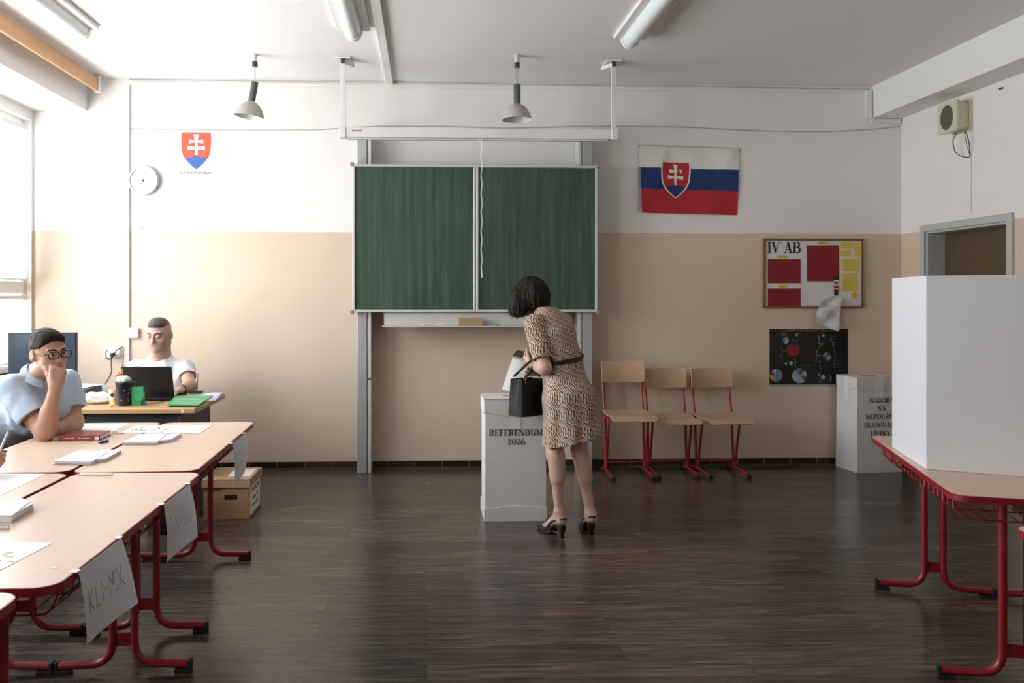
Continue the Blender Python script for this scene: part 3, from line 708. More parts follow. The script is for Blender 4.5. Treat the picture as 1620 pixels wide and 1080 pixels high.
# printed coat of arms
p = PY(286, 206); q = PY(342, 284)
t = thing('emblem_poster', 'white sheet with red and blue shield emblem above the clock', 'poster', ((p.x + q.x) / 2, YB - .001, (p.z + q.z) / 2))
pw, ph = q.x - p.x, p.z - q.z
MB().b2((-pw / 2, -.0012, -ph / 2), (pw / 2, 0, ph / 2)).build('sheet', mat('glossy_paper', '#e9e9e9', rough=.35, var=.01), t)
c = PY(310.5, 209.5); d_ = PY(334, 268)
RP = mat('print_red', '#e0583f', rough=.5); BP = mat('print_blue', '#3b62ae', rough=.5)
M = planeM(Vector((c.x - (p.x + q.x) / 2, -.0014, c.z - (p.z + q.z) / 2)), (1, 0, 0), (0, -1, 0))
emblem(t, M, .243, .315, RP, BP, PAPER)
sans('SLOVENSKÁ REPUBLIKA', .0255, INK, t, M @ Matrix.Translation((0, -.352, 0)), bold=.0006)
for x in (-pw/2+.01, pw/2-.01): MB().b2((x - .008, -.0025, ph / 2 - .02), (x + .008, -.0014, ph / 2)).build('tape', PLASTIC, t)

# ------------------------------------------------------------------ flag
TL, TR, BL, BR = PY(1012, 229.5, 6.84), PY(1171, 234.5, 6.84), PY(1013, 336, 6.84), PY(1168, 340, 6.84)
t = thing('flag', 'white blue and red flag with shield emblem pinned to the back wall', 'flag', (TL.x, YB, BL.z))
O = Vector((TL.x, YB, BL.z))
def flagp(u, v, off=0):
    """u right, v down"""
    u2 = u
    P_ = (TL * (1 - u2) + TR * u2) * (1 - v) + (BL * (1 - u2) + BR * u2) * v
    y = -.012 - .006 * math.sin(u * 9 + v * 2) * (.3 + v) - .005 * math.sin(u * 17 - v * 5) - .010 * math.exp(-((u - (1 - v) * .25 - .02) / .05) ** 2) * (1 - v * .5) - .008 * math.exp(-((u - .95 + v * .3) / .05) ** 2) * (1 - v)
    z = -.012 * math.sin(math.pi * u) * (1 - v) * .5
    return Vector((P_.x - O.x, y - off, P_.z - O.z + z))
FW = mat('flag_white', '#e4e2dd', rough=.7, var=.02); FB = mat('flag_blue', '#15336e', rough=.65, var=.05); FR = mat('flag_red', '#b3232a', rough=.65, var=.05)
edges = [0, .318, .64, 1]
for k, (m_, nm) in enumerate(((FW, 'white_stripe'), (FB, 'blue_stripe'), (FR, 'red_stripe'))):
    v0, v1 = edges[k], edges[k + 1]
    MB().sheet(lambda u, v: flagp(.018 + u * .982 if k else .0 + u, v0 + (v1 - v0) * v), 64, 12, .001).build(nm, m_, t, smooth=True)
for k, (c1, v0, v1) in enumerate((('#8d95ad', .318, .64), ('#b89aa6', .64, .96))):
    MB().sheet(lambda u, v: flagp(-.012 + u * .030, v0 + (v1 - v0) * v) + Vector((0, .004, 0)), 3, 8, .001).build('folded_hem', mat('flag_hem_%d' % k, c1, rough=.7), t, smooth=True)
# emblem follows the cloth
def conform(o, uv0, sw, sh, off):
    for vert in o.data.vertices:
        x, y = vert.co.x, vert.co.y
        vert.co = flagp(uv0[0] + x / sw, uv0[1] - y / sh, off + vert.co.z)
fw, fh = (TR - TL).length, (TL - BL).length
ew, eh = fw * .262, fh * .52
def conf_poly(poly, name, m_, off, quads=None):
    mb = MB(); bm = bmesh.new()
    vs = [bm.verts.new((x, y, 0)) for x, y in poly]
    for q_ in (quads or [range(len(vs))]): bm.faces.new([vs[i] for i in q_])
    bmesh.ops.triangulate(bm, faces=bm.faces[:], ngon_method='BEAUTY')
    for _ in range(2): bmesh.ops.subdivide_edges(bm, edges=bm.edges[:], cuts=1)
    bmesh.ops.triangulate(bm, faces=bm.faces[:])
    me = bpy.data.meshes.new(name); bm.to_mesh(me); bm.free(); me.materials.append(m_)
    o = bpy.data.objects.new(name, me); COL.objects.link(o); o.parent = t
    conform(o, (.362, .235), fw, fh, off + .0035); return o
conf_poly([(x * 1.11, y * 1.06 + eh * .025) for x, y in shield(ew, eh)], 'emblem_border', FW, .003)
conf_poly(shield(ew, eh), 'emblem_shield', FR, .0038)
conf_poly(hills(ew, eh), 'emblem_hills', FB, .0046)
for i, pl in enumerate(cross_polys(ew, eh)): conf_poly(pl, 'emblem_cross', FW, .0046 + i * .0002, [(0, 1, 2, 5), (2, 3, 4, 5)] if i < 2 else [(0, 1, 2, 5), (5, 2, 3, 4)])
for u_, v_ in ((0, 0), (1, 0.01)):
    P_ = flagp(u_, v_ + .01); MB().lathe([(.006, 0), (.006, .003), (.001, .005)], c=P_ + Vector((0, -.001, 0)), n=10, axis=Y).build('pin', DKGREY, t)
MB().tube([flagp(0, 0), flagp(.25, -.012), flagp(.6, -.02), flagp(1, 0)], .0018, 5).build('hem_cord', GREY, t)

# ------------------------------------------------------------------ notice board
p, q = PY(1208, 377, 6.85), PY(1366, 487, 6.85)
BX, BZ = (p.x + q.x) / 2, (p.z + q.z) / 2; bw, bh = q.x - p.x, p.z - q.z
t = thing('notice_board', 'wood-framed white notice board with red and yellow sheets on the back wall', 'notice board', (BX, YB - .001, BZ))
FRM = mat('brown_wood_frame', '#7a5138', rough=.5, var=.12)
MB().b2((-bw / 2 + .01, -.014, -bh / 2 + .01), (bw / 2 - .01, 0, bh / 2 - .01)).build('board_panel', mat('board_white', '#d9d9d9', rough=.6, var=.02), t)
fr = MB()
for x in (-bw / 2, bw / 2 - .018): fr.b2((x, -.024, -bh / 2), (x + .018, 0, bh / 2))
for z in (-bh / 2, bh / 2 - .018): fr.b2((-bw / 2 + .018, -.024, z), (bw / 2 - .018, 0, z + .018))
fr.build('frame', FRM, t, bevel=.002)
def bp_(u, v): 
    P_ = PY(u, v, 6.85); return P_.x - BX, P_.z - BZ
BM = planeM(Vector((0, -.0146, 0)), (1, 0, 0), (0, -1, 0))
def note(parent, pts, m_, nm, lines=0, ink=None, z=0.0, lw=.0012, inset=.1, M=None, seed=0):
    P_ = [bp_(*a) for a in pts] if M is None else pts
    MM = M or BM
    MB().prism(P_[::-1], z + .0004, z + .0012, MM).build(nm, m_, parent)
    if lines:
        rnd = random.Random(seed); (tlx, tly), (trx, try_), (brx, bry), (blx, bly) = P_; mb = MB()
        for k in range(lines):
            v = (k + 1) / (lines + 1); a = Vector((tlx + (blx - tlx) * v, tly + (bly - tly) * v)); b = Vector((trx + (brx - trx) * v, try_ + (bry - try_) * v))
            e = 1 - inset - rnd.random() * .25
            scrawl(mb, [[tuple(a.lerp(b, inset)), tuple(a.lerp(b, e))]], MM, lw, z=z + .0015)
        mb.build('printed_text', ink or INK, parent)
REDP = mat('dark_red_paper', '#8a1c24', rough=.7); YEL = mat('yellow_paper', '#dcc45a', rough=.7); REDL = mat('faint_dark_line', '#6a151c', rough=.8); YL = mat('yellow_brown_ink', '#7d6c2c', rough=.8)
note(t, [(1215, 410), (1267, 410), (1267, 448), (1215, 448)], REDP, 'red_sheet', 9, REDL, lw=.003)
note(t, [(1215, 456), (1267, 456), (1267, 484), (1215, 484)], REDP, 'red_sheet', 6, REDL, lw=.003)
note(t, [(1277, 388), (1328, 388), (1328, 445), (1277, 445)], REDP, 'red_sheet', 13, REDL, lw=.003)
note(t, [(1229, 403.5), (1248, 403.5), (1247, 408.5), (1229, 408.5)], YEL, 'yellow_label', 1, YL, lw=.004)
note(t, [(1231, 450.5), (1247, 450.5), (1246, 455), (1231, 455)], YEL, 'yellow_label', 1, YL, lw=.004)
note(t, [(1293, 382), (1311, 382), (1311, 386.5), (1293, 386.5)], YEL, 'yellow_label', 1, YL, lw=.004)
note(t, [(1330, 383), (1350, 381.5), (1351, 393.5), (1330, 394)], YEL, 'yellow_sheet', 5, YL, seed=1)
note(t, [(1351, 384), (1362.5, 384), (1363, 405.5), (1353, 405)], YEL, 'yellow_sheet', 8, YL, seed=2)
note(t, [(1330, 395), (1346.5, 395.5), (1346, 406), (1330, 405)], YEL, 'yellow_sheet', 4, YL, seed=3)
note(t, [(1332, 409), (1359, 409), (1358.5, 429), (1332.5, 429)], YEL, 'yellow_sheet', 7, YL, seed=4)
note(t, [(1332, 431), (1357.5, 431.5), (1357, 461), (1332, 460)], YEL, 'yellow_sheet', 8, YL, seed=5)
OR = mat('orange_yellow_paper', '#d9a840', rough=.7)
fx, fy = bp_(1352, 467); st = []
for k in range(10): a = R(36 * k + 12); r_ = .035 if k % 2 == 0 else .02; st.append((fx + r_ * math.cos(a) * 1.1, fy + r_ * math.sin(a)))
MB().prism(st, .0004, .002, BM).build('paper_flower', OR, t)
x, z = bp_(1241, 391)
serif_text('IV·AB', .098, BM @ Matrix.Translation((x, z - .05, 0)), INK, t, squeeze=.95)
# small guardsman cut-out
gx, gz = bp_(1323, 462)
g = MB(); BLK = INK
g.prism(rrect(.045, .062, .02, cx=gx, cy=gz + .108), .0004, .004, BM, 0)
g.prism(circle(.017, 14, gx, gz + .072), .0006, .004, BM, 1)
g.prism([(gx - .02, gz + .055), (gx + .02, gz + .055), (gx + .024, gz + .018), (gx - .024, gz + .018)], .0006, .004, BM, 2)
g.prism([(gx - .018, gz + .018), (gx + .018, gz + .018), (gx + .016, gz - .03), (gx - .016, gz - .03)], .0006, .004, BM, 0)
g.prism([(gx - .024, gz + .034), (gx + .024, gz + .034), (gx + .024, gz + .029), (gx - .024, gz + .029)], .004, .0046, BM, 3)
g.prism(rrect(.040, .014, .005, cx=gx, cy=gz + .098), .004, .0046, BM, 3)
g.build('guardsman_cutout', [BLK, mat('cutout_skin', '#d6a98c', rough=.7), FR, PAPER], t)
# crumpled sheet hanging from the board's lower edge
t2 = thing('crumpled_note', 'creased white printed note hanging over the notice board frame', 'note', PY(1311, 497, 6.82))
o0 = PY(1311, 497, 6.82)
def cr(u, v):
    TLc, TRc, BRc, BLc = (1304, 468.5), (1331, 470.5), (1325, 524.5), (1290.5, 512)
    mid = -4.5 * math.sin(math.pi * v) * (1 - u)
    x = (TLc[0] * (1 - u) + TRc[0] * u) * (1 - v) + (BLc[0] * (1 - u) + BRc[0] * u) * v + mid
    y = (TLc[1] * (1 - u) + TRc[1] * u) * (1 - v) + (BLc[1] * (1 - u) + BRc[1] * u) * v
    P_ = PY(x, y, 6.825) - o0
    return P_ + Vector((0, -.006 * math.sin(7 * u + 9 * v) - .01 * abs(math.sin(5 * v - 3 * u)) - .03 * v * v * .4, 0))
MB().sheet(cr, 12, 16, .0008).build('sheet', mat('creased_paper', '#d6d6d4', rough=.8, bump=.3, bscale=20), t2)
mb = MB()
for k in range(11):
    if k in (1, 5): continue
    v = .14 + k * .05
    for i in range(5):
        u = .22 + i * .1; a, b_ = cr(u, v), cr(u + .1, v + .002)
        if i > 3 and k % 3: continue
        mb.add([a + Vector((0, -.0015, .0015)), b_ + Vector((0, -.0015, .0015)), b_ + Vector((0, -.0015, -.0015)), a + Vector((0, -.0015, -.0015))], [(0, 1, 2, 3)])
mb.build('printed_text', GREY, t2)

# ------------------------------------------------------------------ black science poster
p, q = PY(1218, 520.5, 6.86), PY(1342, 611, 6.86)
PXC, PZC = (p.x + q.x) / 2, (p.z + q.z) / 2; pw, ph = q.x - p.x, p.z - q.z
t = thing('wall_poster', 'black landscape poster with round charts below the notice board', 'poster', (PXC, YB - .001, PZC))
MB().b2((-pw / 2, -.0015, -ph / 2 + .02), (pw / 2, 0, ph / 2)).build('sheet', mat('black_poster_print', '#0e0f10', rough=.35, var=.2), t)
MB().b2((-pw / 2, -.0016, -ph / 2), (pw / 2, 0, -ph / 2 + .02)).build('bottom_strip', mat('strip_grey', '#9aa0a4', rough=.4), t)
PM = planeM(Vector((0, -.0018, 0)), (1, 0, 0), (0, -1, 0))
def pp(x, y): return ((x - 79) / (613 - 79) - .5) * pw, (.5 - (y - 650) / (1042 - 650)) * ph       # positions read on the enlarged poster
LG = mat('poster_light_grey', '#9fa3a6', rough=.6); MG = mat('poster_mid_grey', '#4c4f52', rough=.6); PBL = mat('poster_blue', '#5d83a8', rough=.6)
def disc(x, y, r_, ms, nm='round_chart', z=0):
    cx_, cy_ = pp(x, y); mb = MB(); n_ = len(ms)
    for k in range(n_):
        seg = [(cx_, cy_)] + [(cx_ + r_ * math.cos(R(360 * (k + j / 6) / n_)), cy_ + r_ * math.sin(R(360 * (k + j / 6) / n_))) for j in range(7)]
        mb.prism(seg, z + .0002, z + .0007, PM, k)
    mb.build(nm, ms, t)
kx = pw / 534
disc(239, 790, 45 * kx, [REDP] * 12)
mb = MB(); cx_, cy_ = pp(239, 790); r_ = 45 * kx
mb.prism([(cx_ + r_ * math.cos(R(a)), cy_ + r_ * math.sin(R(a))) for a in range(35, 146, 10)], .0008, .001, PM); mb.build('chart_cap', mat('poster_navy', '#27356b', rough=.6), t)
disc(124, 965, 43 * kx, [mat('poster_steel', '#6f8ea3', rough=.6), PBL, mat('poster_pale', '#9db3bd', rough=.6), MG, mat('poster_yellow', '#c9a437', rough=.6), mat('poster_orange', '#c27a35', rough=.6), PBL, mat('poster_steel', '#6f8ea3')])
disc(283, 968, 50 * kx, [LG, MG, PBL, LG, mat('poster_pale', '#9db3bd'), LG, LG, MG])
disc(470, 836, 28 * kx, [MG, PBL, MG, LG])
disc(189, 727, 21 * kx, [LG, PBL, mat('poster_pale', '#9db3bd')])
rnd = random.Random(5); mb = MB()
for (x, y, r_) in ((178, 684, 15), (262, 690, 9), (240, 725, 12), (445, 695, 9), (432, 752, 14), (497, 725, 11), (420, 830, 11), (420, 874, 12), (443, 978, 15), (225, 882, 13), (190, 884, 8), (178, 796, 9)):
    mb.prism(circle(r_ * kx, 12, *pp(x, y)), .0002, .0006, PM, rnd.choice((0, 0, 1)))
for (x0, y0, x1_, y1_) in ((160, 690, 158, 870), (268, 680, 270, 770), (250, 850, 255, 910), (415, 690, 418, 780), (500, 690, 530, 870), (400, 800, 395, 890), (415, 900, 425, 1010), (520, 700, 520, 910), (490, 960, 500, 1010)):
    for k in range(11):
        f_ = k / 10; mb.prism(circle(rnd.uniform(2, 4.5) * kx, 8, *pp(x0 + (x1_ - x0) * f_ + rnd.uniform(-7, 7), y0 + (y1_ - y0) * f_)), .0002, .0006, PM, rnd.choice((0, 0, 1)))
mb.build('small_bubbles', [LG, MG], t)['kind'] = 'stuff'
mb = MB()
for k in range(34):
    x0 = rnd.choice((85, 105, 285, 330, 520, 540)); y0 = rnd.uniform(680, 1000); L_ = rnd.uniform(30, 70)
    scrawl(mb, [[pp(x0, y0), pp(x0 + L_, y0)]], PM, .0016, z=.0004)
scrawl(mb, [[pp(470, 700), pp(470, 950)], [pp(85, 797), pp(400, 797), pp(450, 830)], [pp(90, 657), pp(130, 657)], [pp(580, 655), pp(605, 655)]], PM, .0012, z=.0005)
mb.build('fine_lines', MG, t)
sans('VESMÍR VÝSKUMNÝCH VÝBOROV', .032, mat('poster_title', '#6d7073', rough=.6), t, PM @ Matrix.Translation((pp(346, 668)[0], pp(346, 668)[1], 0)), squeeze=.9)

# wall blemishes: torn tape and a plugged hole
for u, v, nm, rot in ((1011, 562, 'torn scrap of beige tape on the wall above the tallest chair', 0), (1047, 565, 'torn scrap of beige tape on the wall above the middle chair', .5)):
    P_ = PY(u, v); o = MB().prism([(-.015, -.012), (.016, -.016), (.012, .017), (-.006, .012)], 0, .002, planeM(Vector((0, 0, 0)), (math.cos(rot), 0, math.sin(rot)), (0, -1, 0))).build('tape_scrap', mat('beige_tape', '#d9c9a8', rough=.7)); o.location = P_ + Vector((0, -.0005, 0)); tag(o, nm, 'tape')
P_ = PY(225, 360); o = MB().lathe([(.008, 0), (.008, .004), (.0001, .004)], n=12, axis=Y).build('wall_plug', GREY); o.location = P_ + Vector((0, -.0005, 0)); tag(o, 'small grey wall plug below the clock', 'wall plug')

# ------------------------------------------------------------------ loudspeaker on right wall
P_ = (XR, 6.055, 2.87)
t = thing('wall_loudspeaker', 'cream box loudspeaker with round grille on the right wall', 'loudspeaker', P_)
CREAM = mat('cream_plastic', '#cfcab0', rough=.5, var=.04)
prof = rrect(.33, .26, .03)
S0 = .17
M = planeM(Vector((-.16, 0, 0)), (0, -1, 0), (-1, 0, 0))
t.scale = (.62, .68, .9)
# tapered cabinet, front towards the room
mb = MB(); fr_ = rrect(.34, .27, .03); bk = rrect(.27, .215, .02); n_ = len(fr_)
vs = [Vector((-.03, -x, z)) for x, z in bk] + [Vector((-.2, -x, z)) for x, z in fr_] + [Vector((-.215, -x * .95, z * .95)) for x, z in fr_]
fs = [tuple(range(n_)), tuple(range(3 * n_ - 1, 2 * n_ - 1, -1))] + [(r0 * n_ + k, r0 * n_ + (k + 1) % n_, (r0 + 1) * n_ + (k + 1) % n_, (r0 + 1) * n_ + k) for r0 in (0, 1) for k in range(n_)]
mb.add(vs, fs).build('cabinet', CREAM, t, smooth=True, angle=30)
MB().b2((-.03, -.16, -.13), (-.001, .16, .13)).build('back_plate', CREAM, t, bevel=.004)
GR = mat('grey_mesh_grille', '#6d6a5c', rough=.7, bump=1.0, bscale=250)
MB().lathe([(.108, 0), (.106, .006), (.09, .001), (.0001, .008)], c=(-.215, 0, 0), n=40, axis=(-1, 0, 0)).build('grille', GR, t, smooth=True)
MB().b2((-.13, -.138, -.03), (-.04, -.132, .03)).build('side_slot', DKGREY, t)
w1 = [(XR - .03, 5.99, 2.75), (XR - .02, 5.98, 2.70), (XR - .012, 5.95, 2.63), (XR - .006, 5.90, 2.59), (XR - .006, 5.93, 2.56)]
P0 = [Vector((4.12, 6.03, 2.745)), Vector((4.1, 6.05, 2.70)), Vector((4.13, 6.07, 2.60)), Vector((4.17, 6.02, 2.555)), Vector((4.183, 5.97, 2.55))]
tag(MB().tube(rounded(P0, .05, 4), .0035, 6).tube(rounded([Vector((4.14, 5.96, 2.745)), Vector((4.15, 5.93, 2.66)), Vector((4.183, 5.97, 2.555))], .05, 4), .0035, 6).tube([Vector((4.16, 6.0, 2.745)), Vector((4.17, 5.99, 2.65)), Vector((4.183, 5.97, 2.56))], .0025, 6).build('speaker_cable', DKGREY, smooth=True), 'loose grey cables hanging under the wall loudspeaker', 'cable')
tag(MB().b2((XR - .01, 5.955, 2.12), (XR - .0005, 5.967, 2.54)).build('cable_cover', PLASTIC), 'narrow white cable cover on the right wall below the loudspeaker', 'cable cover')
tag(MB().b2((XR - .012, 5.62, 2.985), (XR - .0005, 5.66, 2.995)).build('wall_hook', DKGREY), 'small dark hook on the right wall near the ceiling', 'hook')

# ------------------------------------------------------------------ switch box and sockets by the desk
p, q = PY(203, 519, 6.85), PY(219, 534, 6.85)
t = thing('switch_box', 'white square switch box beside the vertical cable duct', 'switch', ((p.x + q.x) / 2, YB - .001, (p.z + q.z) / 2))
MB().b2((-.042, -.035, -.042), (.042, 0, .042)).build('housing', PLASTIC, t, bevel=.005)
MB().b2((-.022, -.04, -.022), (.012, -.035, .008)).build('rocker', WHITE, t, bevel=.003)
p = PY(177, 558, 6.85)
t = thing('wall_socket', 'double white wall socket behind the desk with a black plug in it', 'socket', (p.x, YB - .001, p.z))
MB().b2((-.07, -.02, -.045), (.07, 0, .045)).build('plate', PLASTIC, t, bevel=.006)
for x in (-.034, .034): MB().lathe([(.026, .02), (.024, .014), (.0001, .012)], c=(x, -.002, 0), n=20, axis=Y).build('outlet', WHITE, t, smooth=True)
c0 = Vector((p.x + .02, 6.82, p.z - .015))
t = thing('power_cable', 'black power cable with plug running down from the wall socket to the desk', 'cable', c0)
MB().lathe([(.017, -.005), (.02, .02), (.014, .04), (.0001, .042)], n=14, axis=Y, c=(0, .005, 0)).build('plug', BLACK, t, smooth=True)
pts = [Vector((0, -.035, 0))] + [PY(u, v, yy) - c0 for u, v, yy in ((176, 575, 6.76), (177, 590, 6.7), (168, 605, 6.6), (160, 617, 6.5), (156, 623, 6.42))]
MB().tube(rounded(pts, .08, 4), .005, 7).build('lead', BLACK, t, smooth=True)
pts = [PY(u, v, 6.80) - c0 for u, v in ((195, 547.5), (187, 552), (181, 558), (178, 566), (172, 569), (168, 566), (167, 558), (170, 553))]
MB().tube(rounded(pts, .08, 4), .004, 7).build('looped_lead', BLACK, t, smooth=True)
p = PY(189, 592, 6.8)
t = thing('hanging_ornament', 'orange ornament hanging on a cord beside the cable duct', 'ornament', p)
OG = mat('orange_plastic', '#d9763a', rough=.5)
MB().tube([PY(196, 549, 6.8) - p, PY(195, 570, 6.8) - p, PY(192, 588, 6.8) - p], .003, 6).build('cord', mat('brown_cord', '#7a3b2a'), t)
MB().lathe([(.0001, -.03), (.02, -.025), (.026, -.005), (.012, .006), (.008, .02), (.0001, .024)], n=9).build('bead', OG, t, smooth=True)
MB().box((-.02, 0, -.014), (.02, .01, .02), (0, .4, 0)).build('tassel', OG, t)
# ================================================================== FURNITURE
TH = .745
def make_table(L=1.315, Wd=.515):
    t = thing('school_table', 'x', 'table', (0, 0, 0))
    out = rrect(Wd, L, .06, 8); inn = rrect(Wd - .006, L - .006, .057, 8)
    MB().prism(inn, TH - .022, TH).build('tabletop', BEECH, t, bevel=.001)
    n_ = len(out); mb = MB()
    vs = [Vector((x, y, z)) for z in (TH - .024, TH - .001) for x, y in out] + [Vector((x, y, z)) for z in (TH - .024, TH - .001) for x, y in inn]
    fs = []
    for k in range(n_):
        k2 = (k + 1) % n_
        fs += [(k, k2, n_ + k2, n_ + k), (2 * n_ + k2, 2 * n_ + k, 3 * n_ + k, 3 * n_ + k2), (n_ + k, n_ + k2, 3 * n_ + k2, 3 * n_ + k), (k2, k, 2 * n_ + k, 2 * n_ + k2)]
    mb.add(vs, fs).build('edge_band', RED, t, smooth=True)
    for sy in (-1, 1):
        y = sy * (L / 2 - .17)
        for sx in (-1, 1):
            pts = rounded([(sx * .042, y, TH - .024), (sx * .042, y, .035), (sx * .258, y, .03)], .09, 7)
            lg = MB().tube(pts, .0155, 12, flat=1.0).build('leg', RED, t, smooth=True)
            MB().b2((min(sx * .20, sx * .262), y - .016, .0), (max(sx * .20, sx * .262), y + .016, .016)).b2((min(sx * .25, sx * .264), y - .0165, .0), (max(sx * .25, sx * .264), y + .0165, .047)).build('foot_pad', RUBBER, lg, bevel=.003)
        MB().prism([(-.03, .105), (.03, .105), (.03, .155), (-.03, .155)], -.003, .003, planeM(Vector((0, y, 0)), (1, 0, 0), (0, -1, 0))).build('brace_plate', RED, t)
        MB().b2((-Wd / 2 + .06, y - .015, TH - .05), (Wd / 2 - .06, y + .015, TH - .024)).build('cross_rail', RED, t, bevel=.003)
    MB().b2((-.02, -L / 2 + .17, TH - .052), (.02, L / 2 - .17, TH - .026)).build('long_rail', RED, t)
    wb = MB(); ya, yb2 = -L / 2 + .12, L / 2 - .12; xw = Wd / 2 - .035
    for x in (-xw, xw):
        wb.tube([(x, ya, TH - .03), (x, yb2, TH - .03)], .003, 5); wb.tube([(x * .96, ya, TH - .075), (x * .96, yb2, TH - .075)], .003, 5)
        N_ = 36
        for k in range(N_):
            y0 = ya + (yb2 - ya) * k / N_; y1 = ya + (yb2 - ya) * (k + 1) / N_
            a_, b_ = ((TH - .03, TH - .075) if k % 2 else (TH - .075, TH - .03))
            wb.tube([(x, y0, a_), (x * .98, y1, b_)], .002, 4, caps=False)
    for k in range(9):
        x = -xw * .8 + xw * 1.6 * k / 8; wb.tube([(x, ya, TH - .115), (x, yb2, TH - .115)], .0022, 4)
    for k in range(8):
        y = ya + (yb2 - ya) * k / 7; wb.tube(rounded([(-xw, y, TH - .03), (-xw * .85, y, TH - .115), (xw * .85, y, TH - .115), (xw, y, TH - .03)], .03, 3), .003, 5)
    wb.build('wire_basket', RED, t)
    return t
T0 = make_table()
TABLES = [(-1.235, 4.02, 1.6, 'beige school table with red edge nearest the teacher desk, on the aisle side'),
          (-1.185, 2.685, 0.0, 'beige school table with red edge, middle one along the aisle, two name sheets taped on'),
          (-1.765, 4.02, 1.6, 'beige school table with red edge on which the man in glasses leans'),
          (-1.718, 2.685, 0.0, 'beige school table behind the aisle row where a hand holds a pen'),
          (-1.245, 1.345, 0.0, 'beige school table corner nearest the camera at the lower left edge')]
first = True
def place_table(x, y, rz, lab, grp):
    global first
    o = T0 if first else copy_tree(T0); first = False
    o.location = (x, y, 0); o.rotation_euler = (0, 0, rz); o['label'] = lab; o['group'] = grp
    return o
for x, y, a, lab in TABLES: place_table(x, y, R(a), lab, 'school tables of the polling committee')
# right-hand tables, turned
A = PZ(1373, 687, TH); B = PZ(1512, 785, TH); d = (A - B).normalized(); ang = math.atan2(-d.x, d.y)   # long axis
rt = Vector((math.cos(ang), math.sin(ang), 0)); mid = (A + B) / 2
c1 = mid + rt * .2575; c2 = mid + rt * (.2575 + .52)
place_table(c1.x, c1.y, ang, 'beige school table with red edge under the white voting screen', 'school tables at the voting screen')
place_table(c2.x, c2.y, ang, 'beige school table behind the voting screen at the right edge of the room', 'school tables at the voting screen')
c3 = PZ(1611, 836, TH); place_table(c3.x + .27, c3.y - .62, R(2), 'beige school table corner in the lower right foreground', 'school tables at the voting screen')

# ------------------------------------------------------------------ school chairs
def make_chair():
    t = thing('school_chair', 'x', 'chair', (0, 0, 0))
    W2 = .185; zs, zt_ = .50, .93        # seat height, back top; faces -Y
    # backrest: curved plywood
    def bk(u, v):
        x = -W2 + 2 * W2 * u; z = zt_ - .172 * v
        ex = 1.0
        return Vector((x, .035 * (1 - (2 * u - 1) ** 2) + .155 - .01 * math.sin(v * math.pi) + .02 * (1 - v), z - .004 * (1 - (2 * u - 1) ** 2) * (1 if v > .9 else 0)))
    mb = MB()
    # rounded-corner outline by remapping a grid
    def rc(u, v, fn, r=.08, ar=2.1):
        # pull the corners in
        x, y = 2 * u - 1, 2 * v - 1; r1 = r; r2 = r * ar
        ax, ay = abs(x), abs(y)
        if ax > 1 - r1 and ay > 1 - r2:
            px, py = (ax - (1 - r1)) / r1, (ay - (1 - r2)) / r2; m_ = max(px, py); l = math.hypot(px, py)
            if l > 0: px, py = px / l * m_, py / l * m_
            ax, ay = 1 - r1 + px * r1, 1 - r2 + py * r2
            x, y = math.copysign(ax, x), math.copysign(ay, y)
        return fn((x + 1) / 2, (y + 1) / 2)
    mb.sheet(lambda u, v: rc(u, v, bk), 26, 14, .009)
    back = mb.build('backrest', PLY, t, smooth=True, bevel=.002)
    rv = MB()
    for sx in (-1, 1):
        for z in (zt_ - .065, zt_ - .135): rv.lathe([(.0055, 0), (.004, .003), (.0001, .004)], c=(sx * (W2 - .022), .1625 + (.02 - .02 * (zt_ - z) / .172) - .004, z), n=10, axis=(0, -1, 0))
    rv.build('rivets', CHROME, back)
    def st(u, v):
        x = -W2 * (1.0) + 2 * W2 * u; y = .135 - .375 * v
        z = zs + .012 - .022 * math.sin(math.pi * min(1, v * 1.15)) * (1 - .4 * (2 * u - 1) ** 2) - (.034 * max(0, (v - .82) / .18) ** 2) + .012 * (2 * u - 1) ** 2 * (1 - v)
        return Vector((x, y, z))
    MB().sheet(lambda u, v: rc(u, v, st, .12, 1.0), 26, 26, .010).build('seat', PLY, t, smooth=True, bevel=.002)
    for sx in (-1, 1):
        x = sx * (W2 - .022)
        MB().tube(rounded([(x, .196, zt_ - .03), (x, .188, zt_ - .18), (x, .125, zs - .01), (x, .09, .06)], .06, 4), .0115, 10).build('back_tube', RED, t, smooth=True)
        MB().tube(rounded([(x, .12, zs - .012), (x, -.03, zs - .026), (x, .03, .22), (x, .055, .05)], .04, 6), .0105, 10).build('seat_tube', RED, t, smooth=True)
        sk = MB().tube(rounded([(x, .19, .024), (x, .09, .04), (x, .03, .04), (x, -.19, .022)], .06, 4), .013, 10).build('skid', RED, t, smooth=True)
        for y in (.19, -.19): MB().tube([(x, y - math.copysign(.02, y), .021), (x, y + math.copysign(.02, y), .017)], .0165, 10).build('rubber_foot', RUBBER, sk, smooth=True)
    MB().tube([(-W2 + .022, .085, .1), (W2 - .022, .085, .1)], .008, 8).build('cross_bar', RED, t, smooth=True)
    return t
ch = make_chair()
CH = [(1.655, 6.49, R(0), 1.0, 'red-framed beech school chair directly behind the woman, the tallest of three'),
      (2.035, 6.55, R(1), .925, 'red-framed beech school chair in the middle of the three by the back wall'),
      (2.445, 6.55, R(4), .925, 'red-framed beech school chair nearest the black poster, last of the three')]
for i, (x, y, a, s, lab) in enumerate(CH):
    o = ch if i == 0 else copy_tree(ch)
    o.location = (x, y, 0); o.rotation_euler = (0, 0, a); o.scale = (1, 1, s) if s != 1 else (1, 1, 1.0)
    o['label'] = lab; o['group'] = 'school chairs along the back wall'

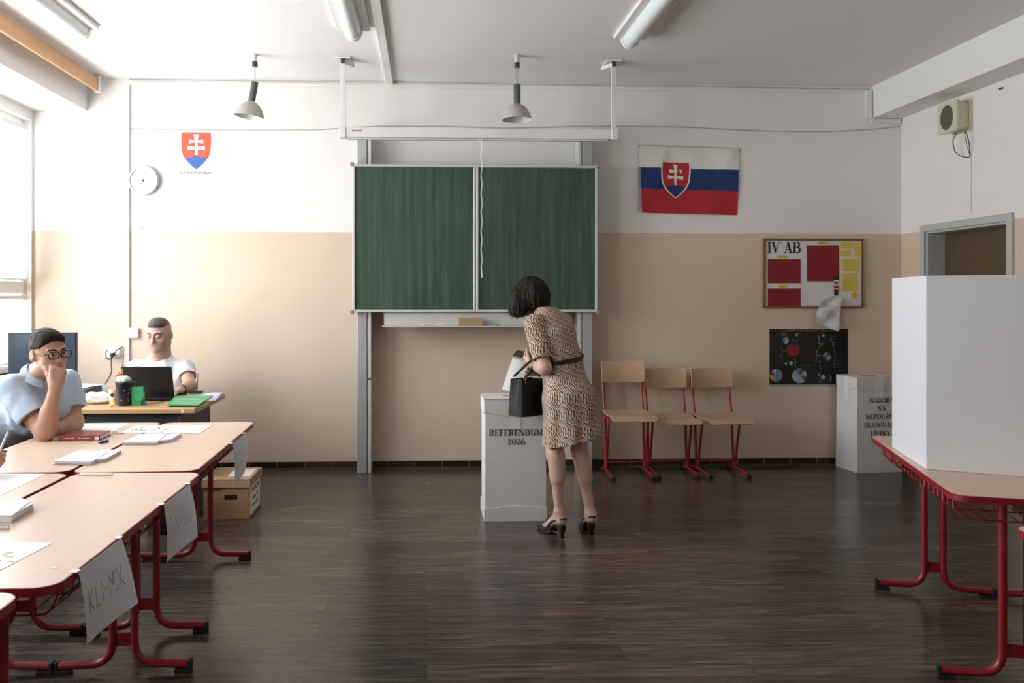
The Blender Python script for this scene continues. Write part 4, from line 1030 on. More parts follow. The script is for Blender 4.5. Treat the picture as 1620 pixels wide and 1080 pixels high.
# ------------------------------------------------------------------ ballot boxes
TAPE = mat('clear_tape', '#e8e8e8', rough=.32, spec=.5)
def ballot_box(name, label, loc, rz, w, d, h, taper, lines, slot_x=0, slots=True):
    t = thing(name, label, 'ballot box', loc, rz)
    hw, hd = w / 2, d / 2; k = 1 - taper
    def ring(z, e=0, s=1): return [Vector((x * (hw * s + e), y * (hd * s + e), z)) for x, y in ((-1, -1), (1, -1), (1, 1), (-1, 1))]
    sc = lambda z: 1 - taper * z / h
    mb = MB(); r0, r1 = ring(0, 0, 1), ring(h - .01, 0, sc(h)); mb.add(r0 + r1, [(3, 2, 1, 0), (4, 5, 6, 7), (0, 1, 5, 4), (1, 2, 6, 5), (2, 3, 7, 6), (3, 0, 4, 7)])
    mb.build('body', CARD, t, bevel=.002)
    # lid: skirt whose lower edge dips to the middle, front and sides
    lid = MB(); e = .006
    def flap(a, b, zt, za, zm):
        """panel from corner a to b, lower edge za at corners and zm in the middle"""
        a, b = Vector(a), Vector(b); n_ = Vector((b.y - a.y, a.x - b.x, 0)).normalized() * .004; m_ = (a + b) / 2
        P_ = [a + Vector((0, 0, zt)), b + Vector((0, 0, zt)), b + Vector((0, 0, za)), m_ * 1 + (b - a) * .12 + Vector((0, 0, zm)), m_ - (b - a) * .12 + Vector((0, 0, zm)), a + Vector((0, 0, za))]
        vs = P_ + [p - n_ for p in P_]; m = 6
        return vs, [tuple(range(6)), tuple(range(11, 5, -1))] + [(i, (i + 1) % 6 + 0, (i + 1) % 6 + 6, i + 6) for i in range(6)]
    s1 = sc(h - .04)
    C_ = [(-hw * s1 - e, -hd * s1 - e, 0), (hw * s1 + e, -hd * s1 - e, 0), (hw * s1 + e, hd * s1 + e, 0), (-hw * s1 - e, hd * s1 + e, 0)]
    for i in range(4): lid.add(*flap(C_[i], C_[(i + 1) % 4], h, h - .085, h - .115))
    lid.b2((-hw * s1 - e, -hd * s1 - e, h - .006), (hw * s1 + e, hd * s1 + e, h))
    ld = lid.build('lid', CARD, t, bevel=.0015)
    MB().b2((-.07 + slot_x, -.012, h), (.07 + slot_x, .012, h + .0012)).build('slot', INK, ld)
    # base sleeve
    if slots:
        bs = MB(); C2 = [(-hw - e, -hd - e, 0), (hw + e, -hd - e, 0), (hw + e, hd + e, 0), (-hw - e, hd + e, 0)]
        for i in range(4): bs.add(*flap(C2[i], C2[(i + 1) % 4], .001, .083, .102))
        bs.build('base_sleeve', CARD, t, bevel=.0015)
        MB().prism(rrect(.095, .012, .005, cx=0, cy=.104), 0, .0006, planeM(Vector((0, -hd - e - .0015, 0)), (1, 0, 0), (0, -1, 0))).build('thumb_notch', mat('notch_white', '#f2f2f2', rough=.6), t)
    tl = math.atan((hd * taper) / h)
    M = planeM(Vector((0, -hd - .001, 0)), (1, 0, 0), (0, -math.cos(tl), math.sin(tl)))
    M2 = planeM(Vector((0, -hd - .0065, 0)), (1, 0, 0), (0, -math.cos(tl), math.sin(tl)))
    for (s, hh, z, x) in lines: serif_text(s, hh, M @ Matrix.Translation((x, z, .0006)), INK, t)
    tp = MB().prism([(-.035, h - .20), (.035, h - .20), (.035, h - .1), (-.035, h - .1)], .0004, .0012, M).prism([(-.035, h - .112), (.035, h - .112), (.035, h - .0), (-.035, h - .0)], .0004, .001, M2)
    tp.build('clear_tape', TAPE, t)
    if not slots:
        t2 = math.atan((hw * taper) / h); nn = (-math.cos(t2), 0, math.sin(t2))
        M3 = planeM(Vector((-hw - .001, 0, 0)), (0, -1, 0), nn); M4 = planeM(Vector((-hw - .0065, 0, 0)), (0, -1, 0), nn)
        MB().prism([(-.03, h - .2), (.03, h - .2), (.03, h - .1), (-.03, h - .1)], .0004, .0012, M3).prism([(-.03, h - .112), (.03, h - .112), (.03, h), (-.03, h)], .0004, .001, M4).build('clear_tape', TAPE, t)
    return t
fl, fr_ = PZ(766, 825, 0), PZ(866, 825, 0)
bw_ = fr_.x - fl.x
ballot_box('ballot_box', 'tall white cardboard ballot box lettered REFERENDUM 2026 beside the woman', ((fl.x + fr_.x) / 2, 5.205 + .17, 0), 0, bw_ - .012, .335, .803, 0.0,
           [('REFERENDUM', .041, .562, .002), ('2026', .042, .503, .004)])
cA, cB, cC = PZ(1352, 747, 0), PZ(1320, 733, 0), PZ(1423, 745, 0)
dx = (cC - cA).normalized(); az = math.atan2(dx.y, dx.x); dy = Vector((-dx.y, dx.x, 0)); cen = cA + dx * .205 + dy * .155
ballot_box('ballot_box', 'white ballot box for unused ballots with black lettering in the far right corner', (cen.x, min(cen.y, YB - .19), 0), az, .41, .30, .80, .05,
           [('NÁDOBA', .041, .585, .022), ('NA', .041, .518, .022), ('NEPOUŽITÉ', .041, .449, .022), ('HLASOVACIE', .041, .378, .022), ('LÍSTKY', .041, .308, .01)], slots=False)

# ------------------------------------------------------------------ voting screen on the right table
a, b, e_ = PZ(1414, 708, TH), PZ(1466, 742, TH), PZ(1620, 754, TH)
t = thing('voting_screen', 'tall white folding cardboard voting screen standing on the right-hand table', 'voting screen', (b.x, b.y, TH + .001))
h = .815; db = (e_ - b).normalized(); far = db * .72; back = (a - b)
SCB = mat('white_screen_board', '#dfe1e6', rough=.5, var=.01, scale=2)
def panel(p, q, nm):
    p, q = Vector((p.x, p.y, 0)), Vector((q.x, q.y, 0)); MB().bar(p + Vector((0, 0, h / 2)), q + Vector((0, 0, h / 2)), h, .005, up=Vector((0, 0, 1))).build(nm, SCB, t)
def panel2(p, q, nm):
    d_ = (q - p); d_.z = 0; n_ = Vector((-d_.y, d_.x, 0)).normalized() * .0025
    P_ = [p - n_, q - n_, q + n_, p + n_]
    MB().add([Vector((v.x, v.y, 0)) for v in P_] + [Vector((v.x, v.y, h)) for v in P_], [(3, 2, 1, 0), (4, 5, 6, 7), (0, 1, 5, 4), (1, 2, 6, 5), (2, 3, 7, 6), (3, 0, 4, 7)]).build(nm, SCB, t, bevel=.001)
z_ = Vector((0, 0, 0))
panel2(back + (back.normalized() * .02), z_ + back.normalized() * .003, 'side_panel')
panel2(z_, far, 'front_panel')
panel2(far + back.normalized() * .003, far + back, 'side_panel')
sm = MB(); pm = db * .43; sm.bar(pm + Vector((0, 0, .004)) + Vector((db.y, -db.x, 0)) * .0032, pm + db * .004 + Vector((0, 0, .004)) + Vector((db.y, -db.x, 0)) * .0032, .012, .001); sm.build('fold_line', GREY, t)

# ------------------------------------------------------------------ cardboard archive box and bin under the tables
KR = mat('brown_cardboard', '#a88462', rough=.75, var=.06, scale=5); KR2 = mat('brown_cardboard_lid', '#b39070', rough=.75, var=.06, scale=5)
fl, fr_, br_ = PZ(320, 822, 0), PZ(391, 822, 0), PZ(410, 803, 0)
bx = fr_ - fl; az = math.atan2(bx.y, bx.x)
t = thing('cardboard_box', 'brown lidded cardboard archive box with printed sheet on its side, on the floor', 'box', (fl.x, fl.y, 0), 0)
w_, d_ = .31, .38; h_ = .265
MB().b2((.005, .005, 0), (w_ - .005, d_ - .005, h_ - .005)).build('carton', KR, t, bevel=.002)
l_ = MB(); zl = h_ - .055
l_.b2((-.004, -.004, h_ - .006), (w_ + .004, d_ + .004, h_)); l_.b2((-.004, -.004, zl), (w_ + .004, 0, h_)); l_.b2((-.004, d_, zl), (w_ + .004, d_ + .004, h_)); l_.b2((-.004, -.004, zl), (0, d_, h_)); l_.b2((w_, 0, zl), (w_ + .004, d_, h_))
l_.build('lid', KR2, t, bevel=.0015)
FM = planeM(Vector((0, .0045, 0)), (1, 0, 0), (0, -1, 0)); DK = mat('dark_hole', '#1d0f0b', rough=.9)
MB().prism(rrect(.085, .032, .008, cx=.155 + .03, cy=.145), 0, .0006, FM).build('handle_hole', DK, t)
BI = mat('brown_print', '#4a3627', rough=.8)
sans('memory', .034, BI, t, FM @ Matrix.Translation((.065, .185, .0)), bold=.0004)
mb = MB(); scrawl(mb, [[(.1, y_), (.2, y_)] for y_ in (.06, .075, .09, .105)], FM, .0015, z=.0004); mb.build('printed_lines', BI, t)
MB().b2((w_ - .0045, .03, .02), (w_ - .0035, .34, .205)).build('label_sheet', PAPER, t)
SM_ = planeM(Vector((w_ - .0033, .19, 0)), (0, 1, 0), (1, 0, 0))
sans('DRUHOPIS', .05, INK, t, SM_ @ Matrix.Translation((0, .155, 0)), bold=.001, squeeze=.95); sans('Zápisnice OVK', .03, INK, t, SM_ @ Matrix.Translation((0, .105, 0)), bold=.001); sans('Okrsok č. 21', .036, INK, t, SM_ @ Matrix.Translation((0, .055, 0)), bold=.001)
MB().b2((.14, .09, h_ + .0002), (.29, .33, h_ + .001)).build('top_sheet', PAPER, t)
# waste bin
p = PZ(303, 822, 0)
t = thing('waste_bin', 'dark grey plastic waste bin with liner on the floor under the table', 'bin', (-1.645, 5.095, 0))
BN = mat('dark_bin_plastic', '#2b2e31', rough=.5)
MB().lathe([(.0001, .003), (.1, .0), (.105, .01), (.135, .31), (.142, .315), (.142, .325), (.134, .325), (.1, .015), (.0001, .012)], n=32).build('bin_body', BN, t, smooth=True)
MB().lathe([(.1435, .20), (.147, .31), (.145, .33), (.138, .33)], n=32, caps=False).build('bin_liner', mat('grey_bag', '#3c4043', rough=.35), t, smooth=True)

# ------------------------------------------------------------------ teacher desk
nr, fr2 = PZ(310, 646, TH), PZ(355, 623, TH)
X1, Y0, Y1, X0 = -1.505, 5.255, 6.03, -3.12
t = thing('teacher_desk', 'oak-topped desk with dark grey panels behind the committee tables', 'desk', ((X0 + X1) / 2, (Y0 + Y1) / 2, 0))
hx, hy = (X1 - X0) / 2, (Y1 - Y0) / 2
MB().b2((-hx, -hy, TH - .034), (hx, hy, TH)).build('desk_top', OAK, t, bevel=.006, bseg=3)
MB().b2((hx - .13, -hy + .04, 0), (hx - .1, hy - .04, TH - .034)).build('side_panel', DKGREY, t, bevel=.002)
MB().b2((-hx + .05, -hy + .04, 0), (-hx + .08, hy - .04, TH - .034)).build('side_panel', DKGREY, t, bevel=.002)
MB().b2((-hx + .08, -hy + .09, .2), (hx - .13, -hy + .11, TH - .034)).build('modesty_panel', DKGREY, t, bevel=.002)
MB().b2((hx - .09, -hy - .0015, TH - .028), (hx - .075, -hy, TH - .006)).build('edge_chip', PAPER, t)

def D(u, v, z=TH): return PZ(u, v, z)
# laptop
hl, hr = CZ(195, 630, 5.66), CZ(278, 630, 5.66)
lc = (hl + hr) / 2
t = thing('laptop', 'black open laptop seen from behind on the oak desk', 'laptop', (lc.x, lc.y, TH + .001), R(-3))
LB = mat('black_laptop_shell', '#121214', rough=.38, var=.1)
MB().b2((-.18, .0, 0), (.18, .245, .018)).build('keyboard_base', LB, t, bevel=.004)
lid = MB().b2((-.18, -.008, 0), (.18, .0, .228)).build('screen_lid', LB, t, bevel=.004); lid.location = (0, .0, .017); lid.rotation_euler = (R(14), 0, 0)
s_ = MB().b2((-.17, .0002, .014), (.17, .0012, .22)).build('display', mat('dim_display', '#2a2d33', rough=.2), lid)
MB().b2((-.176, -.0088, .17), (-.164, -.0081, .213)).build('badge', mat('gold_badge', '#9a8258', rough=.4), lid)
MB().b2((-.12, -.006, .004), (.12, .012, .020)).build('hinge_bar', LB, t, bevel=.003)
kb = MB()
for r_ in range(5):
    for c2_ in range(13): kb.b2((-.155 + c2_ * .0238, .06 + r_ * .022, .018), (-.135 + c2_ * .0238, .078 + r_ * .022, .0195))
kb.build('keys', BLACK, t)
bp0 = D(245, 634)
o = MB().b2((-.09, -.035, 0), (.09, .035, .022)).build('laptop_charger', LB, bevel=.006); o.location = (bp0.x + .01, bp0.y + .012, TH + .0008); o.rotation_euler = (0, 0, R(2)); tag(o, 'flat black power supply lying in front of the laptop', 'charger')
# black pot with crumpled wrapper
def pot(name, label, cat, u, v, prof, m, n=24):
    p = D(u, v); t = thing(name, label, cat, (p.x, p.y, TH + .001)); MB().lathe(prof, n=n).build('cup_body', m, t, smooth=True); return t
BP2 = mat('black_speckled_plastic', '#191a20', rough=.35, var=.2)
p = D(197, 641); 
t = thing('black_tub', 'tall black tapered tub with pale specks on the oak desk left of the green holder', 'tub', (p.x, p.y, TH + .001))
MB().lathe([(.0001, 0), (.042, 0), (.044, .01), (.056, .145), (.06, .148), (.06, .156), (.053, .156), (.04, .01), (.0001, .008)], n=28).build('tub_body', BP2, t, smooth=True)
sp_ = MB(); rnd = random.Random(4)
for k in range(16):
    a = R(rnd.uniform(200, 340)); z = rnd.uniform(.03, .13); rr_ = .0445 + .0115 * (z - .01) / .135 + .0008
    c0 = Vector((rr_ * math.cos(a), rr_ * math.sin(a), z)); s0 = rnd.uniform(.002, .006); sp_.add([c0 + Vector((-s0 * math.sin(a) * -1, s0 * math.cos(a) * -1, -s0)), c0 + Vector((-s0 * math.sin(a), s0 * math.cos(a), -s0 * .4)), c0 + Vector((0, 0, s0))], [(0, 1, 2)])
sp_.build('specks', mat('lilac_print', '#a99fb8', rough=.5), t)
def crumple(name, label, cat, loc, sx, sy, sz, m, seed, amp=.35, parent=None):
    bm = bmesh.new(); bmesh.ops.create_icosphere(bm, subdivisions=4, radius=1); rnd = random.Random(seed)
    ds = [(Vector((rnd.gauss(0, 1), rnd.gauss(0, 1), rnd.gauss(0, 1))).normalized(), rnd.uniform(2, 6), rnd.uniform(0, 6)) for _ in range(16)]
    for v in bm.verts:
        n_ = v.co.normalized(); s = 1 + amp * sum(abs(math.sin(n_.dot(d_) * f_ + ph)) for d_, f_, ph in ds) / 8 - amp
        v.co = Vector((n_.x * sx * s, n_.y * sy * s, max(0, (n_.z * .5 + .42)) * 1.4 * sz * s))
    me = bpy.data.meshes.new(name); bm.to_mesh(me); bm.free(); me.materials.append(m)
    o = bpy.data.objects.new(name, me); COL.objects.link(o); o.location = loc
    if parent: o.parent = parent
    elif cat: tag(o, label, cat)
    return o
crumple('crumpled_wrapper', 'crumpled pale green wrapper on top of the black tub', 'wrapper', (p.x - .005, p.y, TH + .15), .043, .04, .035, mat('pale_green_film', '#c5d8c0', rough=.3), 3)
# paper cup with sticks
p = D(179, 640)
t = thing('paper_cup', 'cream paper cup with a black diamond mark holding wooden sticks', 'cup', (p.x, p.y + .02, TH + .001))
CUP = mat('cream_cup_paper', '#efe6cf', rough=.55)
MB().lathe([(.0001, .004), (.028, .004), (.029, 0), (.038, .098), (.0395, .1), (.0385, .103), (.0365, .1), (.028, .008), (.0001, .008)], n=28).build('cup_wall', CUP, t, smooth=True)
MB().lathe([(.0292, .0), (.0325, .034)], n=28, caps=False).build('yellow_band', mat('pale_yellow_print', '#e6cf86', rough=.55), t, smooth=True)
MB().prism([(-.016, 0), (0, -.017), (.016, 0), (0, .017)], 0, .002, planeM(Vector((0, -.0358, .066)), (1, 0, 0), (0, -1, .1))).build('diamond_mark', INK, t)
MB().prism(circle(.004, 12, .018, -.03), 0, .002, planeM(Vector((0, -.0335, .066)), (1, 0, 0), (0, -1, .1))).build('round_mark', INK, t)
WS = mat('pale_wood_sticks', '#d8b78c', rough=.6); rnd = random.Random(2); mb = MB()
for k in range(9):
    a = rnd.uniform(0, 6.28); r_ = .02
    mb.bar((r_ * .8 * math.cos(a), r_ * .8 * math.sin(a), .01), (r_ * 1.3 * math.cos(a), r_ * 1.3 * math.sin(a), .125 + rnd.uniform(0, .02)), .009, .002)
mb.build('wooden_sticks', WS, t)
# green pen holder
GRN = mat('green_translucent_plastic', '#35a05c', rough=.25, var=.05, Transmission_Weight=.25)
p = D(216, 641)
t = thing('pen_holder', 'bright green plastic pen holder with note tray beside the black tub', 'pen holder', (p.x + .004, p.y + .02, TH + .001), R(-6))
mb = MB()
for (lo, hi) in (((-.034, -.03, 0), (.034, .03, .004)), ((-.034, -.03, 0), (-.031, .03, .085)), ((.031, -.03, 0), (.034, .03, .085)), ((-.034, -.03, 0), (.034, -.027, .06)), ((-.034, .027, 0), (.034, .03, .125))): mb.b2(lo, hi)
mb.build('holder_box', GRN, t, bevel=.001)
MB().prism([(-.03, .125), (.05, .125), (.056, .07), (.05, .04), (.02, .025), (0, .03), (-.02, .045), (-.03, .07)], 0, .004, planeM(Vector((0, -.033, 0)), (1, 0, 0), (0, -1, 0))).build('front_plate', GRN, t, bevel=.001)
for (dx_, c, a_, L_) in ((-.018, '#1d6b52', .08, .165), (.012, '#2b2b2e', -.12, .17), (0, '#a33', .05, .125), (.02, '#c44', -.2, .12)):
    MB().tube([(dx_, .005, .006), (dx_ + L_ * math.sin(a_) * -.4, .008, L_)], .0042, 8).build('pen', mat('pen_' + c[1:], c if len(c) > 4 else '#a83a36', rough=.35), t, smooth=True)
# desk papers and plastic
def flat(name, label, cat, pts, z=TH, m=None, th=.0008, lines=0, ink=None, group=None, extra=None, seed=0):
    P_ = [PZ(u, v, z) for u, v in pts]; c = sum(P_, Vector()) / len(P_)
    t = thing(name, label, cat, (c.x, c.y, z + .0004), group=group)
    L_ = [(q.x - c.x, q.y - c.y) for q in P_]
    MB().prism(L_, 0, th).build('sheet', m or PAPER, t)
    if lines and len(L_) == 4:
        mb = MB(); rnd = random.Random(seed); bl, tl, tr_, br2 = [Vector(a) for a in L_]
        for k in range(lines):
            v = .1 + .82 * k / max(1, lines - 1); a = tl.lerp(bl, v); b = tr_.lerp(br2, v)
            if rnd.random() < .12: continue
            scrawl(mb, [[tuple(a.lerp(b, .1)), tuple(a.lerp(b, rnd.uniform(.6, .9)))]], Matrix.Identity(4), .002, z=th + .0003)
        mb.build('printed_text', ink or mat('faint_print', '#a4a4a8', rough=.8), t)
    if extra: extra(t, L_, th)
    return t
# crumpled bag, router etc. at left of desk
p = D(145, 638); crumple('plastic_bag', 'crumpled white plastic bag on the left part of the oak desk', 'bag', (p.x + .01, p.y - .005, TH + .0005), .12, .055, .052, mat('white_bag_film', '#e5e6e4', rough=.3, Transmission_Weight=.2), 8, .5)
p = D(166, 632)
t = thing('desk_phone', 'small dark grey device with white top lying behind the plastic bag', 'device', (p.x, p.y + .06, TH + .001), R(-18))
MB().b2((-.05, -.06, 0), (.05, .06, .03)).build('device_body', DKGREY, t, bevel=.004); MB().b2((-.045, -.055, .03), (.045, .055, .034)).build('device_top', PLASTIC, t, bevel=.001)
MB().b2((-.03, -.0605, .008), (.03, -.06, .02)).build('port_strip', GREY, t)
# desktop computer lying flat
p = CZ(152, 632, 5.55)
t = thing('desktop_computer', 'black flat desktop computer case with papers on it behind the man in glasses', 'computer', (p.x - .17, 5.66, TH + .001))
MB().b2((-.30, -.17, 0), (.17, .17, .10)).build('case', DKGREY, t, bevel=.004)
MB().b2((-.28, -.1725, .02), (.06, -.17, .08)).build('front_panel', BLACK, t, bevel=.001)
MB().b2((.09, -.1725, .03), (.10, -.17, .07)).build('seam', BLACK, t)
for k, (dx_, dy_, a_, lab) in enumerate(((-.02, -.02, .1, 'loose white sheet on the black computer case, under the others'), (.03, .03, -.25, 'loose white sheet on the black computer case, topmost one'))):
    o = MB().b2((-.14, -.1, 0), (.14, .1, .0015)).build('paper_sheet', PAPER); o.location = (p.x - .17 + dx_, 5.66 + dy_, TH + .1035 + k * .003); o.rotation_euler = (0, 0, a_); tag(o, lab, 'paper', 'sheets on the computer case')
o = MB().b2((-.05, -.02, 0), (.05, .02, .012)).build('stapler', BLACK, bevel=.004); o.location = (p.x - .27, 5.60, TH + .1092); o.rotation_euler = (0, 0, .3); tag(o, 'small black stapler on the papers of the computer case', 'stapler')
CLR = bpy.data.materials.new('clear_cup_plastic'); CLR.use_nodes = True
n = CLR.node_tree; b = n.nodes['Principled BSDF']; b.inputs['Base Color'].default_value = lin('#e9efef'); b.inputs['Roughness'].default_value = .15; b.inputs['Alpha'].default_value = .35
nz = n.nodes.new('ShaderNodeTexNoise'); nr2 = n.nodes.new('ShaderNodeMapRange'); nr2.inputs['To Min'].default_value = .12; nr2.inputs['To Max'].default_value = .22; n.links.new(nz.outputs['Fac'], nr2.inputs['Value']); n.links.new(nr2.outputs[0], b.inputs['Roughness'])
q = CZ(147, 631, 5.75)
o = MB().lathe([(.0001, 0), (.03, 0), (.031, .004), (.041, .105), (.044, .108), (.041, .109), (.0385, .105), (.029, .006), (.0001, .003)], n=28).build('plastic_cup', CLR, smooth=True)
o.location = (p.x + .06, 5.70, TH + .001); tag(o, 'clear plastic cup standing beside the black computer case', 'cup')
# monitor
q0, q1 = CZ(26, 600, 5.72), CZ(124, 600, 5.72)
mcx = (q0.x + q1.x) / 2
t = thing('computer_monitor', 'large dark computer monitor on the desk behind the man in glasses', 'monitor', (mcx + .03, 5.71, TH + .102), R(9))
mw = (q1 - q0).length / 2; mz0, mz1 = .04, 1.47 - (525 - 470) / F * 5.72 - TH - .101
MB().b2((-mw, -.02, mz0), (mw, .015, mz1)).build('monitor_shell', BLACK, t, bevel=.004)
DSP = mat('bluish_dark_display', '#3a4856', rough=.12, var=.5, scale=1.5, spec=.9)
MB().b2((-mw + .008, -.0225, mz0 + .02), (mw - .008, -.0202, mz1 - .008)).build('display', DSP, t)
MB().b2((-.03, .0, .0), (.03, .03, mz0 + .08)).build('stand_neck', BLACK, t, bevel=.004); MB().lathe([(.0001, 0), (.09, 0), (.09, .008), (.0001, .012)], n=30).build('stand_base', BLACK, t, smooth=True)
# right side of desk: folder, phone, papers, notebook
FG = mat('green_folder_card', '#4c9a68', rough=.4)
t = flat('notebook', 'spiral-bound notebook at the right edge of the oak desk under the papers', 'notebook', [(318, 637), (333, 622), (353, 622), (341, 634)], m=mat('notebook_cover', '#c9cde0', rough=.6), th=.006)
mb = MB(); 
P_ = [PZ(338, 634, TH), PZ(352, 623, TH)]; c = t.location
for k in range(16):
    a = P_[0].lerp(P_[1], k / 15); mb.tube([(a.x - c.x - .006, a.y - c.y, .0005), (a.x - c.x, a.y - c.y, .011), (a.x - c.x + .006, a.y - c.y, .0005)], .0016, 5)
mb.build('spiral', mat('blue_spiral', '#4a5da0', rough=.4), t)
flat('paper_sheet', 'white papers lying under the phone on the oak desk', 'paper', [(290, 630), (300, 622), (334, 622), (326, 634)], z=TH + .0072, m=PAPER, lines=5)
def fold(t, L_, th):
    MB().prism([(x * .985 + .002, y * .985) for x, y in L_], th, th + .004).build('folder_cover', FG, t); c0 = Vector(L_[0]).lerp(Vector(L_[1]), .35)
    MB().b2((-.07, .01, th + .0042), (.07, .035, th + .005)).build('label_strip', mat('pale_green_label', '#b9dcb8', rough=.5), t)
flat('green_folder', 'green cardboard folder lying on the right of the oak desk', 'folder', [(264, 641.5), (277, 627), (337, 627), (314, 642)], z=TH + .0084, m=FG, th=.005, extra=fold)
p = PZ(311, 623, TH + .0085); t = thing('mobile_phone', 'black phone lying on papers at the right of the oak desk', 'phone', (p.x, p.y, TH + .0186), R(8))
MB().b2((-.045, -.035, 0), (.045, .035, .012)).build('phone_body', BLACK, t, bevel=.004); MB().b2((-.041, -.031, .012), (.041, .031, .0126)).build('phone_screen', mat('phone_glass', '#2a2a2d', rough=.12), t)
p = D(281, 642); t = thing('correction_roller', 'small black and red correction roller at the front edge of the oak desk', 'correction roller', (p.x, p.y - .012, TH + .001), R(4))
MB().prism(rrect(.1, .03, .013), 0, .013).build('roller_shell', BLACK, t, bevel=.003); MB().prism(rrect(.05, .02, .009, cx=.02), .013, .016).build('red_insert', RED, t, bevel=.001)
p = D(227, 641); o = MB().lathe([(.0001, 0), (.008, 0), (.008, .02), (.0001, .022)], n=12, axis=(1, .2, 0)).build('bottle_cap', mat('blue_cap', '#3b4a9a', rough=.4), smooth=True); o.location = (p.x, p.y, TH + .0095); tag(o, 'tiny dark blue cap on the oak desk by the green holder', 'cap')
o = MB().tube(rounded([D(178, 643) + Vector((0, 0, .004)), D(178, 643) + Vector((0, -.02, .004)), D(176, 644) + Vector((-.01, -.05, -.02)), D(172, 644) + Vector((-.02, -.055, -.13)), D(168, 644) + Vector((-.03, -.05, -.3))], .02, 4), .003, 6).build('thin_cable', BLACK, smooth=True); tag(o, 'thin black cable falling over the front edge of the oak desk', 'cable')
o = MB().tube(rounded([D(228, 637) + Vector((0, 0, .003)), D(240, 638.5) + Vector((0, 0, .003)), D(255, 637) + Vector((0, 0, .003)), D(262, 633) + Vector((0, 0, .003)), D(272, 632) + Vector((0, 0, .003))], .03, 4), .002, 6).build('mouse_cable', BLACK, smooth=True); tag(o, 'thin black cable lying on the oak desk in front of the laptop', 'cable')

# ------------------------------------------------------------------ on the committee tables
flat('paper_sheet', 'blank white sheet behind the red book', 'paper', [(116, 683.5), (143, 669.5), (204, 669.5), (177, 683.5)], lines=9)
CG = mat('dark_green_print', '#3d5a4c', rough=.8)
def ring_chart(t, L_, th):
    mb = MB(); 
    for k in range(26):
        a0, a1 = R(-150 + k * 11.5), R(-150 + (k + 1) * 11.5)
        scrawl(mb, [[(.062 * math.cos(a0), .05 * math.sin(a0)), (.062 * math.cos(a1), .05 * math.sin(a1))]], Matrix.Identity(4), .008, z=th + .0004)
    for k in range(5): scrawl(mb, [[(-.075 + k * .016, -.03 + .01 * (k % 2)), (-.065 + k * .016, -.045)]], Matrix.Identity(4), .006, z=th + .0005)
    mb.build('printed_ring', CG, t)
flat('printed_sheet', 'white sheet with a printed dark ring drawing on the table by the paper stack', 'paper', [(190, 684.5), (216, 672.5), (274, 672.5), (253, 684.8)], extra=ring_chart)
flat('printed_sheet', 'white sheet with faint printing overlapping the ring drawing, nearer the aisle', 'paper', [(255.5, 685), (275.5, 672.8), (335.5, 673), (315, 685.8)], z=TH + .001, lines=8, m=mat('pinkish_paper', '#f2e9e4', rough=.8, var=.02))
# book
b0, b1, b2_, b3 = PZ(92, 697, TH), PZ(157, 697, TH), PZ(176.5, 688, TH), PZ(111, 688, TH)
t = thing('red_book', 'closed dark red hardcover book in front of the man in glasses', 'book', (b0.x, b0.y, TH + .0008))
RB = mat('dark_red_cover', '#8d3b38', rough=.5, var=.08)
L_ = [(0, 0), ((b1 - b0).x, (b1 - b0).y), ((b2_ - b0).x, (b2_ - b0).y), ((b3 - b0).x, (b3 - b0).y)]
L_[3] = (L_[0][0] + L_[2][0] - L_[1][0], L_[0][1] + L_[2][1] - L_[1][1])
MB().prism(L_, 0, .003).build('back_cover', RB, t); MB().prism(L_, .021, .024).build('front_cover', RB, t)
cx_, cy_ = sum(a[0] for a in L_) / 4, sum(a[1] for a in L_) / 4
MB().prism([(cx_ + (x - cx_) * .96, cy_ + (y - cy_) * .96) for x, y in L_], .003, .021).build('page_block', PAPER, t)
MB().b2((0, -.004, 0), (L_[1][0], .004, .024)).build('spine', RB, t, bevel=.002)
mb = MB(); SMx = planeM(Vector((0, -.0045, 0)), (1, 0, 0), (0, -1, 0))
GP = mat('faded_gold_print', '#d8a99b', rough=.6)
scrawl(mb, [[(.035, .011), (.08, .011)], [(.105, .012), (.112, .012)], [(.12, .011), (.137, .011)], [(.143, .011), (.16, .011)]], SMx, .006); mb.build('spine_print', GP, t)
def pen(name, label, a, b, r_, m, z=TH, cap=None, group=None):
    a, b = PZ(*a, z), PZ(*b, z); c = (a + b) / 2; d_ = (b - a); L2 = d_.length / 2
    t = thing(name, label, 'pen', (c.x, c.y, z + r_ + .0005), math.atan2(d_.y, d_.x), group)
    MB().tube([(-L2 + .012, 0, 0), (L2, 0, 0)], r_, 8).build('barrel', m, t, smooth=True)
    MB().tube([(-L2 + .012, 0, 0), (-L2, 0, 0)], [r_ * .8, r_ * .2], 8).build('tip', cap or GREY, t, smooth=True)
    MB().b2((L2 - .035, -.0012, r_ - .0005), (L2, .0012, r_ + .002)).build('clip', cap or GREY, t)
    return t
pen('blue_pen', 'short dark blue pen lying in front of the red book', (155, 702.5), (171, 699.5), .0055, mat('blue_pen_plastic', '#23348c', rough=.35), cap=mat('blue_pen_plastic', '#23348c'))
pen('white_pen', 'thin white pen between the red book and the printed sheets', (197, 686), (177, 685.5), .0038, PLASTIC)
pen('white_pen', 'white pen lying across the near edge of the middle aisle table', (122, 752), (178, 752), .0052, mat('cream_pen', '#f3eee6', rough=.35))
pen('white_pen', 'white pen end at the left picture edge below the paper stack', (-22, 838), (15, 836.8), .0055, PLASTIC)
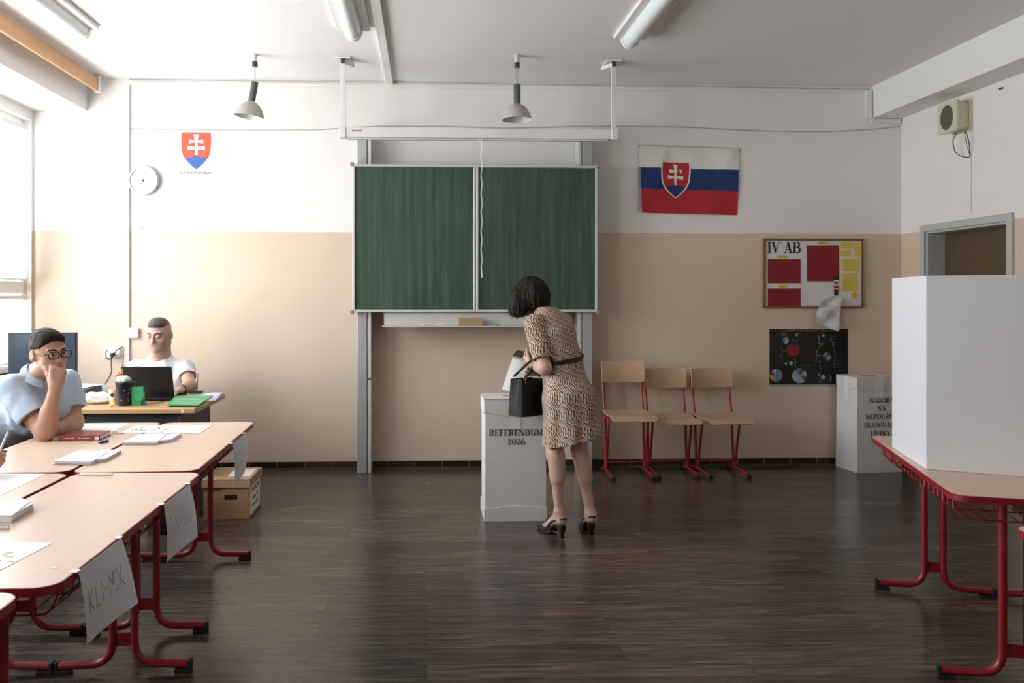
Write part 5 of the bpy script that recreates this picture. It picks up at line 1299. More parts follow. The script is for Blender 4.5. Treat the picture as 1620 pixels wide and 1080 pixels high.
# stacks of ballots: each fanned bundle is a stack of sheets
ENV = mat('offwhite_ballot_paper', '#e6e6ea', rough=.75, var=.03)
def stack(label, pts, h1, right, n=9, seed=0, dz=.0018):
    """pts: front-left, front-right, back-right, back-left corners in the photo on the table"""
    P_ = [PZ(u, v, TH) for u, v in pts]; Q = [PZ(u, v, TH) for u, v in right]
    o0 = P_[0]; t = thing('ballot_stack', label, 'paper stack', (o0.x, o0.y, TH + .0005), group='stacks of ballot papers'); rnd = random.Random(seed)
    for nm, LL, k_, off in (('paper_bundle', P_, n, 0), ('paper_bundle', Q, n - 1, .0)):
        mb = MB()
        for k in range(k_):
            jx, jy = rnd.uniform(-.004, .004), rnd.uniform(-.004, .004)
            mb.prism([(p_.x - o0.x + jx, p_.y - o0.y + jy) for p_ in LL], off + k * dz * 1.0, off + k * dz + dz * .82)
        mb.build(nm, ENV, t)
    return t
stack('white ballot paper stack on the far aisle table, beside the printed sheets', [(195, 704), (249, 703.5), (266, 691), (221, 691)], .014, [(249, 702), (272, 699), (287, 689.5), (250, 691)], seed=1)
stack('white ballot paper stack in front of the blue pen', [(84, 735), (144, 736), (172, 719), (122, 718)], .014, [(144, 733), (168, 730), (192, 716), (160, 716)], seed=2)
stack('white ballot paper stack at the left picture edge on the middle table', [(-60, 825), (19, 827), (48, 804), (-30, 800)], .014, [(-10, 824), (24, 822), (52, 806), (28, 796)], seed=3, n=11, dz=.0023)
flat('list_sheet', 'large white list sheet at the left picture edge behind the pen', 'paper', [(-90, 786), (-60, 748.5), (73, 749.5), (2, 783)], lines=12)
def tinted(t, L_, th):
    mb = MB(); rnd = random.Random(9)
    for k in range(14):
        x, y = rnd.uniform(-.05, .1), rnd.uniform(-.05, .06)
        mb.prism(rrect(rnd.uniform(.012, .03), rnd.uniform(.006, .014), .002, 2, cx=x, cy=y), th + .0002, th + .0006)
    mb.build('green_print', mat('pale_green_print', '#b9c49a', rough=.8), t)['kind'] = 'stuff'
flat('map_sheet', 'white sheet with pale green printing on the near left table corner', 'paper', [(-95, 915), (-60, 853), (83.5, 859), (-5, 905)], extra=tinted)
for u, v, lab in ((86, 898, 'small clear tape scrap on the near corner of the middle table'),):
    p = PZ(u, v, TH); o = MB().b2((-.008, -.006, 0), (.008, .006, .0008)).build('tape_scrap', TAPE); o.location = (p.x, p.y, TH + .0003); tag(o, lab, 'tape')
# name sheets taped to the table edges
PENC = mat('pencil_grey', '#8c8c92', rough=.8)
def hanging(label, top, bot, text, curl, edge):
    (u0, v0), (u1, v1) = top
    a = PX(u0, v0 + 2, edge + .004); b = PX(u1, v1 + 2, edge + .004)
    a.z = b.z = TH - .001
    hgt = .285 if curl else .21
    c0 = PX(bot[0][0], bot[0][1], edge + .02); c1 = PX(bot[1][0], bot[1][1], edge + .045)
    o0 = (a + b) / 2
    t = thing('name_sheet', label, 'name sheet', o0, group='name sheets taped to the table edge')
    def fn(u, v):
        tp = a.lerp(b, u); bt = c0.lerp(c1, u); p_ = tp.lerp(bt, v)
        ex = .012 * math.sin(math.pi * v) * (.5 + .5 * u) + curl * v * v * u * u
        p_ = p_ + Vector((ex, 0, 0)); 
        return p_ - o0
    MB().sheet(fn, 14, 18, .0006).build('sheet', mat('thin_white_paper', '#c9cad2', rough=.8, var=.02), t, smooth=True)
    mb = MB(); L2 = (b - a).length; adv = [max([q[0] for st in HAND[c] for q in st] or [.3]) + .28 for c in text]; X = 0; tot = sum(adv)
    for c, ad in zip(text, adv):
        for st in HAND[c]:
            pts_ = [fn(.1 + .78 * (X + q[0]) / tot, .62 - .30 * q[1] ) + Vector((.0014, 0, 0)) for q in st]
            for p_, q_ in zip(pts_, pts_[1:]):
                d_ = (q_ - p_).normalized(); n_ = d_.cross(Vector((1, 0, 0))) * .0016
                mb.add([p_ - n_, q_ - n_, q_ + n_, p_ + n_], [(0, 1, 2, 3)])
        X += ad
    mb.build('handwriting', PENC, t)
    for w_ in (a, b): MB().b2(w_ - o0 + Vector((-.02, -.012, .0018)), w_ - o0 + Vector((.001, .012, .0024))).build('tape', TAPE, t)
    return t
hanging('white paper name sheet hanging from the far aisle table above the cardboard box', ((368, 703), (389, 685)), ((371, 768), (387, 747)), 'LU', .0, -.965)
hanging('white paper name sheet on the far half of the middle table, between the other two', ((259, 796), (300, 764)), ((264, 889), (304, 849)), 'FIN-KU', .02, -.924)
hanging('white paper name sheet pencilled KLI-MIK, the nearest one on the middle table', ((124, 900), (192, 849)), ((137, 1020), (202, 954)), 'KLI-MIK', .03, -.924)
# ================================================================== PEOPLE (smooth blended bodies, one surface each)
V = Vector
def npv(v): return np.array(v, dtype=np.float32)
class Field:
    """signed distance grid; smooth unions, cuts, then one continuous surface"""
    def __init__(s, lo, hi, h):
        s.h = h; s.lo = npv(lo); s.n = [int(math.ceil((hi[i] - lo[i]) / h)) + 1 for i in range(3)]
        s.ax = [s.lo[i] + h * np.arange(s.n[i], dtype=np.float32) for i in range(3)]
        s.d = np.full(s.n, 1.0, np.float32)
    def blk(s, lo, hi):
        a = [max(0, int((lo[i] - s.lo[i]) / s.h)) for i in range(3)]; b = [min(s.n[i], int((hi[i] - s.lo[i]) / s.h) + 2) for i in range(3)]
        if any(b[i] <= a[i] for i in range(3)): return None
        sl = tuple(slice(a[i], b[i]) for i in range(3))
        return sl, s.ax[0][a[0]:b[0], None, None], s.ax[1][None, a[1]:b[1], None], s.ax[2][None, None, a[2]:b[2]]
    def comb(s, sl, e, k, sub):
        d = s.d[sl]
        if sub: e = -e; h = np.clip(k - np.abs(d - e), 0, None) / k; s.d[sl] = np.maximum(d, e) + h * h * k / 4
        else: h = np.clip(k - np.abs(d - e), 0, None) / k; s.d[sl] = np.minimum(d, e) - h * h * k / 4
    def cap(s, a, b, ra, rb=None, k=.02, flat=None, sub=False):
        """tapered capsule; flat=(axis, factor) squeezes it along an axis"""
        rb = ra if rb is None else rb; a, b = V(a), V(b); m = max(ra, rb) * (max(1, flat[1]) if flat else 1) + k + .03
        r = s.blk([min(a[i], b[i]) - m for i in range(3)], [max(a[i], b[i]) + m for i in range(3)])
        if r is None: return s
        sl, X, Y, Z = r; ab = b - a; L = max(ab.length_squared, 1e-9)
        qx, qy, qz = X - a.x, Y - a.y, Z - a.z
        t = np.clip((qx * ab.x + qy * ab.y + qz * ab.z) / L, 0, 1)
        qx = qx - t * ab.x; qy = qy - t * ab.y; qz = qz - t * ab.z
        f = 1
        if flat:
            n = V(flat[0]).normalized(); f = flat[1]; g = (qx * n.x + qy * n.y + qz * n.z) * (1 / f - 1)
            qx = qx + g * n.x; qy = qy + g * n.y; qz = qz + g * n.z
        e = np.sqrt(qx * qx + qy * qy + qz * qz) - (ra + (rb - ra) * t)
        if f < 1: e = e * (f ** .5)
        s.comb(sl, e, k, sub); return s
    def ell(s, c, r, M=None, k=.02, sub=False):
        c = V(c); m = max(r) + k + .03; q = s.blk([c[i] - m for i in range(3)], [c[i] + m for i in range(3)])
        if q is None: return s
        sl, X, Y, Z = q; M = M or Matrix.Identity(3); x, y, z = X - c.x, Y - c.y, Z - c.z
        u = [M[0][j] * x + M[1][j] * y + M[2][j] * z for j in range(3)]
        k0 = np.sqrt(sum((u[j] / r[j]) ** 2 for j in range(3))); k1 = np.sqrt(sum((u[j] / r[j] ** 2) ** 2 for j in range(3))) + 1e-6
        s.comb(sl, k0 * (k0 - 1) / k1, k, sub); return s
    def cut(s, o, n, k=.006):
        """keep the side opposite to n"""
        o, n = V(o), V(n).normalized(); e = (s.ax[0][:, None, None] - o.x) * n.x + (s.ax[1][None, :, None] - o.y) * n.y + (s.ax[2][None, None, :] - o.z) * n.z
        h = np.clip(k - np.abs(s.d - e), 0, None) / k; s.d = np.maximum(s.d, e) + h * h * k / 4; return s
    def union(s, o, k=.01):
        h = np.clip(k - np.abs(s.d - o.d), 0, None) / k; s.d = np.minimum(s.d, o.d) - h * h * k / 4; return s
    def minus(s, o, gap=0.0):
        s.d = np.maximum(s.d, -(o.d - gap)); return s
    def disp(s, fn, band=.04):
        m = np.abs(s.d) < band; i, j, k = np.nonzero(m)
        s.d[i, j, k] += fn(s.ax[0][i], s.ax[1][j], s.ax[2][k]).astype(np.float32); return s
    def like(s):
        o = Field.__new__(Field); o.h = s.h; o.lo = s.lo; o.n = s.n; o.ax = s.ax; o.d = np.full(s.n, 1.0, np.float32); return o
    def mesh(s, name, mats, parent=None, pick=None, org=None, relax=1):
        d = s.d; ins = d < 0
        nx, ny, nz = d.shape; C = [(i, j, k) for i in (0, 1) for j in (0, 1) for k in (0, 1)]
        cnt = np.zeros((nx - 1, ny - 1, nz - 1), np.int8)
        for i, j, k in C: cnt += ins[i:nx - 1 + i, j:ny - 1 + j, k:nz - 1 + k]
        act = (cnt > 0) & (cnt < 8); ci, cj, ck = np.nonzero(act); N = len(ci)
        idx = np.full(act.shape, -1, np.int32); idx[ci, cj, ck] = np.arange(N)
        cor = {c: d[ci + c[0], cj + c[1], ck + c[2]] for c in C}
        acc = np.zeros((N, 3)); w = np.zeros(N)
        for a in C:
            for ax in range(3):
                if a[ax] == 0:
                    b = list(a); b[ax] = 1; b = tuple(b); da, db = cor[a], cor[b]; m = (da < 0) != (db < 0)
                    t = np.where(m, da / np.where(m, da - db, 1), 0); p = np.array(a, float)[None, :].repeat(N, 0); p[:, ax] = t
                    acc += p * m[:, None]; w += m
        P = (acc / w[:, None] + np.stack([ci, cj, ck], 1)) * s.h + s.lo[None, :]
        F_ = []
        for ax in range(3):
            o1, o2 = [(1, 2), (2, 0), (0, 1)][ax]
            a = [slice(None)] * 3; b = [slice(None)] * 3; a[ax] = slice(0, -1); b[ax] = slice(1, None)
            ia, ib = ins[tuple(a)], ins[tuple(b)]; ch_ = np.argwhere(ia != ib)
            ch_ = ch_[(ch_[:, o1] > 0) & (ch_[:, o2] > 0) & (ch_[:, o1] < d.shape[o1] - 1) & (ch_[:, o2] < d.shape[o2] - 1)]
            q = []
            for (u, v_) in ((-1, -1), (0, -1), (0, 0), (-1, 0)):
                c = ch_.copy(); c[:, o1] += u; c[:, o2] += v_; q.append(idx[c[:, 0], c[:, 1], c[:, 2]])
            q = np.stack(q, 1); fl_ = ~ia[ch_[:, 0], ch_[:, 1], ch_[:, 2]]; q[fl_] = q[fl_][:, ::-1]; F_.append(q)
        F_ = np.concatenate(F_); F_ = F_[(F_ >= 0).all(1)]
        for _ in range(relax):      # light smoothing that keeps the volume
            for lam in (.5, -.45):
                S = np.zeros_like(P); w = np.zeros(N)
                for a, b in ((0, 1), (1, 2), (2, 3), (3, 0)):
                    np.add.at(S, F_[:, a], P[F_[:, b]]); np.add.at(w, F_[:, a], 1); np.add.at(S, F_[:, b], P[F_[:, a]]); np.add.at(w, F_[:, b], 1)
                P = P + lam * (S / np.maximum(w, 1)[:, None] - P)
        if org is not None: P = P - npv(org)[None, :]
        me = bpy.data.meshes.new(name); me.vertices.add(N); me.vertices.foreach_set('co', P.astype(np.float32).ravel())
        me.loops.add(F_.size); me.loops.foreach_set('vertex_index', F_.astype(np.int32).ravel())
        me.polygons.add(len(F_)); me.polygons.foreach_set('loop_start', np.arange(0, F_.size, 4, dtype=np.int32)); me.polygons.foreach_set('loop_total', np.full(len(F_), 4, np.int32))
        me.polygons.foreach_set('use_smooth', np.ones(len(F_), bool))
        mats = mats if isinstance(mats, (list, tuple)) else [mats]
        for m in mats: me.materials.append(m)
        if pick is not None:
            Cn = P[F_].mean(1) + (npv(org)[None, :] if org is not None else 0); me.polygons.foreach_set('material_index', pick(Cn).astype(np.int32))
        me.update(); me.validate()
        o = bpy.data.objects.new(name, me); COL.objects.link(o)
        if parent: o.parent = parent
        return o
_rg = np.random.RandomState(3); _LAT = _rg.rand(32, 32, 32).astype(np.float32)
def vnoise(x, y, z):
    xi, yi, zi = np.floor(x).astype(int), np.floor(y).astype(int), np.floor(z).astype(int); fx, fy, fz = x - xi, y - yi, z - zi
    fx, fy, fz = [f * f * (3 - 2 * f) for f in (fx, fy, fz)]; r = 0
    for i in (0, 1):
        for j in (0, 1):
            for k in (0, 1): r = r + _LAT[(xi + i) % 32, (yi + j) % 32, (zi + k) % 32] * (fx if i else 1 - fx) * (fy if j else 1 - fy) * (fz if k else 1 - fz)
    return r - .5
def basis(fwd, up=(0, 0, 1)):
    """columns: person's right, forward, up"""
    f = V(fwd).normalized(); r = f.cross(V(up)).normalized(); u = r.cross(f); return Matrix(((r.x, f.x, u.x), (r.y, f.y, u.y), (r.z, f.z, u.z)))
def skin_mat(name, col, red='#b5705c', rough=.5):
    m = mat(name, col, rough=rough, var=.07, scale=14, bump=.05, bscale=200, Subsurface_Weight=.12, Subsurface_Radius=(.02, .008, .004), Subsurface_Scale=.3)
    return m
def add_head(f, c, M, s=1.0, chin=1.0, fat=0.0, ears=True, neckto=None, nr=.055):
    L = lambda x, y, z: V(c) + M @ V((x * s, y * s, z * s))
    e = lambda p, r, k=.015, sub=False, Mx=None: f.ell(L(*p), [a * s for a in r], (M @ Mx) if Mx else M, k * s, sub)
    e((0, -.018, .032), (.075, .094, .082), .02)
    e((0, .018, -.02), (.066 + fat, .072, .085), .04)
    e((0, .040, -.066), (.046 + fat, .048, .048), .03)          # jaw
    e((0, .073, -.094), (.021, .017, .017), .022)               # chin
    for sx in (-1, 1):
        e((sx * .04, .058, -.022), (.022 + fat * .5, .02, .022), .02)     # cheek
        e((sx * .050, .005, -.065), (.018 + fat, .03, .022), .03)   # jaw angle
        e((sx * .031, .094, .012), (.019, .013, .011), .012, True)  # eye socket
        e((sx * .031, .077, .011), (.0145, .0145, .0125), .004)     # lid and ball
        f.cap(L(sx * .012, .089, .031), L(sx * .046, .077, .034), .0075 * s, .006 * s, .012 * s)    # brow ridge
        if ears:
            e((sx * .083, -.010, -.002), (.011, .020, .033), .008)
            e((sx * .094, -.005, .0), (.006, .010, .018), .005, True)
    f.cap(L(0, .088, .022), L(0, .106, -.022), .007 * s, .0115 * s, .012 * s)     # nose
    for sx in (-1, 1): e((sx * .010, .096, -.028), (.0085, .010, .0075), .006)
    f.cap(L(-.017, .083, -.0475), L(.017, .083, -.0475), .0065 * s, None, .006 * s); f.cap(L(-.015, .082, -.0600), L(.015, .082, -.0600), .0075 * s, None, .006 * s)
    e((0, .094, -.0535), (.022, .006, .0022), .004, True)
    if neckto is not None: f.cap(L(0, -.02, -.055), neckto, nr * s * .95, nr * s * 1.12, .035)
    return L
def face_pick(c, M, s, hasstub=False):
    Mi = np.array(M.inverted()); c = npv(c)
    def pick(P):
        q = (P - c[None, :]) @ Mi.T / s; x, y, z = q[:, 0], q[:, 1], q[:, 2]; r = np.zeros(len(P), int)
        if hasstub: r[(y > .0) & (z < -.035 - .25 * np.maximum(0, .05 - y) ) & (z > -.125) & (np.abs(x) < .09) & (np.linalg.norm(q, axis=1) < .16)] = 2
        lips = (np.abs(z + .0535) < .0085 - .2 * np.abs(x)) & (np.abs(x) < .023) & (y > .075)
        r[lips] = 1
        return r
    return pick
def eyes(parent, L, M, s, org, look=(0, 0), lids=True):
    for sx in (-1, 1):
        mb = MB(); c = L(sx * .031, .0795, .011); d_ = (M @ V((look[0], 1, look[1]))).normalized(); r_ = .0135 * s
        mb.lathe([(r_ * math.sin(R(a)), r_ * math.cos(R(a))) for a in (0.001, 10, 20)], c=c - V(org), n=14, axis=d_, mi=2, caps=False)
        mb.lathe([(r_ * math.sin(R(a)), r_ * math.cos(R(a))) for a in (20, 28)], c=c - V(org), n=14, axis=d_, mi=1, caps=False)
        mb.lathe([(r_ * math.sin(R(a)), r_ * math.cos(R(a))) for a in (28, 45, 60, 80)], c=c - V(org), n=14, axis=d_, mi=0, caps=False)
        mb.build('eye', [mat('eye_white', '#cfc8c0', rough=.2), mat('brown_iris', '#3c2a1e', rough=.2), mat('pupil', '#08080a', rough=.1)], parent, smooth=True)
def lids(root, L, HM, s, org, SK, low):
    for sx in (-1, 1):
        c = L(sx * .031, .0790, .0118); r_ = .0142 * s
        MB().sheet(lambda u, v: c - V(org) + HM @ V((r_ * math.sin(R(-70 + 140 * u)), r_ * math.cos(R(-70 + 140 * u)) * math.cos(R(low + (70 - low) * v)), r_ * math.sin(R(low + (70 - low) * v)))), 10, 8, .0012).build('eyelid', SK, root, smooth=True)
def brows(parent, L, org, m, s, r_=.0042):
    for sx in (-1, 1):
        MB().tube([L(sx * .014, .0965, .0315) - V(org), L(sx * .03, .0935, .0375) - V(org), L(sx * .049, .080, .032) - V(org)], [r_ * s, r_ * s * 1.1, r_ * s * .4], 7, flat=.8).build('eyebrow', m, parent, smooth=True)
def hand_of(f, w, d_, n, th, curls, thumb=(35, 20, 20), s=1.0, k=.007, spread=4):
    """w wrist, d_ towards the fingers, n out of the back of the hand, th side of the thumb (+1: right of d_ seen from the back ... given as vector)"""
    d_ = V(d_).normalized(); n = V(n); n = (n - d_ * n.dot(d_)).normalized(); t = V(th); t = (t - d_ * t.dot(d_) - n * t.dot(n)).normalized(); w = V(w)
    seg = [(.043, .026, .021), (.047, .030, .022), (.043, .028, .021), (.034, .021, .019)]
    for i in range(4):
        off = (.030, .010, -.011, -.030)[i]; ln = (.086, .090, .086, .079)[i]
        base = w + (d_ * ln + t * off) * s
        f.cap(w + t * off * .5 * s + d_ * .01 * s, base, .0165 * s, .0125 * s, .02, )
        dd = (d_ + t * math.tan(R(spread * (1.5 - i) * .7))).normalized(); p = base; ang = 0
        rr = [.0098, .0088, .0080, .0070] if i < 3 else [.0086, .0076, .0070, .0062]
        for j in range(3):
            ang += curls[i][j]; q = p + (dd * math.cos(R(ang)) - n * math.sin(R(ang))) * seg[i][j] * s
            f.cap(p, q, rr[j] * s, rr[j + 1] * s, k); p = q
    # thumb leaves the side of the palm near its base
    p = w + (d_ * .022 + t * .026 - n * .006) * s; a = thumb[0]
    dirs = []
    v0 = (d_ * math.cos(R(a)) + t * math.sin(R(a)) - n * .35).normalized(); ax = n
    v1 = (v0 * math.cos(R(thumb[1])) - t * math.sin(R(thumb[1])) - n * .15).normalized(); v2 = (v1 * math.cos(R(thumb[2])) - t * math.sin(R(thumb[2])) - n * .2).normalized()
    for v_, L_, r0, r1 in ((v0, .044, .0145, .0115), (v1, .034, .0110, .0098), (v2, .027, .0096, .0078)):
        q = p + v_ * L_ * s; f.cap(p, q, r0 * s, r1 * s, .010); p = q
    return p
def hair_mat(name, col, col2, rough=.45):
    m = mat(name, col, rough=rough, var=.35, scale=40, bump=.25, bscale=90, stretch=(1, 1, .25), spec=.2); return m
def hair_tufts(parent, name, m, roots, dirs, lens, r_=.0022, sag=.4, seed=0, n=5):
    mb = MB(); rnd = random.Random(seed)
    for p, d_, L_ in zip(roots, dirs, lens):
        pts = []; q = V(p); d0 = V(d_).normalized()
        for i in range(n + 1): pts.append(q.copy()); d0 = (d0 + V((0, 0, -sag / n))).normalized(); q = q + d0 * (L_ / n)
        mb.tube(pts, [r_ * (1 - .8 * (i / n) ** 1.5) for i in range(n + 1)], 4, caps=False)
    return mb.build(name, m, parent, smooth=True)
def comb(root, hr, m, M, n, ln, way, seed):
    """short strands laid over a hair surface, combed along way (head frame)"""
    rnd = random.Random(seed); vs = hr.data.vertices; wd_ = M @ way; ro, di, le = [], [], []
    for _ in range(n):
        v = vs[rnd.randrange(len(vs))]; dn = v.normal
        t_ = wd_ + V((0, 0, -.5)) * (1 - abs(dn.z)) + V((rnd.gauss(0, .15), rnd.gauss(0, .15), rnd.gauss(0, .15))); t_ = t_ - dn * t_.dot(dn) * .85 + dn * .03
        ro.append(v.co - dn * .001); di.append(t_); le.append(ln * rnd.uniform(.7, 1.2))
    hair_tufts(root, 'hair_strands', m, ro, di, le, .0013, .1, seed, 4)

# ------------------------------------------------------------------ WOMAN at the ballot box
def woman():
    Fd = V((-.6, .8, 0)); Rt = V((.8, .6, 0)); UP = V((0, 0, 1))
    org = V((CZ(905, 700, 4.97).x, CZ(905, 700, 4.97).y, 0))
    root = thing('person', 'woman in beige patterned belted dress bending over the ballot box', 'person', org)
    lo = org + V((-.52, -.34, -.01)); hi = org + V((.34, .52, 1.64)); lo.z = -.01; h = .0045
    B = Field(lo, hi, h)
    pel = CZ(898, 632, 4.97); wst = CZ(892, 568, 5.0); chs = CZ(879, 530, 5.03); nb = CZ(864, 497, 5.07); T = CZ(870, 511, 5.05)
    Ls, Rs = T - Rt * .138 - UP * .008, T + Rt * .134 + UP * .0
    Le, Lw = CZ(862, 582, 4.87), CZ(842, 577, 5.05)
    Re, Rw = Rs + V((-.03, .14, -.26)), CZ(850, 588, 5.29)
    hf = (V((-.62, .62, -.55))).normalized(); HM = basis(hf); hc = CZ(838, 470, 5.15)
    # legs
    hL, hR = pel - Rt * .085 - UP * .03, pel + Rt * .085 - UP * .03
    kL, kR = CZ(878, 714, 4.90), CZ(917, 714, 4.98); aL, aR = CZ(885, 809, 4.90), CZ(934, 809, 4.95)
    for hp, kn, an in ((hL, kL, aL), (hR, kR, aR)):
        B.cap(hp, kn, .070, .050, .03); B.cap(kn, an, .044, .0285, .02)
        m = kn.lerp(an, .28); back = -Fd
        B.cap(kn.lerp(an, .12) + back * .014, kn.lerp(an, .42) + back * .012, .046, .038, .04)
        B.ell(kn + Fd * .03, (.03, .03, .04), None, .03)
        B.ell(kn + back * .058, (.010, .010, .03), None, .03, sub=True)
    feet = []
    for an, fd in ((aL, V((-.5, .86, 0)).normalized()), (aR, V((-.06, 1, 0)).normalized())):
        hl = V((an.x, an.y, .0)) - fd * .012; side = V((fd.y, -fd.x, 0)); feet.append((hl, fd, side))
        B.cap(an, hl + UP * .105 , .027, .024, .02); B.cap(hl + UP * .106 - fd * .010, hl + UP * .106 - fd * .008, .025, None, .02)
        B.cap(hl + UP * .10, hl + fd * .125 + UP * .040, .028, .026, .03, flat=(UP, .9)); B.cap(an - UP * .01, hl + fd * .09 + UP * .06, .026, .024, .03)
        B.cap(hl + fd * .12 + UP * .032, hl + fd * .175 + UP * .026, .026, .016, .02, flat=(UP, .7))
        for sx in (-1, 1): B.ell(an + side * sx * .026 + UP * .0, (.010, .010, .012), None, .012)
    # trunk inside the dress, neck, arms
    B.cap(pel, wst, .10, .075, .03, flat=(Fd, .8)); B.cap(wst, chs, .075, .08, .03, flat=(Fd, .8)); B.cap(Ls, Rs, .045, None, .04); B.cap(chs, nb, .09, .05, .04)
    B.cap(nb - UP * .02, hc - HM @ V((0, .01, .06)), .050, .047, .03)
    for S_, E_, W_ in ((Ls, Le, Lw), (Rs, Re, Rw)):
        B.cap(S_, E_, .042, .040, .03); B.cap(E_, W_, .041, .0245, .02); B.cap(E_.lerp(W_, .1), E_.lerp(W_, .45), .041, .036, .02)
    # left hand grips the phone, right hand holds the sheet beyond the bag
    d1 = (CZ(829, 566, 5.14) - Lw).normalized()
    hand_of(B, Lw, d1, V((-.45, -.55, -.7)), V((-.35, -.35, .85)), [(38, 60, 45), (42, 62, 45), (46, 64, 45), (50, 66, 45)], thumb=(26, 6, 0), s=.86)
    hand_of(B, Rw, V((-.75, -.2, .1)), V((0, .9, .3)), V((.1, .1, 1)), [(45, 40, 20)] * 4, thumb=(30, 20, 20), s=.9)
    L = add_head(B, hc, HM, .95)
    SKW = skin_mat('fair_skin', '#c3a08e'); LIP = mat('muted_lips', '#a4655b', rough=.4)
    B.mesh('body', [SKW, LIP], root, face_pick(hc, HM, .95), org)
    # dress
    D_ = B.like(); fl_ = (Fd, .78)
    D_.cap(pel + UP * .03, wst, .150, .112, .06, flat=(Fd, .84)); D_.cap(wst, chs, .112, .128, .05, flat=(Fd, .82)); D_.cap(chs, T - UP * .01, .125, .095, .05, flat=(Fd, .85))
    D_.ell(pel - Fd * .055 - UP * .01, (.125, .10, .12), basis(Fd), .06)         # seat
    D_.ell(chs + Fd * .06 - UP * .02, (.12, .08, .09), basis(Fd), .05)           # bust
    D_.cap(Ls, Rs, .056, None, .05); D_.cap(T + UP * .01, nb - UP * .005, .08, .062, .04)
    hem = CZ(906, 695, 4.97)
    D_.cap(pel, V((hem.x, hem.y, hem.z - .03)), .155, .198, .07, flat=(Fd, .86))
    D_.cap(pel - Fd * .05, V((hem.x + .035, hem.y - .02, hem.z - .02)), .12, .165, .05)
    def folds(x, y, z):
        a = np.arctan2(y - org.y, x - (org.x)); lowz = np.clip((.95 - z) / .4, 0, 1); up = np.clip((z - 1.0) / .1, 0, 1)
        g = np.sin(a * 9 + z * 3) * .0075 * lowz + np.sin(a * 15 - z * 5 + 1) * .003 * lowz
        g += (vnoise(x * 14, y * 14, z * 6) * .012) * (1 - lowz * .5) + vnoise(x * 30 + 5, y * 30, z * 12) * .004
        wz = np.exp(-((z - 1.09) / .06) ** 2); g += np.sin(a * 22) * .003 * wz
        return g
    D_.disp(folds)
    D_.cut(hem + UP * .0, V((.24, -.02, -1)), .004)
    bare = D_.d.copy()
    SL = B.like()
    SL.cap(Ls, Le, .066, .062, .02); SL.disp(lambda x, y, z: vnoise(x * 22, y * 22, z * 9) * .012)
    ce = Ls.lerp(Le, .80); SL.cut(ce, (Le - Ls) + V((-.03, .0, .0)), .003)
    SR = B.like(); SR.cap(Rs, Re, .056, .056, .02); SR.cut(Rs.lerp(Re, .78), (Re - Rs), .003)
    # hollow the sleeve mouths
    for S_, E_, FF in ((Ls, Le, SL), (Rs, Re, SR)): FF.cap(S_.lerp(E_, .6), E_, .054, .054, .003, sub=True)
    D_.union(SL, .02); D_.union(SR, .02)
    # V of the collar stand opens at the neck
    D_.cap(nb + UP * .03, nb + (hc - nb) * .8, .046, .056, .006, sub=True)
    PRT = mat('patterned_dress_fabric', '#b49a7f', rough=.75)
    nd, lk, b = nodes_of(PRT)
    tc = nd.new('ShaderNodeTexCoord'); sp_ = nd.new('ShaderNodeSeparateXYZ'); lk.new(tc.outputs['Object'], sp_.inputs[0])
    def mth(op, a, b_=None, c_=None):
        x = nd.new('ShaderNodeMath'); x.operation = op
        for i, q in enumerate((a, b_, c_)):
            if q is None: continue
            if isinstance(q, (int, float)): x.inputs[i].default_value = q
            else: lk.new(q, x.inputs[i])
        return x.outputs[0]
    X, Y_, Z = sp_.outputs
    # coordinate round the leaning body (arc length) and up it
    lean = mth('SUBTRACT', Z, .6)
    ang = mth('ARCTAN2', mth('SUBTRACT', Y_, mth('MULTIPLY', lean, .13)), mth('ADD', X, mth('MULTIPLY', lean, .19))); ar = mth('MULTIPLY', ang, .16)
    nz = nd.new('ShaderNodeTexNoise'); nz.inputs['Scale'].default_value = 9; nz.inputs['Detail'].default_value = 1; lk.new(tc.outputs['Object'], nz.inputs[0])
    zig = mth('PINGPONG', mth('ADD', Z, mth('MULTIPLY', nz.outputs['Fac'], .03)), .05)
    s0 = mth('ADD', ar, mth('ADD', mth('MULTIPLY', zig, .34), mth('MULTIPLY', Z, .16)))
    s1 = mth('DIVIDE', s0, .0128); edge = mth('LESS_THAN', mth('FRACT', s1), .44)
    v0 = mth('ADD', mth('DIVIDE', mth('ADD', Z, mth('MULTIPLY', ar, .9)), .058), mth('MULTIPLY', mth('FLOOR', s1), .37)); vert = mth('LESS_THAN', mth('FRACT', v0), .10)
    gap = mth('GREATER_THAN', mth('FRACT', mth('ADD', v0, .45)), .10)
    ink = mth('MAXIMUM', mth('MULTIPLY', edge, gap), vert)
    mx = nd.new('ShaderNodeMix'); mx.data_type = 'RGBA'; mx.inputs['A'].default_value = lin('#c9b19c'); mx.inputs['B'].default_value = lin('#352b26'); lk.new(ink, mx.inputs['Factor']); lk.new(mx.outputs['Result'], b.inputs['Base Color'])
    dress = D_.mesh('dress', [PRT], root, None, org, 1)
    # shirt collar
    mb = MB(); ax = (hc - nb).normalized(); cb = basis(ax.cross(Rt) * -1 if False else Fd, ax)
    def cl(u, v):
        a = R(-65 + 310 * (1 - u)) ; rr_ = .060 + .022 * v ; dirv = Rt * math.cos(a - R(0)) + Fd * -math.sin(a) * -1
        a2 = R(115 + 310 * u); dirv = Fd * math.cos(a2 - R(270) + R(180) - R(180)) + Rt * math.sin(a2)
        th = R(25 + 310 * u); dirv = Fd * math.cos(th) + Rt * math.sin(th)
        return nb - V(org) + dirv * (rr_ + .004) + UP * (.046 - .050 * v) + ax * .006 - Fd * .008
    mb.sheet(cl, 36, 5, .004); mb.build('collar', PRT, root, smooth=True)
    # belt
    mb = MB(); bc = wst - UP * .005; n_b = (UP + Rt * .0 + V((-.32, .12, 0)) * -.0).normalized()
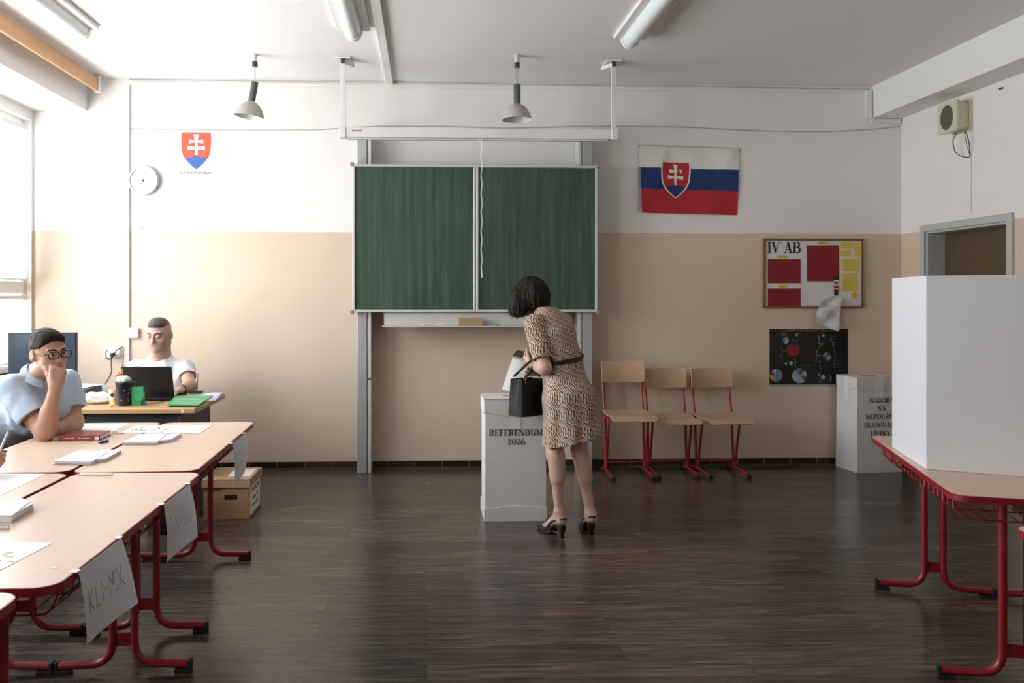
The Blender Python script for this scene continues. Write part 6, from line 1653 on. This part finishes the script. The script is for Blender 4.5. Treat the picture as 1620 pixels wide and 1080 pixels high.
    def hit(dirv, c0):
        """distance from c0 along dirv to the dress surface"""
        for k in range(40, 5, -1):
            p = c0 + dirv * (k * .0055); i = [int((p[j] - D_.lo[j]) / D_.h) for j in range(3)]
            if all(0 <= i[j] < D_.n[j] for j in range(3)) and bare[i[0], i[1], i[2]] < 0: return k * .0055
        return .1
    ring = []
    for k in range(48):
        a = 2 * math.pi * k / 48; dv = (Fd * math.cos(a) + Rt * math.sin(a)); dv = (dv + UP * (.17 * dv.dot(V((1, 0, 0))))).normalized(); ring.append((dv, hit(dv, bc) + .007))
    rs = [sum(ring[(i + j) % 48][1] for j in (-2, -1, 0, 1, 2)) / 5 for i in range(48)]
    def bf(u, v): 
        k = int(round(u * 48)) % 48; return bc - V(org) + ring[k][0] * (rs[k] + .001) + UP * (-.014 + .028 * v)
    mb.sheet(bf, 48, 2, .004); mb.build('belt', mat('black_leather', '#131314', rough=.4, bump=.2, bscale=120), root, smooth=True)
    # hair: short bob falling forward to the left
    H = Field(hc - V((.2, .2, .2)), hc + V((.2, .2, .2)), .003)
    H.ell(L(0, -.022, .030), (.094, .112, .098), HM, .03); H.ell(L(0, -.045, -.02), (.090, .085, .085), HM, .03)
    H.ell(CZ(822, 476, 5.10), (.058, .06, .085), None, .04); H.ell(CZ(816, 487, 5.12), (.040, .045, .062), None, .04); H.ell(CZ(848, 470, 5.09), (.075, .07, .085), None, .05); H.ell(CZ(825, 489, 5.08), (.03, .03, .04), None, .03)
    H.ell(CZ(855, 478, 5.12), (.045, .05, .05), None, .03)
    H.disp(lambda x, y, z: vnoise(x * 60, y * 60, z * 8) * .009 + vnoise(x * 150, y * 150, z * 12) * .008, .05)
    # open at the face
    H.ell(L(0, .12, -.035), (.062, .07, .085), HM, .01, sub=True); H.cap(nb, nb + (hc - nb) * .45, .05, .04, .01, sub=True)
    HR = hair_mat('dark_brown_hair', '#1c1412', '#3a2c28', .6)
    hr = H.mesh('hair', [HR], root, None, org, 1)
    me = hr.data; rnd = random.Random(11); roots, dirs, lens = [], [], []
    vs = me.vertices
    for _ in range(520):
        v = vs[rnd.randrange(len(vs))]; p = v.co; dn = v.normal
        if p.z + org.z < hc.z - .10: continue
        roots.append(p - dn * .003); t_ = (V((-.25, .05, -1)) + dn * .22 + V((rnd.gauss(0, .12), rnd.gauss(0, .12), 0))); t_ = t_ - dn * t_.dot(dn) * .75; dirs.append(t_); lens.append(rnd.uniform(.04, .075))
    hair_tufts(root, 'hair_strands', HR, roots, dirs, lens, .0022, .5)
    for a_, b_ in ():
        pass
    # slingback shoes
    SH = mat('black_suede', '#151416', rough=.75, bump=.1); HEELM = mat('dark_heel', '#1c1815', rough=.35)
    for i, (hl, fd, side) in enumerate(feet):
        o = hl - V(org); P_ = lambda x, y, z: o + fd * x + side * y + UP * z
        def zs(x): t = min(1, max(0, (x + .02) / .14)); return .078 * (1 - t * t * (3 - 2 * t)) + .009
        def wd(x):
            t = (x + .035) / .245; return .0265 + .012 * math.sin(math.pi * min(1, max(0, (t - .35) / .65))) if t < .93 else .030 * (1 - (t - .93) / .12)
        def wd(x):
            if x < 0: return .026 * math.sqrt(max(.03, 1 - (x / -.036) ** 2))
            if x < .15: return .026 + .012 * math.sin(math.pi / 2 * x / .15)
            return .038 * math.sqrt(max(.02, 1 - ((x - .15) / .068) ** 2))
        mb = MB(); mb.sheet(lambda u, v: P_(-.035 + .252 * u, (2 * v - 1) * wd(-.035 + .252 * u), zs(-.035 + .252 * u)), 30, 8, .009); sole = mb.build('shoe', SH, root, smooth=True)
        mb = MB(); prof = [(-.032, .026, .074), (-.028, .0235, .05), (-.022, .018, .02), (-.020, .016, 0.0)]
        vs_, fs_ = [], []
        for j, (x0, w_, z) in enumerate(prof):
            x1 = (.020, .012, .002, -.002)[j]
            for xx, yy in ((x0, -w_ * .8), (x1, -w_), (x1, w_), (x0, w_ * .8)): vs_.append(P_(xx, yy, z if j < 3 else -org.z + .0))
        for j in range(3):
            for q in range(4): fs_.append((j * 4 + q, j * 4 + (q + 1) % 4, (j + 1) * 4 + (q + 1) % 4, (j + 1) * 4 + q))
        fs_ += [(0, 1, 2, 3), (15, 14, 13, 12)]; mb.add(vs_, fs_); mb.build('heel', HEELM, sole, bevel=.003)
        # vamp over the toes
        mb = MB()
        def vamp(u, v):
            x = .085 + .132 * u; a = math.pi * v; w_ = wd(x) * 1.04; t = u
            top = (.040 - .028 * t ** 1.5) + .012 * math.sin(a) * (1 if u < .2 else .6)
            rise = .022 * max(0, 1 - u * 2.2)
            return P_(x - .03 * (1 - math.sin(a)) * (1 - u), w_ * math.cos(a), zs(x) - .004 + (top + rise) * math.sin(a) ** .6)
        mb.sheet(vamp, 20, 16, .0025); mb.build('vamp', SH, sole, smooth=True)
        pts = [P_(.10, .037, zs(.10) + .012), P_(.055, .038, .086), P_(.0, .036, .105), P_(-.030, .024, .116), P_(-.045, 0, .119), P_(-.030, -.024, .116), P_(.0, -.036, .105), P_(.055, -.038, .086), P_(.10, -.037, zs(.10) + .012)]
        MB().tube(rounded(pts, .03, 3), .0052, 8, flat=.45).build('sling_strap', SH, sole, smooth=True)
        MB().box(P_(.12, 0, .070), (.045, .028, .008), (.2, 0, math.atan2(fd.y, fd.x))).build('bow', SH, sole, bevel=.003)
    # phone, sheet, bag: things of their own
    pc = CZ(829, 561, 5.13)
    t = thing('mobile_phone', "black phone in the woman's left hand", 'phone', pc)
    a_, b_ = CZ(819.5, 562, 5.15), CZ(841, 566, 5.10); c_ = CZ(827, 554, 5.20)
    ex = (b_ - a_).normalized(); ey = (c_ - a_); ey = (ey - ex * ey.dot(ex)).normalized(); ez = ex.cross(ey)
    Mx = Matrix(((ex.x, ey.x, ez.x), (ex.y, ey.y, ez.y), (ex.z, ey.z, ez.z)))
    MB().box((0, 0, 0), (.135, .068, .009), Mx).build('phone_body', BLACK, t, bevel=.004); MB().box(ez * .005, (.127, .062, .0012), Mx).build('phone_screen', mat('phone_glass', '#2a2a2d', rough=.12), t)
    q = [CZ(811, 566, 5.24), CZ(839, 574, 5.22), CZ(826, 624, 5.17), CZ(794, 615.5, 5.20)]; oc = sum(q, V()) / 4
    t = thing('ballot_sheet', "white sheet of paper in the woman's hand above the ballot box", 'paper', oc)
    MB().sheet(lambda u, v: (q[0].lerp(q[1], u)).lerp(q[3].lerp(q[2], u), v) - oc + V((0, -.008 * math.sin(math.pi * u), 0)), 10, 10, .0008).build('sheet', PAPER, t, smooth=True)
    # handbag hanging from the forearm
    bm0 = CZ(826, 660, 4.97); w_, dp, hh = .19, .125, .232
    t = thing('handbag', "black leather handbag hanging from the woman's left forearm", 'handbag', bm0)
    LE = mat('black_bag_leather', '#0d0d0e', rough=.5, bump=.05, bscale=160, spec=.3)
    bx, by = V((.82, .57, 0)), V((-.57, .82, 0))
    P_ = lambda x, y, z: bx * x + by * y + UP * z
    rot = Matrix(((bx.x, by.x, 0), (bx.y, by.y, 0), (0, 0, 1)))
    tin = .012
    def side_(u, v, yy, sgn): 
        x = u * w_; z = v * hh; return P_(x * (1 - .06 * v) + .006 * v, yy + sgn * (tin * v) + sgn * -.006 * math.sin(math.pi * u) * math.sin(math.pi * v), z)
    MB().sheet(lambda u, v: side_(u, v, 0, 1), 12, 12, .004).build('front_leather', LE, t, smooth=True)
    MB().sheet(lambda u, v: side_(u, v, dp, -1), 12, 12, .004).build('back_leather', LE, t, smooth=True)
    for xx in (0, w_):
        sg = 1 if xx == 0 else -1
        def gus(u, v): 
            fold = .028 * (1 - abs(2 * u - 1)) * v ** 1.2; y0, y1 = tin * v, dp - tin * v
            return P_(xx + sg * (fold + .006 * v * (1 if xx == 0 else 1)), y0 + (y1 - y0) * u, v * hh)
        MB().sheet(gus, 10, 10, .003).build('gusset', LE, t, smooth=True, angle=60)
    MB().sheet(lambda u, v: P_(w_ * u, dp * v, .003), 2, 2, .004).build('bag_base', LE, t)
    MB().sheet(lambda u, v: P_(.012 + (w_ - .03) * u, tin + .004 + (dp - 2 * tin - .008) * v, hh - .02), 3, 3, .003).build('bag_top', LE, t)
    PIP = mat('grey_edge_piping', '#4a4a4c', rough=.4)
    MB().tube([side_(0, k / 8, -.001, 1) for k in range(9)], .0018, 6).tube([P_(0, dp * k / 4, 0) for k in range(5)], .0022, 6).tube([P_(w_ * k / 4, -.001, 0) for k in range(5)], .0022, 6).build('piping', PIP, t, smooth=True)
    BRD = mat('braided_black_leather', '#20242b', rough=.45, bump=1, bscale=140); GO = mat('pale_gold_metal', '#c9b27e', rough=.25, metal=.9)
    fore = Le.lerp(Lw, .42) - bm0 + UP * .052
    for yy in (tin, dp - tin):
        a0, a1 = P_(.035, yy, hh - .005), P_(w_ - .035, yy, hh - .005)
        top = V((fore.x, fore.y, fore.z)) + by * (yy - dp / 2) * .55
        pts = rounded([a0 + UP * .02, a0.lerp(top, .62) - bx * .012 + UP * .012, top + UP * .010, a1.lerp(top, .62) + bx * .012 + UP * .012, a1 + UP * .02], .05, 6)
        rr_ = [.0082 + .0014 * math.sin(i * 2.1) for i in range(len(pts))]
        # denser path for the braid ripple
        dense = []; 
        for i in range(len(pts) - 1):
            for k in range(3): dense.append(pts[i].lerp(pts[i + 1], k / 3))
        dense.append(pts[-1])
        MB().tube(dense, [.0080 + .0016 * (i % 2) for i in range(len(dense))], 8).build('handle', BRD, t, smooth=True)
        rg = MB()
        for p_ in (a0, a1):
            rg.tube([p_ + bx * .010 * math.cos(R(a)) + UP * (.012 + .012 * math.sin(R(a))) for a in range(0, 361, 30)], .0022, 6)
            rg.lathe([(.005, 0), (.004, .003), (.0001, .0035)], c=p_ - by * .004 - UP * .012, n=10, axis=-by)
        rg.build('metal_rings', GO, t, smooth=True)
    return root
woman()

# ------------------------------------------------------------------ MEN at the tables
def shirt_collar(root, org, nb, hc, Fd, Rt, m, r0=.066, open_=30, hgt=.034, lean=None, pts=.035):
    UPv = (lean or V((0, 0, 1))).normalized()
    mb = MB()
    for sgn in (1,):
        def cl(u, v):
            th = R(-180 + open_ + (360 - 2 * open_) * u) + R(180); dirv = Fd * math.cos(th) + Rt * math.sin(th)
            front = max(0, math.cos(th))
            rr_ = r0 + .020 * v + .02 * front * v
            return nb - org + dirv * rr_ + UPv * (hgt * (1 - front * .55) - (hgt + .012 + pts * front ** 2) * v)
        mb.sheet(cl, 40, 6, .0035)
        def st(u, v):
            th = R(-180 + open_ + (360 - 2 * open_) * u) + R(180); dirv = Fd * math.cos(th) + Rt * math.sin(th); front = max(0, math.cos(th))
            return nb - org + dirv * (r0 - .004) + UPv * (hgt * (1 - front * .55) - .05 * v)
        mb.sheet(st, 40, 3, .0025)
    return mb.build('collar', m, root, smooth=True)

def seated_chair(x, y, rz, lab):
    o = copy_tree(ch); o.location = (x, y, 0); o.rotation_euler = (0, 0, rz); o.scale = (1, 1, .92); o['label'] = lab; o['group'] = 'school chairs used at the tables'
    return o

def man_glasses():
    Fd = V((.88, -.47, 0)).normalized(); Rt = V((Fd.y, -Fd.x, 0)); UP = V((0, 0, 1))
    S = CZ(62, 609, 4.25); nb = CZ(59, 592, 4.20); hc = CZ(77.5, 559, 4.10)
    Rs, Ls = S + Rt * .17, S - Rt * .17
    Re = CZ(71, 684, 4.03); Re.z = TH + .043; Rw = CZ(88, 612, 4.01)
    Le = CZ(117, 668, 4.34); Le.z = TH + .043; Lw = CZ(90, 682, 4.17); Lw.z = TH + .034
    pel = V((-2.50, S.y + .14, .56)); belly = pel.lerp(S, .45) + V((-.02, 0, -.02))
    org = V((pel.x, pel.y, 0))
    root = thing('person', 'man with glasses and pale blue short-sleeved shirt resting his chin on his fist', 'person', org)
    lo = V((-2.78, 3.62, .38)); hi = V((-1.60, 4.62, 1.36)); B = Field(lo, hi, .0045)
    hf = V((.80, -.58, -.10)); HM = basis(hf, (-.12, -.02, 1)); s = .98
    B.cap(pel, belly, .12, .11, .04, flat=(Fd, .85)); B.cap(belly, S - UP * .05, .11, .09, .04, flat=(Fd, .8)); B.cap(Rs, Ls, .042, None, .04); B.cap(S - Fd * .02, nb, .06, .055, .03)
    for a, b_, c in ((Rs, Re, Rw), (Ls, Le, Lw)):
        B.cap(a, b_, .054, .046, .03); B.cap(b_, c, .045, .029, .022, ); B.cap(b_.lerp(c, .12), b_.lerp(c, .42), .048, .040, .03)
    hand_of(B, Rw, V((.12, .06, 1)), V((.42, -.9, .05)), V((-.9, -.3, .1)), [(62, 88, 40), (66, 90, 40), (68, 92, 40), (70, 95, 40)], thumb=(24, 5, -10), s=.98, spread=1)
    hand_of(B, Lw, V((-.95, .1, .0)), V((0, 0, 1)), V((.1, -1, 0)), [(55, 75, 40)] * 4, thumb=(25, 25, 25), s=.9)
    L = add_head(B, hc, HM, s, fat=.003, neckto=nb - UP * .01, nr=.054)
    SK = skin_mat('tanned_skin', '#b48b75'); LP = mat('muted_lips_dark', '#a46f5f', rough=.4)
    B.mesh('body', [SK, LP], root, face_pick(hc, HM, s), org)
    eyes(root, L, HM, s, org, look=(.15, -.05)); lids(root, L, HM, s, org, SK, 14)
    DH = hair_mat('dark_greying_hair', '#241e1a', '#4a4541', .6); brows(root, L, org, DH, s, .0046)
    # hair: side-parted, short back and sides
    H = Field(hc - V((.14, .14, .14)), hc + V((.14, .14, .15)), .0028)
    H.ell(L(0, -.022, .034), (.0815, .1005, .0905), HM, .01)
    H.ell(L(.0, .040, .086), (.056, .045, .028), HM, .03); H.ell(L(.015, .0, .104), (.05, .065, .024), HM, .03)
    n_ = HM @ V((0, .80, -.60)); H.cut(L(0, .064, .074), n_, .012)
    for sx in (-1, 1): H.ell(L(sx * .085, .035, -.005), (.03, .045, .045), HM, .012, sub=True)
    H.ell(L(-.0, .12, .030), (.075, .045, .035), HM, .015, sub=True)
    H.ell(L(0, -.04, -.115), (.1, .1, .055), HM, .015, sub=True)
    H.disp(lambda x, y, z: vnoise(x * 60, y * 60, z * 40) * .005, .03)
    hr = H.mesh('hair', [DH], root, None, org, 1); comb(root, hr, DH, HM, 420, .028, V((.55, -.75, .0)), 5)
    # shirt
    SHT = mat('pale_blue_shirt', '#aebfd2', rough=.75, var=.03, bump=.15, bscale=30)
    T_ = B.like()
    T_.cap(pel, belly, .165, .155, .05, flat=(Fd, .86)); T_.cap(belly, S - UP * .06, .155, .125, .05, flat=(Fd, .8)); T_.cap(Rs - UP * .01, Ls - UP * .01, .060, None, .05)
    T_.cap(S - Fd * .01, nb - UP * .015, .10, .078, .04); T_.ell(S + Fd * .015 - UP * .13, (.175, .105, .13), basis(Fd), .05)
    def wr(x, y, z): return vnoise(x * 12, y * 12, z * 16) * .018 + vnoise(x * 28, y * 28, z * 30 + 4) * .008 + np.sin((z * 1.0 + x * .7) * 55) * .0025
    T_.disp(wr)
    for a, b_, fr in ((Rs, Re, .68), (Ls, Le, .66)):
        SL = B.like(); e_ = a.lerp(b_, fr + .12); SL.cap(a, e_, .070, .078, .02); SL.disp(lambda x, y, z: vnoise(x * 20, y * 20, z * 14) * .016); SL.cut(a.lerp(b_, fr), (b_ - a), .003)
        SL.cap(a.lerp(b_, .5), b_, .062, .070, .003, sub=True); T_.union(SL, .035)
    T_.cap(nb + UP * .014 + Fd * .012, hc, .060, .062, .006, sub=True)
    T_.mesh('shirt', [SHT], root, None, org, 1)
    shirt_collar(root, org, nb - UP * .004, hc, Fd, Rt, SHT, r0=.0725, open_=20, hgt=.032, lean=V((.15, -.05, 1)))
    # trousers and shoes (under the table)
    TR = Field(V((-2.75, 3.5, .02)), V((-1.75, 4.75, .80)), .009)
    TR.cap(pel - UP * .04, pel + UP * .02, .17, .16, .05)
    for sx in (-1, 1):
        hp = pel + V((.04, sx * .10, -.06)); kn = pel + V((.44, sx * .13, -.07)); an = V((kn.x - .02, kn.y, .10)); TR.cap(hp, kn, .095, .066, .04); TR.cap(kn, an, .062, .05, .03)
    TR.mesh('trousers', [mat('dark_blue_trousers', '#2c3242', rough=.8)], root, None, org, 1)
    for sx in (-1, 1):
        kn = pel + V((.42, sx * .13, 0)); mb = MB(); mb.sheet(lambda u, v: V((kn.x - .08 + .28 * u, kn.y + .048 * math.cos(math.pi * v) * (1 - .5 * u ** 4), .002 + (.085 - .05 * u) * math.sin(math.pi * v) * (1 - u ** 6))) - org, 12, 12, .002); mb.build('shoe', BLACK, root, smooth=True)
    # glasses
    GLS = mat('black_glasses_frame', '#111214', rough=.3); g = MB(); fr_ = []
    for sx in (-1, 1):
        c0 = L(sx * .0335, .108, .009); pl = [c0 + HM @ V((x * s, -abs(x) * .12 * s * 0, z * s)) for x, z in rrect(.054, .036, .013, 5)]
        g.tube([p - org for p in pl] + [pl[0] - org], .0029, 7)
        tl = [L(sx * .061, .105, .018) - org, L(sx * .076, .095, .017) - org, L(sx * .083, .02, .012) - org, L(sx * .082, -.02, .004) - org]; g.tube(tl, [.0026, .0028, .0022, .002], 7)
    g.tube([L(-.007, .109, .014) - org, L(0, .113, .016) - org, L(.007, .109, .014) - org], .0022, 7)
    gf = g.build('glasses_frame', GLS, root, smooth=True)
    for sx in (-1, 1):
        c0 = L(sx * .0335, .108, .009) - org; mb = MB(); pl = [c0 + HM @ V((x * s, 0, z * s)) for x, z in rrect(.053, .035, .013, 5)]
        mb.add(pl, [tuple(range(len(pl)))]); mb.build('lens', GLASS, gf)
    return root
man_glasses()
seated_chair(-2.50, 4.27, R(90), 'red-framed beech school chair under the man with glasses')

def man_laptop():
    Fd = V((.02, -1, 0)).normalized(); Rt = V((Fd.y, -Fd.x, 0)); UP = V((0, 0, 1))
    S = CZ(254, 583, 6.15); nb = CZ(254, 565, 6.15); hc = CZ(251.5, 529, 6.06)
    Rs, Ls = S + Rt * .185, S - Rt * .185
    Re, Rw = CZ(207, 613, 6.03), CZ(222, 610, 5.86); Le, Lw = CZ(301, 615, 6.01), CZ(285, 612, 5.84)
    for p in (Re, Le): p.z = TH + .055
    for p in (Rw, Lw): p.z = TH + .045
    pel = V((S.x, 6.36, .55)); org = V((pel.x, pel.y, 0)); belly = pel.lerp(S, .5) + V((0, -.05, 0))
    root = thing('person', 'grey-haired man in white T-shirt sitting behind the black laptop', 'person', org)
    lo = V((S.x - .36, 5.55, .40)); hi = V((S.x + .36, 6.62, 1.40)); B = Field(lo, hi, .0045); s = 1.08
    hf = V((.10, -1, -.30)); hf = V((-.12, -1, -.26)); HM = basis(hf)
    B.cap(pel, belly, .13, .13, .05); B.cap(belly, S - UP * .04, .13, .12, .05); B.cap(Rs, Ls, .055, None, .05); B.cap(S, nb, .10, .066, .04)
    for a, b_, c in ((Rs, Re, Rw), (Ls, Le, Lw)):
        B.cap(a, b_, .056, .046, .03); B.cap(b_, c, .045, .029, .022); B.cap(b_.lerp(c, .12), b_.lerp(c, .45), .047, .040, .03)
    for w_, sg in ((Rw, 1), (Lw, -1)):
        hand_of(B, w_, V((sg * .25, -1, -.06)), V((0, 0, 1)), V((sg * 1, 0, 0)), [(18, 25, 15)] * 4, thumb=(32, 10, 5), s=.98)
    L = add_head(B, hc, HM, s, fat=.006, neckto=nb - UP * .005, nr=.066)
    SK = skin_mat('ruddy_skin', '#bb9484'); LP = mat('muted_lips_dark', '#a46f5f'); SB = mat('grey_stubble_skin', '#b09080', rough=.7, var=.12, scale=120)
    B.mesh('body', [SK, LP, SB], root, face_pick(hc, HM, s, True), org)
    eyes(root, L, HM, s, org, look=(0, -.55))
    GH = hair_mat('short_grey_hair', '#5d5650', '#8b857f', .6); brows(root, L, org, GH, s)
    lids(root, L, HM, s, org, SK, -26)
    H = Field(hc - V((.15, .15, .15)), hc + V((.15, .15, .15)), .003)
    H.ell(L(0, -.020, .034), (.0800, .0985, .0885), HM, .01); H.ell(L(0, .02, .085), (.058, .06, .040), HM, .03)
    H.cut(L(0, .070, .070), HM @ V((0, .72, -.70)), .010)
    for sx in (-1, 1): H.ell(L(sx * .090, .058, -.015), (.026, .045, .05), HM, .012, sub=True); H.ell(L(sx * .05, .10, .075), (.02, .03, .03), HM, .015, sub=True)
    H.ell(L(0, -.05, -.11), (.1, .1, .05), HM, .01, sub=True)
    H.disp(lambda x, y, z: vnoise(x * 150, y * 150, z * 150) * .004, .03)
    hr = H.mesh('hair', [GH], root, None, org, 1); comb(root, hr, GH, HM, 500, .011, V((0, .5, .3)), 6)
    TS = mat('white_cotton_tshirt', '#e3e5ec', rough=.85, var=.02, bump=.1, bscale=25); T_ = B.like()
    T_.cap(pel, belly, .18, .175, .06, flat=(Fd, .88)); T_.cap(belly, S - UP * .06, .175, .15, .06, flat=(Fd, .82)); T_.cap(Rs - UP * .008, Ls - UP * .008, .067, None, .07)
    T_.cap(S, nb - UP * .03, .10, .088, .05); T_.ell(S - UP * .12 + Fd * .03, (.20, .125, .13), basis(Fd), .06)
    T_.disp(lambda x, y, z: vnoise(x * 14, y * 14, z * 10) * .016 + vnoise(x * 34, y * 30, z * 22) * .006 + np.sin(z * 40 + np.abs(x - S.x) * 60) * .0022)
    for a, b_ in ((Rs, Re), (Ls, Le)):
        SL = B.like(); SL.cap(a, a.lerp(b_, .75), .070, .070, .02); SL.disp(lambda x, y, z: vnoise(x * 24, y * 24, z * 16) * .013); SL.cut(a.lerp(b_, .50), (b_ - a), .003); SL.cap(a.lerp(b_, .35), b_, .057, .062, .003, sub=True); T_.union(SL, .03)
    nk = nb + UP * .012 + Fd * .045; T_.ell(nk, (.078, .070, .046), basis(Fd), .006, sub=True); T_.cap(nb, hc, .066, .066, .005, sub=True)
    T_.mesh('t_shirt', [TS], root, None, org, 1)
    TR = Field(V((S.x - .36, 5.6, .02)), V((S.x + .36, 6.62, .80)), .009); TR.cap(pel - UP * .04, pel + UP * .03, .18, .17, .05)
    for sx in (-1, 1):
        hp = pel + V((sx * .10, -.04, -.06)); kn = pel + V((sx * .14, -.46, -.06)); an = V((kn.x, kn.y + .03, .10)); TR.cap(hp, kn, .095, .066, .04); TR.cap(kn, an, .062, .05, .03)
    TR.mesh('trousers', [mat('grey_trousers', '#3a3d42', rough=.8)], root, None, org, 1)
    for sx in (-1, 1):
        kn = pel + V((sx * .14, -.44, 0)); mb = MB(); mb.sheet(lambda u, v: V((kn.x + .048 * math.cos(math.pi * v) * (1 - .5 * u ** 4), kn.y + .08 - .28 * u, .002 + (.085 - .05 * u) * math.sin(math.pi * v) * (1 - u ** 6))) - org, 12, 12, .002); mb.build('shoe', BLACK, root, smooth=True)
    wc = Lw.lerp(Le, .16) - org; ax = (Lw - Le).normalized()
    MB().lathe([(.0335, -.008), (.0355, -.006), (.0355, .006), (.0335, .008)], c=wc, n=24, axis=ax, caps=False).build('wristband', BLACK, root, smooth=True)
    return root
man_laptop()
seated_chair(-2.04, 6.40, 0, 'red-framed beech school chair under the man in the white T-shirt')

def man_edge():
    """seated person at the left edge of the picture, of whom only the hand with the pen shows"""
    Fd = V((1, .15, 0)).normalized(); Rt = V((Fd.y, -Fd.x, 0)); UP = V((0, 0, 1))
    W_ = CZ(-50, 722, 3.20); W_.z = TH + .075
    S = V((-2.30, 3.02, 1.06)); pel = V((-2.52, 3.0, .56)); org = V((pel.x, pel.y, 0)); nb = S + UP * .07 + Fd * .02; hc = nb + UP * .16 + Fd * .05
    root = thing('person', 'person at the left picture edge of whom only a hand holding a pen shows', 'person', org)
    B = Field(V((-2.85, 2.55, .40)), V((-1.55, 3.48, 1.50)), .0055)
    Rs, Ls = S + Rt * .18, S - Rt * .18
    Re = V((-2.16, 2.86, TH + .05)); Le = V((-2.16, 3.30, TH + .05)); Lw = V((-1.95, 3.16, TH + .035)); Rw = W_
    B.cap(pel, S, .13, .12, .05); B.cap(Rs, Ls, .05, None, .05); B.cap(S, nb, .09, .06, .04)
    for a, b_, c in ((Rs, Re, Rw), (Ls, Le, Lw)): B.cap(a, b_, .052, .045, .03); B.cap(b_, c, .043, .028, .022)
    d_ = V((1, .1, -.05)); hand_of(B, Rw, d_, V((-.1, -.75, .5)), V((0, .35, .9)), [(50, 60, 30), (58, 60, 30), (62, 62, 30), (65, 62, 30)], thumb=(22, 5, 0), s=1.0)
    hand_of(B, Lw, V((.9, -.3, 0)), UP, V((.2, -1, 0)), [(15, 20, 15)] * 4, s=.95)
    HM = basis(Fd + V((0, 0, -.2))); L = add_head(B, hc, HM, .98, neckto=nb); B.mesh('body', [skin_mat('tanned_skin', '#b48b75'), mat('muted_lips_dark', '#a46f5f')], root, face_pick(hc, HM, .98), org)
    H = Field(hc - V((.15, .15, .15)), hc + V((.15, .15, .15)), .004); H.ell(L(0, -.02, .034), (.084, .102, .092), HM); H.cut(L(0, .070, .070), HM @ V((0, .75, -.66)), .01); H.ell(L(0, -.05, -.115), (.1, .1, .05), HM, .01, sub=True)
    H.mesh('hair', [hair_mat('dark_greying_hair', '#2c2724', '#4a4541')], root, None, org, 1)
    T_ = B.like(); T_.cap(pel, S - UP * .04, .17, .14, .06, flat=(Fd, .88)); T_.cap(Rs, Ls, .064, None, .06); T_.cap(S, nb - UP * .02, .09, .075, .05)
    for a, b_ in ((Rs, Re), (Ls, Le)):
        SL = B.like(); SL.cap(a, b_, .066, .064, .02); SL.cut(a.lerp(b_, .7), b_ - a, .003); T_.union(SL, .03)
    T_.cap(nb + UP * .01, hc, .062, .062, .006, sub=True); T_.mesh('shirt', [mat('grey_shirt', '#6d7078', rough=.8)], root, None, org, 1)
    TR = Field(V((-2.8, 2.6, .02)), V((-1.85, 3.4, .80)), .01); TR.cap(pel, pel, .17, None, .05)
    for sx in (-1, 1):
        hp = pel + V((.04, sx * .10, -.06)); kn = pel + V((.44, sx * .13, -.07)); TR.cap(hp, kn, .095, .066, .04); TR.cap(kn, V((kn.x, kn.y, .10)), .062, .05, .03)
    TR.mesh('trousers', [mat('grey_trousers', '#3a3d42', rough=.8)], root, None, org, 1)
    for sx in (-1, 1):
        kn = pel + V((.44, sx * .13, 0)); MB().sheet(lambda u, v: V((kn.x - .08 + .28 * u, kn.y + .048 * math.cos(math.pi * v) * (1 - .5 * u ** 4), .002 + (.085 - .05 * u) * math.sin(math.pi * v) * (1 - u ** 6))) - org, 12, 12, .002).build('shoe', BLACK, root, smooth=True)
    a, b_ = CZ(-2, 716, 3.13), CZ(13, 683, 3.17); c = a.lerp(b_, .5)
    t = thing('held_pen', 'clear pen held upright in the hand at the left picture edge', 'pen', c)
    MB().tube([a - c, b_ - c], .004, 8).build('barrel', mat('clear_grey_barrel', '#cfd3d6', rough=.2), t, smooth=True); e_ = (a - b_).normalized(); MB().tube([a - c, a - c + e_ * .02], [.0035, .0008], 8).build('tip', GREY, t, smooth=True)
man_edge()
seated_chair(-2.56, 3.0, R(90), 'red-framed beech school chair under the person at the left picture edge')
